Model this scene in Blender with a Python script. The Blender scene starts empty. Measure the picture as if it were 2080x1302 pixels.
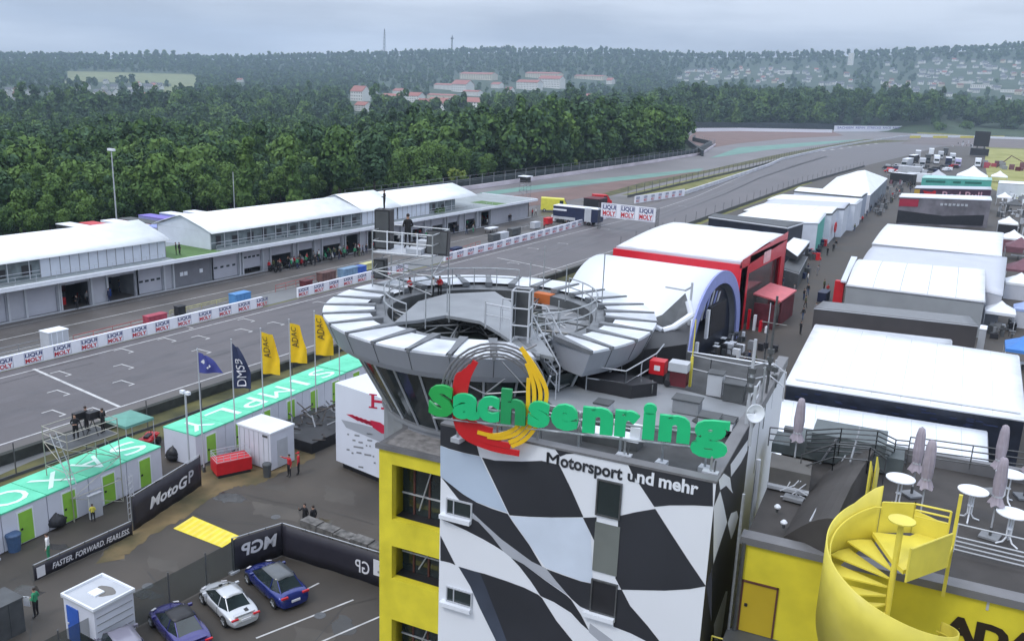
import bpy, math, random
import numpy as np
from mathutils import Vector, Matrix
R=math.radians
# ---------------- camera ----------------
SC=bpy.context.scene
FPX=1770.2; PIT=R(14.6); ROL=R(-2.17); HCAM=28.0; YAW=R(30.27)
cp,sp,cr,sr=math.cos(PIT),math.sin(PIT),math.cos(ROL),math.sin(ROL)
F0=np.array([-math.sin(YAW),math.cos(YAW),0.]); RT0=np.array([math.cos(YAW),math.sin(YAW),0.]); UP=np.array([0,0,1.])
FW=cp*F0-sp*UP; DN0=-sp*F0-cp*UP
RX=cr*RT0+sr*DN0; DX=-sr*RT0+cr*DN0
C0=np.array([0,0,HCAM])
def ray(x,y): return ((x-1040)*RX+(y-651)*DX)/FPX+FW
def G(x,y,z=0.):
    d=ray(x,y); return C0+d*((z-HCAM)/d[2])
def P(w):
    v=np.array(w,float)-C0; q=v@FW; return (1040+FPX*(v@RX)/q,651+FPX*(v@DX)/q,q)
def ONP(x,y,o,n):
    d=ray(x,y); o=np.array(o,float); n=np.array(n,float); return C0+d*((o-C0)@n/(d@n))
cam=bpy.data.cameras.new('camera'); camo=bpy.data.objects.new('camera',cam); SC.collection.objects.link(camo)
m=Matrix((tuple(RX),tuple(-DX),tuple(-FW))).transposed().to_4x4(); m.translation=Vector(C0); camo.matrix_world=m
cam.sensor_width=36; cam.lens=36*FPX/2080; cam.clip_start=.5; cam.clip_end=20000
SC.camera=camo
SC.view_settings.view_transform='Standard'; SC.view_settings.look='None'; SC.view_settings.exposure=.33; SC.view_settings.gamma=1
try: SC.view_settings.use_curve_mapping=False
except Exception: pass
if hasattr(SC.cycles,'volume_step_rate'): pass
SC.render.engine='CYCLES'; SC.cycles.use_denoising=True; SC.cycles.max_bounces=5; SC.cycles.diffuse_bounces=3; SC.cycles.glossy_bounces=3; SC.cycles.transparent_max_bounces=8; SC.cycles.volume_bounces=1
# ---------------- sky and sun ----------------
SUN_EL,SUN_AZ=R(52),R(200)
w=bpy.data.worlds.new('World'); SC.world=w; w.use_nodes=True
nt=w.node_tree; N=nt.nodes; L=nt.links
for n in list(N): N.remove(n)
out=N.new('ShaderNodeOutputWorld'); bg=N.new('ShaderNodeBackground'); sky=N.new('ShaderNodeTexSky')
sky.sky_type='NISHITA'; sky.sun_disc=False; sky.sun_elevation=SUN_EL; sky.sun_rotation=SUN_AZ; sky.air_density=1.5; sky.dust_density=4
tc=N.new('ShaderNodeTexCoord'); sep=N.new('ShaderNodeSeparateXYZ'); L.new(tc.outputs['Generated'],sep.inputs[0])
mp=N.new('ShaderNodeMapping'); mp.inputs['Scale'].default_value=(1.6,1.6,11); L.new(tc.outputs['Generated'],mp.inputs[0])
nz=N.new('ShaderNodeTexNoise'); nz.inputs['Scale'].default_value=2.1; nz.inputs['Detail'].default_value=6; nz.inputs['Roughness'].default_value=.5; L.new(mp.outputs[0],nz.inputs[0])
cr1=N.new('ShaderNodeValToRGB'); cr1.color_ramp.elements[0].position=.38; cr1.color_ramp.elements[0].color=(4.15,4.6,5.45,1)
cr1.color_ramp.elements[1].position=.62; cr1.color_ramp.elements[1].color=(6.3,6.85,7.8,1); L.new(nz.outputs[0],cr1.inputs[0])
up=N.new('ShaderNodeMapRange'); up.inputs['From Min'].default_value=.0; up.inputs['From Max'].default_value=.8; up.inputs['To Min'].default_value=.84; up.inputs['To Max'].default_value=2.35; L.new(sep.outputs[2],up.inputs[0])
mul=N.new('ShaderNodeVectorMath'); mul.operation='SCALE'; L.new(cr1.outputs[0],mul.inputs[0]); L.new(up.outputs[0],mul.inputs['Scale'])
mx=N.new('ShaderNodeMixRGB'); mx.inputs[0].default_value=.94; L.new(sky.outputs[0],mx.inputs[1]); L.new(mul.outputs[0],mx.inputs[2])
L.new(mx.outputs[0],bg.inputs[0]); bg.inputs[1].default_value=.1; L.new(bg.outputs[0],out.inputs[0])
sl=bpy.data.lights.new('sun','SUN'); sl.energy=.9; sl.angle=R(14); sl.color=(1,.96,.9)
so=bpy.data.objects.new('sun',sl); SC.collection.objects.link(so)
so.rotation_euler=(R(90)-SUN_EL,0,math.pi-SUN_AZ)
# ---------------- materials ----------------
MATS={}
def mat(name,rgb,rough=.7,metal=0.,var=.12,scale=1.5,bump=0.,spec=.5,detail=4,emit=None,alpha=None,rgb2=None,coat=0,rv=0.):
    if name in MATS: return MATS[name]
    m=bpy.data.materials.new(name); m.use_nodes=True; nt=m.node_tree; b=nt.nodes['Principled BSDF']
    b.inputs['Roughness'].default_value=rough; b.inputs['Metallic'].default_value=metal; b.inputs['Specular IOR Level'].default_value=spec
    if coat: b.inputs['Coat Weight'].default_value=coat
    c=(*rgb,1)
    if var>0:
        t=nt.nodes.new('ShaderNodeTexCoord'); n=nt.nodes.new('ShaderNodeTexNoise'); n.inputs['Scale'].default_value=scale; n.inputs['Detail'].default_value=detail
        nt.links.new(t.outputs['Object'],n.inputs[0]); r=nt.nodes.new('ShaderNodeValToRGB')
        c1=tuple(max(0,v*(1-var)) for v in rgb); c2=tuple(min(1,v*(1+var)) for v in (rgb2 or rgb))
        r.color_ramp.elements[0].position=.3; r.color_ramp.elements[1].position=.7
        r.color_ramp.elements[0].color=(*c1,1); r.color_ramp.elements[1].color=(*c2,1)
        nt.links.new(n.outputs[0],r.inputs[0]); nt.links.new(r.outputs[0],b.inputs['Base Color'])
        if rv:
            q=nt.nodes.new('ShaderNodeMapRange'); q.inputs['To Min'].default_value=max(.05,rough-rv); q.inputs['To Max'].default_value=rough+rv
            q.inputs['From Min'].default_value=.3; q.inputs['From Max'].default_value=.7
            nt.links.new(n.outputs[0],q.inputs[0]); nt.links.new(q.outputs[0],b.inputs['Roughness'])
        if bump:
            bb=nt.nodes.new('ShaderNodeBump'); bb.inputs['Strength'].default_value=bump; nt.links.new(n.outputs[0],bb.inputs['Height']); nt.links.new(bb.outputs[0],b.inputs['Normal'])
    else: b.inputs['Base Color'].default_value=c
    if emit: b.inputs['Emission Color'].default_value=c; b.inputs['Emission Strength'].default_value=emit
    if alpha is not None: b.inputs['Alpha'].default_value=alpha
    MATS[name]=m; return m
WHITE=mat('white_membrane',(.82,.85,.87),.5,var=.09,scale=.5,detail=8)
WPAINT=mat('white_paint',(.74,.77,.83),.5,var=.05,scale=.8)
LGREY=mat('light_grey',(.45,.47,.51),.55,var=.08,scale=.8)
GREY=mat('mid_grey',(.23,.24,.26),.6,var=.12,scale=.9)
DGREY=mat('dark_grey',(.07,.075,.08),.6,var=.2)
BLACK=mat('black',(.018,.018,.022),.5,var=.2)
STEEL=mat('galvanised_steel',(.42,.44,.46),.4,.6,var=.15,scale=6)
DSTEEL=mat('dark_steel',(.12,.125,.13),.45,.5,var=.15,scale=6)
GLASS=mat('dark_glass',(.02,.03,.032),.08,var=.3,scale=.5,spec=.8)
RED=mat('red_paint',(.55,.012,.02),.4,var=.08)
YEL=mat('yellow_wall',(.70,.60,.035),.6,var=.13,scale=.9,detail=10,rv=.1)
YELS=mat('yellow_steel',(.68,.585,.085),.45,var=.11,scale=1.1,detail=10,rv=.12)
NAVY=mat('navy',(.012,.02,.06),.5,var=.15)
BLUE=mat('blue_paint',(.03,.10,.42),.45,var=.1)
TURQ=mat('turquoise',(.10,.42,.36),.5,var=.1)
PURP=mat('periwinkle_panel',(.26,.30,.60),.5,var=.06)
TIRE=mat('rubber',(.012,.012,.012),.8,var=.2)
SKIN=mat('skin',(.42,.24,.17),.6,var=.05); HAIR=mat('hair',(.03,.02,.015),.7,var=.2)
# ---------------- mesh helpers ----------------
COL=SC.collection
def rotz(a): return np.array([[math.cos(a),-math.sin(a),0],[math.sin(a),math.cos(a),0],[0,0,1]])
class MB:
    def __init__(s,M=None,o=(0,0,0)): s.v=[];s.f=[];s.mi=[];s.mats=[];s.M=M;s.o=np.array(o,float)
    def _m(s,m):
        if m not in s.mats: s.mats.append(m)
        return s.mats.index(m)
    def add(s,vs,fs,m=None):
        k=len(s.v)
        for v in vs:
            v=np.array(v,float)
            if s.M is not None: v=s.M@v
            s.v.append(tuple(v+s.o))
        i=s._m(m)
        for f in fs: s.f.append([a+k for a in f]); s.mi.append(i)
        return s
    def box(s,x0,y0,z0,x1,y1,z1,m=None):
        x0,x1=sorted((x0,x1));y0,y1=sorted((y0,y1));z0,z1=sorted((z0,z1))
        return s.add([(x0,y0,z0),(x1,y0,z0),(x1,y1,z0),(x0,y1,z0),(x0,y0,z1),(x1,y0,z1),(x1,y1,z1),(x0,y1,z1)],[(0,3,2,1),(4,5,6,7),(0,1,5,4),(1,2,6,5),(2,3,7,6),(3,0,4,7)],m)
    def prism(s,poly,z0,z1,m=None):
        n=len(poly); ar=sum(poly[i][0]*poly[(i+1)%n][1]-poly[(i+1)%n][0]*poly[i][1] for i in range(n))
        if ar<0: poly=poly[::-1]
        vs=[(q[0],q[1],z0) for q in poly]+[(q[0],q[1],z1) for q in poly]
        return s.add(vs,[tuple(range(n))[::-1],tuple(range(n,2*n))]+[(i,(i+1)%n,n+(i+1)%n,n+i) for i in range(n)],m)
    def ex(s,pts,d,m=None):   # polygon in 3d extruded by vector d
        n=len(pts); pts=[np.array(q,float) for q in pts]; d=np.array(d,float)
        return s.add([*pts,*[q+d for q in pts]],[tuple(range(n))[::-1],tuple(range(n,2*n))]+[(i,(i+1)%n,n+(i+1)%n,n+i) for i in range(n)],m)
    def face(s,pts,m=None): return s.add(pts,[tuple(range(len(pts)))],m)
    def tube(s,a,b,r,m=None,n=6,r2=None,cap=True):
        a=np.array(a,float);b=np.array(b,float);d=b-a;l=np.linalg.norm(d)
        if l<1e-6: return s
        d/=l; u=np.cross(d,[0,0,1.] if abs(d[2])<.9 else [1.,0,0]); u/=np.linalg.norm(u); w=np.cross(d,u); r2=r if r2 is None else r2
        vs=[a+r*(math.cos(t)*u+math.sin(t)*w) for t in np.arange(n)*2*math.pi/n]+[b+r2*(math.cos(t)*u+math.sin(t)*w) for t in np.arange(n)*2*math.pi/n]
        fs=[(i,(i+1)%n,n+(i+1)%n,n+i) for i in range(n)]
        if cap: fs+=[tuple(range(n))[::-1],tuple(range(n,2*n))]
        return s.add(vs,fs,m)
    def poly(s,pts,r,m=None,n=5,close=False):
        q=list(pts)+([pts[0]] if close else [])
        for a,b in zip(q[:-1],q[1:]): s.tube(a,b,r,m,n)
        return s
    def lathe(s,prof,m=None,n=16,c=(0,0,0)):
        vs=[];fs=[]
        for r,z in prof:
            for i in range(n): t=2*math.pi*i/n; vs.append((c[0]+r*math.cos(t),c[1]+r*math.sin(t),c[2]+z))
        for j in range(len(prof)-1):
            for i in range(n): fs.append((j*n+i,j*n+(i+1)%n,(j+1)*n+(i+1)%n,(j+1)*n+i))
        fs.append(tuple(range(n))[::-1]); k=(len(prof)-1)*n; fs.append(tuple(range(k,k+n)))
        return s.add(vs,fs,m)
    def grid(s,rows,m=None,mats=None):   # rows of points -> quads
        n=len(rows[0]); vs=[p for r in rows for p in r]
        s.add(vs,[],m); k=len(s.v)-len(vs)
        for j in range(len(rows)-1):
            for i in range(n-1):
                mm=mats[j][i] if mats else m
                s.f.append([k+j*n+i,k+j*n+i+1,k+(j+1)*n+i+1,k+(j+1)*n+i]); s.mi.append(s._m(mm))
        return s
    def build(s,name,m=None,parent=None,smooth=False,bevel=0,solid=0):
        me=bpy.data.meshes.new(name); me.from_pydata(s.v,[],s.f)
        ml=[x if x is not None else m for x in s.mats]
        for x in ml: me.materials.append(x)
        if s.mi: me.polygons.foreach_set('material_index',s.mi)
        if smooth: me.polygons.foreach_set('use_smooth',[True]*len(me.polygons))
        me.update(); o=bpy.data.objects.new(name,me); COL.objects.link(o)
        if parent: o.parent=parent
        if bevel: b=o.modifiers.new('b','BEVEL'); b.width=bevel; b.segments=2; b.limit_method='ANGLE'
        if solid: b=o.modifiers.new('s','SOLIDIFY'); b.thickness=solid; b.offset=0
        return o
def tag(o,label,cat,group=None,kind=None):
    if label: o['label']=label
    if cat: o['category']=cat
    if group: o['group']=group
    if kind: o['kind']=kind
    return o
def struct(o): o['kind']='structure'; return o
def thing(name,label,cat,loc=(0,0,0),rz=0,group=None):
    o=bpy.data.objects.new(name,None); COL.objects.link(o); o.location=Vector([float(v) for v in loc]); o.rotation_euler=(0,0,rz)
    return tag(o,label,cat,group)
KIDS={}
def dup(root,loc,rz=0,label=None,group=None,scale=None,meshmap=None):
    if root.name not in KIDS: KIDS[root.name]=[(c,list(c.children)) for c in root.children]
    r=root.copy(); COL.objects.link(r); r.location=Vector([float(v) for v in loc]); r.rotation_euler=(0,0,rz)
    if scale: r.scale=scale if hasattr(scale,'__len__') else (scale,)*3
    if label: r['label']=label
    if group: r['group']=group
    for ch,gs in KIDS[root.name]:
        c=ch.copy(); COL.objects.link(c); c.parent=r
        for g in gs: d=g.copy(); COL.objects.link(d); d.parent=c
    return r
TXT={}
def textmesh(s,size=1,bold=0.,ext=0.,shear=0.,align='CENTER'):
    k=(s,size,bold,ext,shear,align)
    if k in TXT: return TXT[k]
    cu=bpy.data.curves.new('t','FONT'); cu.body=s; cu.size=size; cu.offset=bold; cu.extrude=ext; cu.shear=shear; cu.align_x=align; cu.align_y='CENTER'; cu.resolution_u=3
    o=bpy.data.objects.new('t',cu); COL.objects.link(o); dg=bpy.context.evaluated_depsgraph_get()
    me=bpy.data.meshes.new_from_object(o.evaluated_get(dg)); bpy.data.objects.remove(o); bpy.data.curves.remove(cu); TXT[k]=me; return me
def text(name,s,m,origin,u,v,size,parent=None,bold=.02,ext=0.,shear=0.,width=None,loc0=None):
    # text centred at origin with reading direction u and up direction v (world vectors)
    me=textmesh(s,1,bold,ext/size if size else 0,shear).copy(); me.materials.clear(); me.materials.append(m)
    u=np.array(u,float);u/=np.linalg.norm(u);v=np.array(v,float);v-=u*(u@v);v/=np.linalg.norm(v);n=np.cross(u,v)
    vs=np.array([x.co[:] for x in me.vertices]) if len(me.vertices) else np.zeros((0,3))
    sx=size
    if width is not None and len(vs): sx=width/(vs[:,0].max()-vs[:,0].min())
    W=np.array(origin,float)+np.outer(vs[:,0]*sx,u)+np.outer(vs[:,1]*size,v)+np.outer(vs[:,2]*size,n)
    me.vertices.foreach_set('co',W.astype(np.float32).ravel()); me.update()
    o=bpy.data.objects.new(name,me); COL.objects.link(o)
    if parent: o.parent=parent
    return o
def xy(p): return (float(p[0]),float(p[1]))
# adopt: a child whose mesh is in world coordinates under an unrotated thing
def adopt(o,p): o.parent=p; o.location=-p.location; return o
# ---------------- terrain ----------------
BY=[-200,218,455,650,823,1000,1150]; BX=[-136,-145,-156,-237,-290,-292,-292]
CB=[-700,0,500,1000,1200,1400,1700,2080,2800]
DT=[0,150,300,500,800,1150]
ZT={0:[0,-5,-13,-22,-28,-22],1:[0,-5,-12,-20,-28,-26],2:[0,-1,-4,-7,-11,-14],3:[0,0,0,-1,-4,-6],4:[0,0,0,0,0,0]}
ZC=[0,0,1,2,3,4,4,4,4]
DF=[1500,2200,3000,3800,4400]
YF=[[205,205,215,222,228,232,238,252,252],[175,175,187,190,196,200,205,215,215],[143,143,157,152,156,160,158,160,160],[118,118,123,105,107,117,112,92,92],[121,121,126,110,111,121,117,98,98]]
def smooth(t): t=min(1,max(0,t)); return t*t*(3-2*t)
def terr(X,Y):
    d=math.hypot(X,Y)
    az=math.atan2(X*RT0[0]+Y*RT0[1],X*F0[0]+Y*F0[1])
    col=2800 if az>R(50) else -700 if az<R(-50) else min(2800,max(-700,1040+FPX*math.tan(az)*1.0))
    j=max(0,min(len(CB)-2,int(np.searchsorted(CB,col))-1)); t=(col-CB[j])/(CB[j+1]-CB[j]); t=min(1,max(0,t))
    def zc(j): 
        zs=list(ZT[ZC[j]])
        for k,D in enumerate(DF):
            rr=ray(CB[j],YF[k][j]); zs.append(HCAM+D*rr[2]/math.hypot(rr[0],rr[1]))
        return zs
    key=j
    if key not in ZCC: ZCC[key]=(zc(j),zc(j+1))
    a,b=ZCC[key]; DD=DT+DF
    z=(1-t)*np.interp(d,DD,a)+t*np.interp(d,DD,b)
    if d<1150:
        xb=np.interp(Y,BY,BX); msk=smooth((xb-X)/60)
        z*=msk
    # embankment carrying the wood beyond the first turn
    if 1300<col<1950 and d>1080: z+=9*smooth((d-1130)/90)*smooth((col-1300)/60)*smooth((1950-col)/80)*smooth((1700-d)/250)
    return float(z)
ZCC={}
def TG(x,y,dmin=60,dmax=4400):
    r=ray(x,y); h=math.hypot(r[0],r[1]); d=dmin
    while d<dmax:
        X,Y=r[0]/h*d,r[1]/h*d
        if HCAM+r[2]/h*d<=terr(X,Y): return np.array([X,Y,terr(X,Y)])
        d*=1.012
    X,Y=r[0]/h*3780,r[1]/h*3780
    return np.array([X,Y,terr(X,Y)])
def inpoly(x,y,pg):
    c=False;n=len(pg)
    for i in range(n):
        x1,y1=pg[i];x2,y2=pg[i-1]
        if (y1>y)!=(y2>y) and x<(x2-x1)*(y-y1)/(y2-y1)+x1: c=not c
    return c
FIELDS=[[(128,168),(135,146),(180,143),(380,150),(415,160),(400,172),(350,178),(340,170),(240,168)],[(340,172),(400,170),(395,190),(360,215),(335,215)]]
MEAD=mat('hill_field',(.15,.17,.07),.9,var=.15,scale=.02); WOODF=mat('wood_floor',(.03,.055,.025),.95,var=.3,scale=.05); GRASS=mat('grass',(.13,.15,.035),.9,var=.3,scale=.25,rgb2=(.17,.16,.05))
def build_terrain():
    ds=[0.5]+list(np.geomspace(12,6000,120)); ds=sorted(set([round(q,3) for q in ds]+[1080,1150,1230])); na=300
    az=[YAW*0+R(a) for a in list(np.linspace(-50,50,220))+list(np.linspace(55,305,60))]
    vs=[];fs=[];mi=[]
    for d in ds:
        for a in az:
            X=d*(math.sin(a)*RT0[0]+math.cos(a)*F0[0]);Y=d*(math.sin(a)*RT0[1]+math.cos(a)*F0[1])
            vs.append((X,Y,terr(X,Y)-.02))
    n=len(az)
    for j in range(len(ds)-1):
        for i in range(n):
            i2=(i+1)%n; f=(j*n+i,j*n+i2,(j+1)*n+i2,(j+1)*n+i); fs.append(f)
            c=np.mean([vs[k] for k in f],axis=0); m=0
            if ds[j]>1100 and (c-C0)@FW>0:
                q=P(c)
                if any(inpoly(q[0],q[1],pg) for pg in FIELDS): m=1
            if m==0 and c[0]>-128 and ds[j]<1150: m=2
            mi.append(m)
    me=bpy.data.meshes.new('ground'); me.from_pydata(vs,[],fs)
    for mm in (WOODF,MEAD,GRASS): me.materials.append(mm)
    me.polygons.foreach_set('material_index',mi); me.polygons.foreach_set('use_smooth',[True]*len(fs)); me.update()
    o=bpy.data.objects.new('ground',me); COL.objects.link(o); struct(o)
build_terrain()
# ---------------- paved surfaces ----------------
def asphalt(name,rgb,rough=.5,scale=.12,rgb2=None,wet=.18):
    m=mat(name,rgb,rough,var=.16,scale=scale,detail=8,rgb2=rgb2,rv=wet,spec=.45)
    nt=m.node_tree;b=nt.nodes['Principled BSDF'];t=nt.nodes.new('ShaderNodeTexCoord');n=nt.nodes.new('ShaderNodeTexNoise');n.inputs['Scale'].default_value=25;n.inputs['Detail'].default_value=2
    nt.links.new(t.outputs['Object'],n.inputs[0]);bb=nt.nodes.new('ShaderNodeBump');bb.inputs['Strength'].default_value=.25;bb.inputs['Distance'].default_value=.01;nt.links.new(n.outputs[0],bb.inputs['Height']);nt.links.new(bb.outputs[0],b.inputs['Normal'])
    return m
ASPH=asphalt('track_asphalt',(.098,.090,.096),.6,.05,(.112,.104,.110),.06)
ASPP=asphalt('paddock_asphalt',(.046,.040,.034),.7,.16,(.072,.062,.053),.1)
ASPL=asphalt('pit_lane_asphalt',(.075,.068,.064),.5,.1,(.11,.10,.095),.12)
ASPF=asphalt('far_asphalt',(.13,.12,.125),.6,.03,(.155,.145,.15),.06)
CONC=mat('concrete_run_off',(.16,.165,.17),.6,var=.15,scale=.2,rv=.1)
GRAV=mat('gravel_bed',(.16,.105,.095),.9,var=.15,scale=.1); GREENP=mat('green_run_off',(.12,.235,.20),.7,var=.15,scale=.1)
VERGE=mat('trackside_grass',(.05,.055,.022),.9,var=.35,scale=.35,rgb2=(.09,.085,.03)); WORN=mat('worn_verge',(.085,.078,.035),.9,var=.3,scale=.45,rgb2=(.15,.105,.05),detail=8)
LINE=mat('white_line',(.48,.48,.48),.6,var=.25,scale=1.2,detail=8); YLINE=mat('yellow_marking',(.78,.62,.03),.5,var=.12,scale=1.5,detail=6)
def sheet(name,pts,z,m):
    pts=[(p[0],p[1]) for p in pts]; n=len(pts)
    ar=sum(pts[i][0]*pts[(i+1)%n][1]-pts[(i+1)%n][0]*pts[i][1] for i in range(n))
    if ar<0: pts=pts[::-1]
    b=MB(); b.add([(x,y,z) for x,y in pts],[tuple(range(n))],m); o=b.build(name,m); return struct(o)
def psheet(name,px,z,m): return sheet(name,[G(*q,z) for q in px],z,m)
def rsheet(name,px,z,m,amp=.45,seed=3):
    pts=[G(*q,z)[:2] for q in px]; rr=random.Random(seed); o=[]
    for i in range(len(pts)):
        p,q=pts[i-1],pts[i]; n=max(2,int(np.linalg.norm(q-p)/.3))
        for k in range(n): c=p+(q-p)*k/n; o.append((c[0]+rr.uniform(-amp,amp),c[1]+rr.uniform(-amp,amp)))
    return sheet(name,o,z,m)
def ribbon(name,pts,w,z,m,side=0):
    pts=[np.array(p[:2],float) for p in pts]; L_=[];R_=[]
    for i,p in enumerate(pts):
        t=pts[min(i+1,len(pts)-1)]-pts[max(i-1,0)]; t/=np.linalg.norm(t); n=np.array([t[1],-t[0]])
        L_.append(p-n*w*(.5 if side==0 else 0 if side>0 else 1)); R_.append(p+n*w*(.5 if side==0 else 1 if side>0 else 0))
    b=MB(); b.add([(*p,z) for p in L_]+[(*p,z) for p in R_],[(i+len(pts),i+1+len(pts),i+1,i) for i in range(len(pts)-1)],m); return struct(b.build(name,m))
WL=[(-83,-80),(-83,120),(-85.2,188),(-89.5,253),(-96,307),(-108,400),(-114,458),(-120,600),(-122.8,754),(-121,960),(-112,1060),(-70,1105),(-16,1117),(300,1160)]   # inner wall line, left of the straight
TR=[(-65.5,-80),(-65.5,157),(-68.2,212),(-72.6,324),(-72,450),(-69,562),(-66,760),(-50,850),(0,880),(300,900)]
sheet('paddock',[(-63,-60),(-63,170),(-66,212),(-70,324),(-69,450),(-66,560),(60,600),(110,300),(80,-60)],.006,ASPP)
sheet('race_track',WL+TR[::-1],.012,ASPH)
sheet('pit_lane',[(-101,-80),(-83.4,-80),(-83.4,120),(-85.6,188),(-90,253),(-92,262),(-104,233),(-112,205),(-101,175)],.008,ASPL)
sheet('pit_wall_strip',[(-88.2,-80),(-83.4,-80),(-83.4,120),(-85.6,188),(-88,215),(-89.5,188),(-88.2,120)],.016,CONC)
FW_=[(-138,150),(-142,218),(-146,330),(-153,455),(-180,560),(-233,650),(-270,735),(-286,823),(-262,930),(-209,1076),(-168,1150),(-121,1182),(0,1230),(300,1260)]
IN_=[(-104,190),(-104,233),(-107.4,308),(-110,400),(-115,458),(-121,600),(-123.5,754),(-122,960),(-113,1062),(-70,1108),(-16,1120),(300,1163)]
sheet('return_track',[(-118,120)]+FW_+IN_[::-1],.004,ASPF)
sheet('rear_yard',[(-101,-80),(-136,-80),(-136,150),(-118,160),(-101,160)],.006,ASPL)
sheet('service_road',[(-101,150),(-118,120),(-138,150),(-142,218),(-104,240),(-84,262),(-84,180),(-101,175)],.002,ASPF)
psheet('gravel_bed',[(1412,268),(1500,266),(1690,268),(1715,276),(1600,282),(1500,292),(1434,302),(1405,292),(1396,282)],.02,GRAV)
psheet('gravel_bed',[(985,406),(1080,392),(1230,372),(1420,345),(1395,360),(1300,375),(1240,392),(1130,412),(1040,424)],.02,GRAV)
psheet('green_run_off_strip',[(978,400),(1060,388),(1180,376),(1330,360),(1420,348),(1430,342),(1330,352),(1180,367),(1060,380),(975,392)],.028,GREENP)
psheet('green_run_off_strip',[(1500,300),(1640,290),(1760,283),(1700,291),(1560,305),(1440,322)],.02,GREENP)
psheet('grass_verge',[(1240,398),(1330,375),(1470,344),(1600,318),(1700,300),(1780,291),(1860,287),(1760,283),(1660,300),(1560,318),(1440,345),(1300,372),(1215,396),(1180,412)],.03,VERGE)
psheet('dark_run_off',[(1830,293),(2080,302),(2300,310),(2300,285),(2080,277),(1900,274),(1850,279)],.024,mat('brown_run_off',(.13,.11,.11),.8,var=.1,scale=.05))
psheet('grass_field',[(2003,302),(2110,305),(2400,330),(2400,520),(2130,420),(2060,402),(2010,382),(2000,330)],.03,mat('yellow_grass',(.24,.25,.05),.9,var=.2,scale=.08,rgb2=(.28,.27,.1)))
# strip of grass between the track and the containers
sheet('grass_strip',[(-62.6,-60),(-56.8,-60),(-56.8,90),(-59,170),(-62.6,170)],.02,VERGE)
sheet('tarmac_edge',[(-65.5,-60),(-62.6,-60),(-62.6,170),(-65.5,157)],.01,ASPL)
psheet('service_path',[(-60,990),(60,938),(120,915),(60,890+30),(-60,960)],.026,CONC)
_up=[(196,1143),(235,1092),(300,1035),(370,980),(425,945),(500,922),(560,915),(640,900)]; _lo=[(250,1132),(300,1092),(372,1052),(425,1012),(475,988),(520,985),(570,962),(640,930)]
def _jit(ps,sd):
    rr=random.Random(sd); o=[]
    for p,q in zip(ps[:-1],ps[1:]):
        for k in range(9): t=k/9; o.append((p[0]+(q[0]-p[0])*t+rr.uniform(-3,3),p[1]+(q[1]-p[1])*t+rr.uniform(-2.5,2.5)))
    return o+[ps[-1]]
_a=[G(*q,.014) for q in _jit(_up,1)]; _b=[G(*q,.014) for q in _jit(_lo,2)]; b=MB(); b.grid([_b,[ (p+q)/2 for p,q in zip(_b,_a)],_a],WORN); struct(b.build('worn_verge',WORN))
# lines
ribbon('white_line',[(-81.3,-60),(-81.3,190),(-86,253),(-93,307),(-106,405),(-112,458),(-118.5,600),(-121,754)],.16,.018,LINE)
ribbon('white_line',[(-65.9,-60),(-65.9,157),(-68.6,212),(-73,324)],.16,.018,LINE)
ribbon('white_line',[(-81.6,46.7),(-66,45.0)],.3,.022,LINE)
ribbon('white_line',[G(1010,524,.0)[:2],G(1150,552,0)[:2]],.25,.022,LINE)
ribbon('white_line',[(-93.6,-40),(-93.6,200)],.14,.018,LINE)
ribbon('white_line',[(-98.2,-40),(-98.2,190)],.10,.018,LINE)
ribbon('white_line',[(-88.8,-40),(-88.8,120)],.10,.02,LINE)
for k in range(14):
    a=G(1580+k*18,319-k*2.4); ribbon('grid_marking',[a[:2],(a[0]+.3,a[1]+7)],2.2,.024,LINE)
def grid_box(x,y):   # starting grid bracket
    q=G(x,y); b=MB(); b.box(-1.0,0,0,1.0,.14,.003,LINE); b.box(-1.0,-.9,0,-.86,0,.003,LINE); b.box(.86,-.5,0,1.,0,.003,LINE); o=b.build('grid_box',LINE); o.location=(q[0],q[1],.02); struct(o)
for q in [(131,758),(127,797),(258,744),(258,777),(118,838),(200,833),(415,713),(413,685),(500,671),(505,650),(565,657),(655,615),(258,712),(380,664),(345,690),(1145,495),(1045,535),(1230,465),(1387,419),(1440,385),(1515,348),(1560,337),(1480,372),(1085,505)]: grid_box(*q)
for k,(a,b_) in enumerate([((520,1302-6),(718,1218)),((590,1330),(800,1240))]):
    p,q=G(*a),G(*b_); ribbon('parking_line',[p[:2],q[:2]],.12,.016,LINE)
p,q=G(600,1208),G(648,1184); ribbon('parking_line',[p[:2],q[:2]],.12,.016,LINE)
psheet('yellow_hatched_marking',[(352,1073),(392,1048),(486,1088),(452,1112)],.02,YLINE)
b=MB()
for k in range(9):
    t0,t1=k/9,(k+.45)/9; f=lambda t,s:np.array(G(352+100*t,1073+39*t,.026))*(1-s)+np.array(G(392+94*t,1048+40*t,.026))*s
    b.face([f(t0,.04),f(t1,.04),f(t1,.96),f(t0,.96)])
struct(b.build('yellow_stripe_marking',mat('pale_yellow_marking',(.80,.66,.10),.5,var=.1)))
# kerbs
def kerb(name,pts,w,m,h=.12):
    pts=[np.array(p[:2],float) for p in pts]; b=MB()
    for p,q in zip(pts[:-1],pts[1:]):
        t=(q-p)/np.linalg.norm(q-p); n=np.array([t[1],-t[0]])*w/2
        b.ex([(*(p-n),0),(*(q-n),0),(*(q+n),0),(*(p+n),0)],(0,0,h))
    return struct(b.build(name,m))
kerb('kerb',[(-50.2+.9,10),(-50.2+.9,25)],.2,LGREY)

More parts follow.
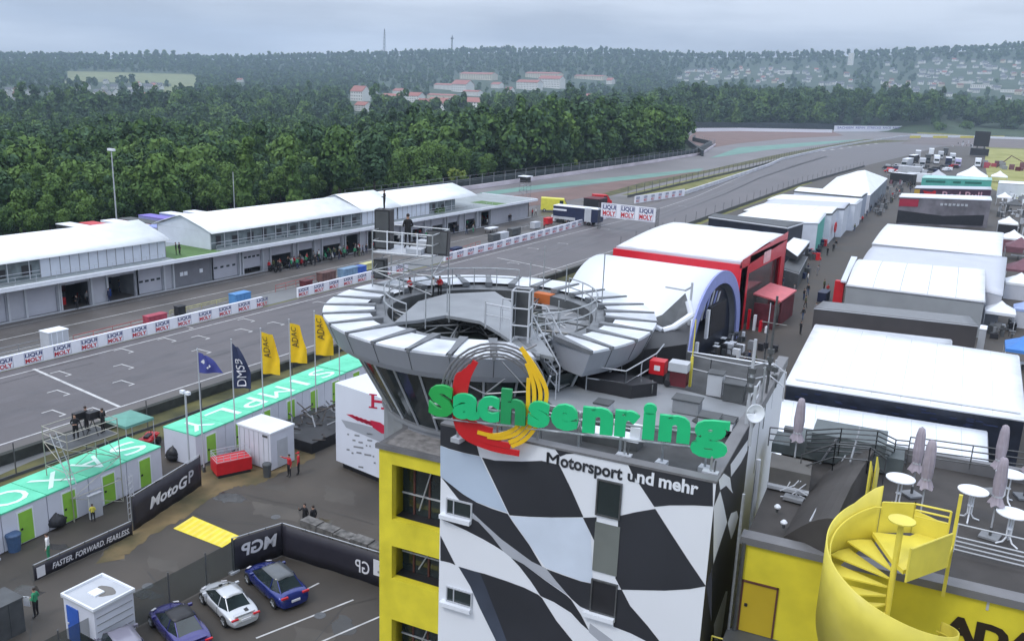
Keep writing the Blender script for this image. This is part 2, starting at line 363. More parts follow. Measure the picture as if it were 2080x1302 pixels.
PATCH=asphalt('old_asphalt_patch',(.075,.068,.06),.8,.3,(.09,.08,.07),.05); TAR=mat('tar_seam',(.02,.019,.018),.4,var=.2); WETP=mat('wet_patch',(.035,.033,.03),.12,var=.3,scale=.8)
rr=random.Random(14)
for (x,y,w,h) in [(560,1030,90,26),(690,1000,60,30),(640,1290,80,40),(330,1140,60,25),(230,1120,50,14),(720,1150,50,20),(560,985,40,12)]:
    rsheet('asphalt_patch',[(x-w/2,y-h/2),(x+w/2,y-h/2+w*.2),(x+w/2,y+h/2+w*.2),(x-w/2,y+h/2)],.010,PATCH,.12,x)
for (x,y,w,h) in [(470,1010,70,10),(300,1205,60,12),(660,1060,40,8),(60,1200,70,14),(120,1110,60,6),(700,1270,60,20)]:
    rsheet('wet_patch',[(x-w/2,y),(x-w/4,y-h),(x+w/4,y-h*.7),(x+w/2,y+h*.3),(x+w/5,y+h),(x-w/3,y+h*.8)],.013,WETP,.18,y)
for pts in ([(480,1000),(560,1020),(640,1030),(760,1065)],[(380,1040),(470,1060),(540,1065)],[(640,1302),(700,1230),(765,1215)],[(20,1180),(60,1160),(75,1200),(60,1300)],[(300,1160),(330,1200),(345,1290)]): ribbon('tar_seam',[G(*q)[:2] for q in pts],.05,.0115,TAR)
for (x,y) in [(560,1050),(650,1250),(300,1190)]:
    q=G(x,y); b=MB(); b.lathe([(.32,.0),(.32,.004)],DSTEEL,16,(q[0],q[1],.014)); struct(b.build('manhole_cover',DSTEEL))

psheet('far_paddock',[(1640,345),(1850,291),(1880,288),(2003,296),(2000,330),(2008,384),(2060,405),(2130,425),(2200,520),(1700,520)],.0075,ASPP)
RUB=asphalt('rubbered_line',(.080,.074,.080),.5,.3,(.098,.09,.096),.05)
def cl_(off): return [(-74+off,-40),(-74+off,60),(-75+off*.8,130),(-78+off*.6,200),(-84+off*.5,270),(-92+off*.4,340),(-98+off*.3,430),(-103+off*.3,520)]
for o_,w_ in ((2.5,1.7),(-1.2,1.2),(4.6,.9)): ribbon('rubber_line',cl_(o_),w_,.0145,RUB)
rr=random.Random(31)
for k in range(16):
    x=rr.uniform(-81,-67.5); y=rr.uniform(30,170); l=rr.uniform(3,14); d_=rr.uniform(-.4,.4); ribbon('skid_mark',[(x,y),(x+d_*.5,y+l*.5),(x+d_*1.5,y+l)],.14,.0165,TAR)
# ---------------- town on the hillside ----------------
WAL=[mat('render_white',(.64,.64,.62),.8,var=.06),mat('render_cream',(.56,.53,.44),.8,var=.06),mat('render_grey',(.5,.51,.5),.8,var=.06)]
ROOFM=[mat('roof_tile_red',(.30,.12,.10),.8,var=.15,scale=1),mat('roof_slate',(.10,.11,.125),.7,var=.15,scale=1),mat('roof_brown',(.17,.10,.08),.8,var=.15,scale=1)]
PANE=mat('window_pane',(.03,.04,.05),.15,var=.1)
def house_proto(name,L_,W_,H_,rf,wi,ri,wins,flat=False):
    t=thing(name,'house','house')
    b=MB(); b.box(-L_/2,-W_/2,-4,L_/2,W_/2,H_,WAL[wi])
    if not flat:
        for s in(-1,1): b.face([(s*L_/2,-W_/2,H_),(s*L_/2,W_/2,H_),(s*L_/2,0,H_+rf)][::s],WAL[wi])
    b.build('wall',WAL[wi],t)
    r=MB()
    if flat: r.box(-L_/2-.2,-W_/2-.2,H_,L_/2+.2,W_/2+.2,H_+.4,ROOFM[ri])
    else:
        for s in(-1,1): r.ex([(-L_/2-.5,s*(W_/2+.5),H_-.35),(L_/2+.5,s*(W_/2+.5),H_-.35),(L_/2+.5,0,H_+rf),(-L_/2-.5,0,H_+rf)],(0,0,.25),ROOFM[ri])
        r.box(L_*.2,-.4,H_+rf-.8,L_*.2+.8,.4,H_+rf+.9,ROOFM[2])
    r.build('roof',ROOFM[ri],t)
    n=max(2,int(L_/3.2)); fl=max(1,int(H_/2.9)); g=MB()
    for s in(-1,1):
        for k in range(n):
            for f in range(fl):
                x=-L_/2+(k+.5)*L_/n; z=1+f*2.9; g.box(x-.6,s*(W_/2-.04),z,x+.6,s*(W_/2+.05),z+1.4,PANE)
    g.build('window',PANE,t)
    return t
HP={'w_red':house_proto('house',12,9,6,4,0,0,1),'w_slate':house_proto('house',12,9,6,4,0,1,1),'c_brown':house_proto('house',13,9,5.5,4.2,1,2,1),'g_slate':house_proto('house',14,10,6,4.5,2,1,1),
 'block':house_proto('apartment_block',60,13,13,4,1,0,1),'wblock':house_proto('apartment_block',46,13,12,4,0,0,1),'hall':house_proto('flat_hall',50,26,7,0,0,1,1,True),'tower':house_proto('tower_block',18,18,42,0,0,1,1,True),'grand':house_proto('large_house',24,13,9,5,0,0,1)}
HU=set(); hr=np.random.RandomState(5)
HRECT=[]
def put(k,x,y,rz,sc,label,grp,sz=1):
    q=TG(x,y,700)
    if q is not None:
        qq=P(q); hw={'block':30,'wblock':23,'hall':25,'tower':11,'grand':13}.get(k,8)*sc*FPX/qq[2]; HRECT.append((qq[0]-hw,qq[0]+hw,qq[1]-({'tower':34,'block':6,'wblock':7}.get(k,3.5))*sc*sz*FPX/qq[2],qq[1]+.5))
    if q is None: return
    pr=HP[k]
    if k in HU: dup(pr,q,rz,label,grp,(sc,sc,sc*sz))
    else:
        HU.add(k); KIDS[pr.name]=[(c,[]) for c in pr.children]; pr.location=Vector(q); pr.rotation_euler[2]=rz; pr.scale=(sc,sc,sc*sz); pr['label']=label; pr['group']=grp
for o in HP.values(): o['category']='house'
for k in('block','wblock'): HP[k]['category']='apartment block'
HP['tower']['category']='tower block'; HP['hall']['category']='hall'; HP['grand']['category']='large house'
A0=YAW
for (k,x,y,sc,lb,sz) in [('block',972,163,2.2,'long cream apartment block with red roof, upper left of the red roofed estate',.55),('block',1105,160,2.2,'long cream apartment block with red roof at the top of the estate',.5),('wblock',1075,184,1.6,'tall cream apartment block with red roof below the long blocks',.95),('wblock',1120,180,1.7,'cream apartment block with red roof at the right of the tall one',1.15),('block',1200,163,1.9,'low red roofed block at the right end of the estate',.4),
  ('wblock',905,182,1.5,'cream block with red roof left in the estate',.6),('grand',940,188,2.2,'large red roofed house with a gable, middle of the estate',.9),('block',900,203,1.3,'red roofed row below the gabled house',.5),('wblock',945,214,1.4,'red roofed block in the lower estate',.6),('grand',975,224,1.9,'red roofed house at the lower right of the estate',.7),('grand',893,229,1.7,'large white house with red roof at the lower edge of the estate',.9),('grand',922,229,1.5,'smaller red roofed house beside the large white one',.9),('wblock',960,196,1.1,'short red roofed block right of the gabled house',.7),('grand',1010,180,1.3,'red roofed house below the upper left block',.8),
  ('wblock',800,209,1.2,'long white building with red roof left of the estate',.8),('grand',845,208,1.4,'white house with red roof between the long white building and the estate',.9),('grand',732,206,1.5,'tall white gabled house at the left of the estate',1.3),('grand',812,194,1.3,'white house above the long white building',.8),('grand',738,226,1.1,'white house low among the trees, left of the estate',.9),('grand',1190,208,1.3,'white house below the right end of the estate',.9),('w_slate',760,200,1.3,'small slate roofed house left of the long white building',1),('w_red',860,222,1.6,'small red roofed house at the lower left of the estate',1),('w_red',1035,192,1.6,'small red roofed house left of the tall block',1),('w_slate',1160,193,1.5,'small slate roofed house right of the tall blocks',1),('w_red',1240,172,1.7,'small red roofed house right of the low block',1)]:
    put(k,x,y,R(-12)+.1*(x%7-3)*.1,sc,lb,'red roofed estate on the hillside',sz)
put('tower',1727,133,0,.95,'white tower block standing above the roofs of the right hand town','tall buildings of the town',1.0)
put('hall',1594,152,.2,.9,'pale flat roofed hall on the slope left of the tower block','tall buildings of the town',1.7)
for (x,y,s) in [(2002,180,1.4),(2060,190,1.1),(1960,170,.9),(1668,190,.8)]: put('hall',x,y,.15*(x%5-2),s,{2002:'long white flat roofed hall low in the right hand town',2060:'white flat roofed hall at the right edge of the town',1960:'small pale flat roofed hall in the middle of the town',1668:'small pale flat roofed hall above the far wood'}[x],'halls in the town',.8)
put('grand',488,168,.3,.7,'single white house among trees on the far hillside','lone houses on the slopes',1); put('grand',605,228,.4,.6,'single pale house at the foot of the hillside wood','lone houses on the slopes',1)
LBH={'w_red':'white house with red roof','w_slate':'white house with slate roof','c_brown':'cream house with brown roof','g_slate':'grey house with slate roof','grand':'large white house'}
def cluster(n,fn,where,grp,scl=.95,kinds=('w_slate','w_slate','g_slate','g_slate','w_slate','c_brown','w_red','w_slate')):
    i=0
    while i<n:
        x,y,ok=fn()
        if not ok: continue
        k=kinds[int(hr.uniform(0,len(kinds)))]
        xm=sorted(x_ for x_ in (x,))[0]; side={'r':'left part' if x<1600 else 'middle part' if x<1800 else 'right part'}['r'] if x>1380 else ('left part' if x<110 else 'middle part' if x<230 else 'right part'); hi='upper rows' if y<(150 if x>1380 else 192) else 'lower rows'; put(k,x,y,hr.uniform(-.7,.7),scl*hr.uniform(.8,1.25),LBH[k]+' '+where+', '+hi+', '+side,grp); i+=1
def f1():
    x=hr.uniform(1395,2100); t=(x-1395)/700; return x,hr.uniform(128+18*(1-t),158+52*t),True
def f1b():
    x=hr.uniform(1380,1560); return x,hr.uniform(140,172),True
def f1c():
    x=hr.uniform(1790,2100); return x,hr.uniform(125,178),True
def f2():
    x=hr.uniform(0,335); y=hr.uniform(170,216); return x,y,(x>200 or y>182) and not(60<x<130 and y<190)
cluster(95,f1,'in the right hand town','houses of the town on the right')
cluster(26,f1b,'above the left of the far wood','houses above the far wood')
cluster(70,f1c,'in the town at the right edge','houses at the right edge of the town')
cluster(44,f2,'in the village below the left field','houses of the village on the left')
# masts on the ridge
def mast(x,yb,yt,label,lat):
    q=TG(x,yb+6,3000); d=math.hypot(q[0],q[1]); r=ray(x,yt); top=HCAM+d*r[2]/math.hypot(r[0],r[1])
    t=thing('radio_mast',label,'radio mast',q); h=top-q[2]; b=MB(); w=5 if lat else 3
    for sx in(-1,1):
        for sy in(-1,1): b.tube((sx*w,sy*w,-3),(sx*.8,sy*.8,h),.8,DGREY,4)
    for k in range(8):
        z0=h*k/8;z1=h*(k+1)/8;a0=w-(w-.8)*k/8;a1=w-(w-.8)*(k+1)/8
        b.tube((-a0,-a0,z0),(a1,-a1,z1),.4,DGREY,4); b.tube((a0,-a0,z0),(-a1,-a1,z1),.4,DGREY,4)
    b.build('lattice',DGREY,t)
    if not lat: c=MB(); c.lathe([(5,h*.8),(6,h*.83),(6,h*.87),(3,h*.9)],DGREY,10); c.build('platform',DGREY,t)
    a=MB(); a.tube((0,0,h*.9),(0,0,h*1.04),.9,GREY,5); a.build('antenna',GREY,t)
mast(781,100,60,'tall thin radio mast on the wooded ridge',True); mast(918,95,73,'shorter lookout mast on the ridge right of the tall one',False)
# ---------------- vegetation ----------------
def leafmat(name,a,b):
    m=mat(name,a,.75,var=.25,scale=.5,rgb2=b,spec=.2,detail=6); return m
LEAF=[leafmat('leaf_mid',(.045,.095,.026),(.08,.145,.038)),leafmat('leaf_dark',(.027,.062,.024),(.045,.09,.034)),leafmat('leaf_light',(.08,.15,.036),(.12,.20,.05)),leafmat('leaf_blueish',(.037,.08,.042),(.058,.11,.052)),leafmat('leaf_yellowish',(.15,.21,.04),(.2,.25,.06))]
BARK=mat('bark',(.06,.045,.035),.9,var=.3,scale=4)
def crown_arrays(kind,seed,nq,size):
    rs=np.random.RandomState(seed)
    lobes=[]
    if kind=='broad':
        for i in range(11):
            a=rs.uniform(0,6.283);r=rs.uniform(0,2.7) ;z=rs.uniform(5,12.6); r*=1-abs(z-8)/9
            lobes.append((r*math.cos(a)*1.2,r*math.sin(a)*1.2,z,rs.uniform(1.7,2.9)))
        lobes.append((0,0,12,2.4))
    elif kind=='tall':
        for i in range(11):
            a=rs.uniform(0,6.283);r=rs.uniform(0,1.7);z=4+i*1.15
            lobes.append((r*math.cos(a),r*math.sin(a),z,rs.uniform(1.5,2.3)*(1.1-i*.035)))
    elif kind=='conifer':
        for i in range(12):
            z=2.5+i*1.1; lobes.append((rs.uniform(-.2,.2),rs.uniform(-.2,.2),z,max(.35,2.7*(1-i/12.5))))
    elif kind=='poplar':
        for i in range(9): lobes.append((rs.uniform(-.5,.5),rs.uniform(-.5,.5),2.5+i*1.4,rs.uniform(1.1,1.7)*(1.1-i*.06)))
    elif kind=='bush':
        for i in range(7):
            a=rs.uniform(0,6.283);r=rs.uniform(.3,2.2); lobes.append((r*math.cos(a),r*math.sin(a),rs.uniform(.9,2.6),rs.uniform(1.1,1.7)))
    lb=np.array(lobes); w=lb[:,3]**2; w/=w.sum(); li=rs.choice(len(lb),nq,p=w)
    d=rs.normal(size=(nq,3)); d[:,2]+=.35; d/=np.linalg.norm(d,axis=1)[:,None]
    rad=lb[li,3]*rs.uniform(.72,1.08,nq); sq=np.ones((nq,3)); sq[:,2]=.55 if kind=='conifer' else .85
    c=lb[li,:3]+d*rad[:,None]*sq
    nrm=d+rs.normal(size=(nq,3))*.45; nrm/=np.linalg.norm(nrm,axis=1)[:,None]
    t=np.cross(nrm,rs.normal(size=(nq,3))); t/=np.linalg.norm(t,axis=1)[:,None]; u=np.cross(nrm,t)
    s=size*rs.uniform(.6,1.35,nq)[:,None]; V=np.stack([c-t*s-u*s*.7,c+t*s*.8-u*s*.5,c+t*s+u*s*.8,c-t*s*.7+u*s],1)
    # each lobe leans to one leaf tone: light and dark clumps
    tone=(rs.uniform(size=len(lb))<.35).astype(int)[li]; flip=rs.uniform(size=nq)<.2; tone=np.where(flip,1-tone,tone)
    return V.reshape(-1,3),tone
def quads_obj(name,V,mi,mats_,parent=None):
    nq=len(V)//4; me=bpy.data.meshes.new(name); me.vertices.add(len(V)); me.vertices.foreach_set('co',V.astype(np.float32).ravel())
    me.loops.add(len(V)); me.loops.foreach_set('vertex_index',np.arange(len(V),dtype=np.int32)); me.polygons.add(nq)
    me.polygons.foreach_set('loop_start',np.arange(0,len(V),4,dtype=np.int32))
    for x in mats_: me.materials.append(x)
    me.polygons.foreach_set('material_index',mi.astype(np.int32)); me.update(calc_edges=True); me.validate()
    o=bpy.data.objects.new(name,me); COL.objects.link(o)
    if parent: o.parent=parent
    return o
def trunk_mb(kind):
    b=MB(); h={'broad':9,'tall':12,'conifer':14,'poplar':11,'bush':1.5}[kind]
    b.tube((0,0,-2),(0.1,0,h*.5),.32 if kind!='bush' else .12,BARK,7,.22 if kind!='bush' else .08); b.tube((.1,0,h*.5),(0,.2,h),.22 if kind!='bush' else .08,BARK,6,.06)
    if kind not in('conifer','bush'):
        for k in range(5):
            a=k*1.3; z=h*.45+k*.6; b.tube((.1,0,z),(2*math.cos(a),2*math.sin(a),z+2.2),.12,BARK,5,.04)
    return b
KIND={'broad':('broadleaf tree','spreading'),'tall':('tall tree','upright'),'conifer':('conifer','pointed dark'),'poplar':('slender tree','narrow'),'bush':('bush','low rounded')}
PROT=[]
for i,(kd,tones) in enumerate([('broad',(0,1)),('broad',(2,0)),('tall',(0,3)),('broad',(3,1)),('tall',(1,0)),('conifer',(1,3)),('poplar',(2,0)),('bush',(4,2)),('bush',(2,0)),('broad',(0,2))]):
    r=thing({'broad':'broadleaf_tree','tall':'tall_tree','conifer':'conifer_tree','poplar':'slender_tree','bush':'bush'}[kd],'tree','tree' if kd!='bush' else 'bush')
    V,tn=crown_arrays(kd,i+3,2600 if kd!='bush' else 900,.36 if kd!='bush' else .26)
    c=quads_obj('crown',V,tn,[LEAF[tones[0]],LEAF[tones[1]]],r); tk=trunk_mb(kd).build('trunk',BARK,r)
    PROT.append((kd,tones,r))
LOW=[(crown_arrays(kd,50+i,760,.50),t) for i,(kd,t) in enumerate([('broad',(0,1)),('broad',(2,0)),('tall',(0,3)),('broad',(3,1)),('tall',(1,0)),('conifer',(1,3)),('broad',(0,1)),('broad',(0,3))])]
VLOW=[(crown_arrays('broad',80+i,44,2.1),t) for i,t in enumerate([(0,1),(3,1),(0,3),(1,3)])]
rs=np.random.RandomState(11); used=set(); bigT=[];midT=[];farT=[]
def roadblock(X,Y):  # keep trees off the road and paddock
    return X>np.interp(Y,[0,200,455,650,823,930,1076,1150,1182],[-142,-150,-161,-243,-296,-272,-222,-175,-130]) if Y<1176 else False
def vis(X,Y,z,h):
    q=P((X,Y,z+h*.6)); return q[2]>0 and -60<q[0]<2140
d=105.
while d<4100:
    s=max(7.2,d*.0215) if d<1150 else d*(.0125 if d<2300 else .0098)
    for a in np.arange(-33,33,math.degrees(s/d)):
        aa=R(a+rs.uniform(-.5,.5)*math.degrees(s/d)); dd=d+rs.uniform(-.5,.5)*s
        X=dd*(math.sin(aa)*RT0[0]+math.cos(aa)*F0[0]);Y=dd*(math.sin(aa)*RT0[1]+math.cos(aa)*F0[1])
        if roadblock(X,Y): continue
        if Y<1500 and X>-230+ (Y-1176)*.3 and dd<1330 and X>-20: continue
        z=terr(X,Y); q=P((X,Y,z))
        if not(-60<q[0]<2140): continue
        if dd<1330 and q[0]>1905: continue
        if dd>1100:
            if any(inpoly(q[0],q[1]-2,pg) for pg in FIELDS): continue
            # gaps in the wood where the town stands
            dens=1.; ht=21*FPX/q[2]
            if any(a-ht*.4<q[0]<b+ht*.4 and q[1]-ht*1.05<e and q[1]>c for a,b,c,e in HRECT): continue
            if (q[0]>1400 and 128<q[1]<225) : dens=.42
            if (q[0]<345 and 165<q[1]<222): dens=.4
            if 710<q[0]<1230 and 150<q[1]<245: dens=.45
            if rs.uniform()>dens: continue
        if dd<1150 and q[0]<1400:
            lim=float(np.interp(q[0],[-60,340,500,700,1000,1060,1150,1300,1400],[212,216,224,233,228,204,190,174,176])); th=15.*1.3*FPX/q[2]
            if q[1]-th<lim: continue
        (bigT if dd<1150 else farT).append((dd,X,Y,z,rs.uniform(),rs.uniform(0,6.28)))
    d+=s*.87
bigT.sort()
nearT=bigT[:262]; midT=bigT[262:]
DESC=['dark green','fresh green','mid green','bluish green','deep green','very dark','bright green']
cnt={}
def place_tree(pi,X,Y,z,sc,rot,label,grp,zs=1.):
    kd,tn,r=PROT[pi]
    if pi in used: return dup(r,(X,Y,z),rot,label,grp,(sc,sc,sc*zs))
    KIDS.setdefault(r.name,[(c,[]) for c in r.children]); used.add(pi); r.location=(X,Y,z); r.rotation_euler[2]=rot; r.scale=(sc,sc,sc*zs); r['label']=label; r['group']=grp; return r
NM={0:'spreading dark green broadleaf tree in the wood behind the pit building',1:'spreading fresh green broadleaf tree in the wood behind the pit building',2:'upright mid green tree in the wood behind the pit building',3:'bluish green broadleaf tree in the wood behind the pit building',4:'upright deep green tree in the wood behind the pit building',5:'pointed very dark conifer in the wood behind the pit building',6:'slender fresh green tree in the wood behind the pit building',9:'round mid green broadleaf tree in the wood behind the pit building'}
NM2={k:v.replace('behind the pit building','left of the returning track') for k,v in NM.items()}
for i,(dd,X,Y,z,u,rt) in enumerate(nearT):
    pi=[0,1,1,3,4,5,9,0,3,6,9,2,1,9][int(u*14)%14]; sc=.95+.5*((u*37)%1)
    sc*=.5 if dd<150 else .64 if dd<185 else .8 if dd<240 else 1
    sc*=.5+.5*smooth((float(np.interp(Y,[0,200,455,650,823],[-142,-150,-161,-243,-296]))-X)/45)
    if pi==6: sc*=.95
    zs=.9+.3*((u*91)%1)
    qx=P((X,Y,z))[0]; rg=next(n_ for l_,n_ in ((110,'at the far left edge'),(225,'left of the floodlight pole'),(340,'right of the floodlight pole'),(470,'left of the second pole'),(600,'right of the second pole'),(720,'behind the middle pit tent'),(850,'behind the gabled pit tent'),(980,'behind the far pit tent'),(1120,'by the start of the outer fence'),(1260,'above the middle of the outer fence'),(9999,'near the bend of the outer fence')) if qx<l_)
    row=next(n_ for l_,n_ in ((150,'first row of the wood'),(175,'second row of the wood'),(205,'third row of the wood'),(240,'fourth row of the wood'),(290,'deeper in the wood'),(9999,'deep in the wood')) if dd<l_)
    place_tree(pi,X,Y,z,sc,rt,NM[pi].split(' in the wood')[0]+', '+row+' '+rg,'trees of the wood beyond the circuit',zs)
# hand placed shrubs and light crowns along the paddock edge
for (x,y,pi,sc,lb) in [(60,472,7,3.0,'yellow green bush behind the far left pit tent'),(150,464,7,3.2,'larger yellow green bush beside the first one, behind the left pit tent'),(20,480,7,2.2,'small yellow green bush at the left edge behind the pit tents'),(330,436,8,2.8,'green bush left of the floodlight pole behind the pits'),(430,425,8,1.7,'round green bush between the two tall poles'),(720,405,8,2.0,'bright bush behind the middle pit tent'),(800,392,8,2.2,'bright green hedge like bush behind the right pit tent'),(870,385,8,2.2,'fresh green bush right of the hedge like bush'),(930,378,7,1.5,'yellowish bush behind the far end of the pit roof'),(1160,344,7,1.2,'pale bush beside the outer fence'),(1230,332,7,1.5,'pale green bush at the foot of the wood by the outer fence'),(1300,322,8,1.5,'low green bush by the outer fence'),(1350,312,8,1.8,'dark low bush where the fence bends'),(1905,268,8,3,'round bush right of the far wood'),(1960,262,8,3,'bush beside the white van at the first turn'),(2050,262,8,3.4,'bush at the right edge beyond the first turn')]:
    q=TG(x,y,80); place_tree(pi,q[0],q[1],q[2]-.3,sc,x*.1,lb,'bushes by the circuit fence')
# rows of poplars standing out of the big wood
for (x,y,pi,sc,lb) in [(1050,352,1,1.25,'large light green crown standing in front of the wood'),(1150,342,0,1.15,'dark round tree beside the large light green crown'),(1280,322,5,1.5,'tall dark conifer near the bend of the fence'),(1340,308,4,1.5,'tall dark tree nearest the bend of the fence'),(505,440,6,1.15,'pale slender tree right of the second pole'),(595,430,6,1.1,'slender pointed tree beside the dark gap in the wood'),(330,455,9,1.0,'big round tree left of the second pole'),(690,420,0,1.3,'big spreading tree behind the middle pit tents'),(760,410,3,1.2,'bluish round tree behind the middle pit tents')]:
    q=TG(x,y,80); place_tree(pi,q[0],q[1],q[2],sc,x*.1,lb,'single trees in front of the wood')
def merge(name,items,protos,label,fsc):
    Vs=[];Ms=[]
    for (dd,X,Y,z,u,rt) in items:
        (V,tn),tones=protos[int(u*997)%len(protos)]; s=fsc(dd,u); c,s_=math.cos(rt),math.sin(rt)
        W=V.copy(); W=np.stack([(V[:,0]*c-V[:,1]*s_)*s+X,(V[:,0]*s_+V[:,1]*c)*s+Y,V[:,2]*s*(.85+.35*((u*53)%1))+z-1],1); Vs.append(W); Ms.append(np.where(tn==0,tones[0],tones[1]))
    o=quads_obj(name,np.concatenate(Vs),np.concatenate(Ms),LEAF); tag(o,label,'wood',None,'stuff'); return o
merge('wood',midT,LOW,'dense mixed wood stretching behind the nearer trees to the valley',lambda d,u:(.95+.5*((u*37)%1))*(1+.25*min(1,d/900))*(1.55 if d>1000 else 1))
merge('turn_wood',[t_ for t_ in farT if t_[0]<1420],LOW,'dense green wood standing behind the first turn',lambda d,u:(1.0+.6*((u*37)%1))*1.55)
merge('far_wood',[t_ for t_ in farT if t_[0]>=1420],VLOW,'bluish distant woods covering the hills on the horizon',lambda d,u:(.75+.6*((u*37)%1))*(1.0+.00008*d))

q=TG(312,115,2500)
for i,(x,s) in enumerate([(285,2.6),(300,2.9),(318,3.0),(335,2.9),(352,2.8),(372,1.6),(400,1.7),(440,1.9),(548,2.4),(560,2.0)]):
    yb=124 if x<380 else 128 if x<500 else 122
    q=TG(x,yb,3000)
    if q is not None: place_tree([0,9,3,1][i%4],q[0],q[1],q[2]-2,s,i,('tall tree in the dark clump standing up from the left ridge' if x<360 else 'round tree alone on the left part of the ridge'),'trees on the skyline')
# ---------------- people ----------------
CLO={k:mat('cloth_'+k,v,.85,var=.15,scale=8) for k,v in dict(black=(.015,.015,.018),navy=(.02,.03,.08),red=(.45,.02,.03),green=(.03,.25,.12),white=(.7,.7,.7),grey=(.2,.2,.21),jeans=(.05,.08,.15),yellow=(.6,.55,.08),olive=(.08,.10,.04),teal=(.04,.25,.25),beige=(.35,.3,.22)).items()}
SHOE=mat('shoe',(.03,.03,.03),.7,var=.1)
BASEP={}
def body_mesh(pose):
    if pose in BASEP: return BASEP[pose]
    V=[];E=[];Rr=[]
    def v(x,y,z,r,p=None):
        V.append((x,y,z));Rr.append(r)
        if p is not None: E.append((p,len(V)-1))
        return len(V)-1
    pel=v(0,0,.96,.145); be=v(0,0,1.12,.13,pel); ch=v(0,.01,1.32,.15,be); ut=v(0,0,1.43,.10,ch); nk=v(0,0,1.51,.055,ut); hd=v(0,.015,1.60,.085,nk); ht=v(0,.01,1.69,.085,hd); v(0,0,1.75,.04,ht)
    v(0,.115,1.62,.014,hd)
    st=.16 if pose=='walk' else 0
    for s in(-1,1):
        f=s*st
        h=v(s*.095,0,.9,.10,pel); k=v(s*.11,f*.7+.02,.50,.07,h); a=v(s*.12,f-(.05 if f<0 else 0),.10,.045,k); t=v(s*.135,f+.07,.045,.04,a); v(s*.14,f+.17,.035,.03,t)
        sh=v(s*.175,0,1.41,.065,ut)
        if pose in('stand','walk') or (pose=='point' and s<0) or (pose=='raise' and s<0): el=(s*.24,-.03-f*.4,1.13); wr=(s*.25,.06-f*.9,.88); hn=(s*.25,.08-f,.79)
        elif pose=='bent': el=(s*.27,-.05,1.14); wr=(s*.12,.2,1.1); hn=(s*.04,.24,1.12)
        elif pose=='point': el=(s*.42,.1,1.38); wr=(s*.66,.16,1.42); hn=(s*.74,.18,1.43)
        elif pose=='raise': el=(s*.30,.12,1.26); wr=(s*.24,.3,1.45); hn=(s*.22,.34,1.53)
        e=v(*el,.047,sh); w_=v(*wr,.033,e); q=v(*hn,.034,w_)
        d=np.array(hn)-np.array(wr); d/=np.linalg.norm(d); sd=np.cross(d,[1,0,0] if abs(d[0])<.7 else [0,0,1]); sd/=np.linalg.norm(sd)
        for i,(o,l) in enumerate([(-.03,.075),(-.011,.085),(.010,.08),(.03,.065)]):
            b1=np.array(hn)+sd*o+d*.03; b2=b1+d*l*.6+np.array([-s*.01,.012,0]); k1=v(*b1,.010,q); v(*b2,.008,k1)
        b1=np.array(wr)+d*.03+sd*.045; v(*(b1+d*.04+sd*.015),.010,q)
    me=bpy.data.meshes.new('body'); me.from_pydata(V,E,[]); o=bpy.data.objects.new('body',me); COL.objects.link(o)
    md=o.modifiers.new('s','SKIN'); md.use_smooth_shade=True
    for i,r in enumerate(Rr): me.skin_vertices[0].data[i].radius=(r*(1.25 if i in(0,1,2,3) else 1),r*(.8 if i in(0,1,2,3) else 1))
    me.skin_vertices[0].data[0].use_root=True
    sb=o.modifiers.new('u','SUBSURF'); sb.levels=1; sb.render_levels=1
    dg=bpy.context.evaluated_depsgraph_get(); res=bpy.data.meshes.new_from_object(o.evaluated_get(dg)); bpy.data.objects.remove(o); BASEP[pose]=res; return res
VARP={}
hairb=MB(); hairb.lathe([(.05,.0),(.088,.03),(.095,.07),(.08,.12),(.04,.15),(.0,.16)],HAIR,10); HAIRO=None
def person(x,y,z,rz,pose,top,leg,label,grp,arms=None,hat=None,sc=1.,extra=None):
    global HAIRO
    t=thing('person',label,'person',(x,y,z),rz,grp); t.scale=(sc,sc,sc)
    key=(pose,top,leg,arms)
    if key not in VARP:
        me=body_mesh(pose).copy(); me.materials.clear()
        for m_ in (CLO[top],CLO[leg],SKIN,SHOE): me.materials.append(m_)
        idx=[]
        for p in me.polygons:
            c=p.center; 
            if c[2]<.09: i=3
            elif c[2]<.98 and abs(c[0])<.215: i=1
            elif c[2]>1.50 and abs(c[0])<.12: i=2
            elif (pose in('stand','walk') and c[2]<.86) or (pose=='bent' and c[1]>.21) or (pose in('point','raise') and ((c[0]>.64 if pose=='point' else c[2]>1.44 and c[1]>.2) or (c[2]<.86))): i=2
            else: i=0
            idx.append(i)
        me.polygons.foreach_set('material_index',idx); VARP[key]=me
    o=bpy.data.objects.new('body',VARP[key]); COL.objects.link(o); o.parent=t
    if HAIRO is None: HAIRO=hairb.build('hair',HAIR).data; bpy.data.objects.remove([q for q in bpy.data.objects if q.data==HAIRO][0])
    if hat:
        if ('hat',hat) not in VARP:
            h=MB(); h.lathe([(.098,0),(.102,.04),(.085,.1),(.04,.125)],CLO[hat],10); h.box(-.07,.06,-.005,.07,.19,.012,CLO[hat]); ho_=h.build('cap',CLO[hat]); VARP[('hat',hat)]=ho_.data; bpy.data.objects.remove(ho_)
        c=bpy.data.objects.new('cap',VARP[('hat',hat)]); COL.objects.link(c); c.parent=t; c.location=(0,.01,1.66)
    else:
        c=bpy.data.objects.new('hair',HAIRO); COL.objects.link(c); c.parent=t; c.location=(0,-.015,1.62)
    return t
def facing(p,q): return math.atan2(-(q[0]-p[0]),q[1]-p[1])
def pperson(x,y,pose,top,leg,label,grp,look=None,z=0.,hat=None,sc=1.,rz=None):
    g=G(x,y,z); r=rz if rz is not None else (facing(g,G(look[0],look[1],z)) if look else (x*1.7)%6.28)
    return person(g[0],g[1],z+.02,r,pose,top,leg,label,grp,hat=hat,sc=sc)
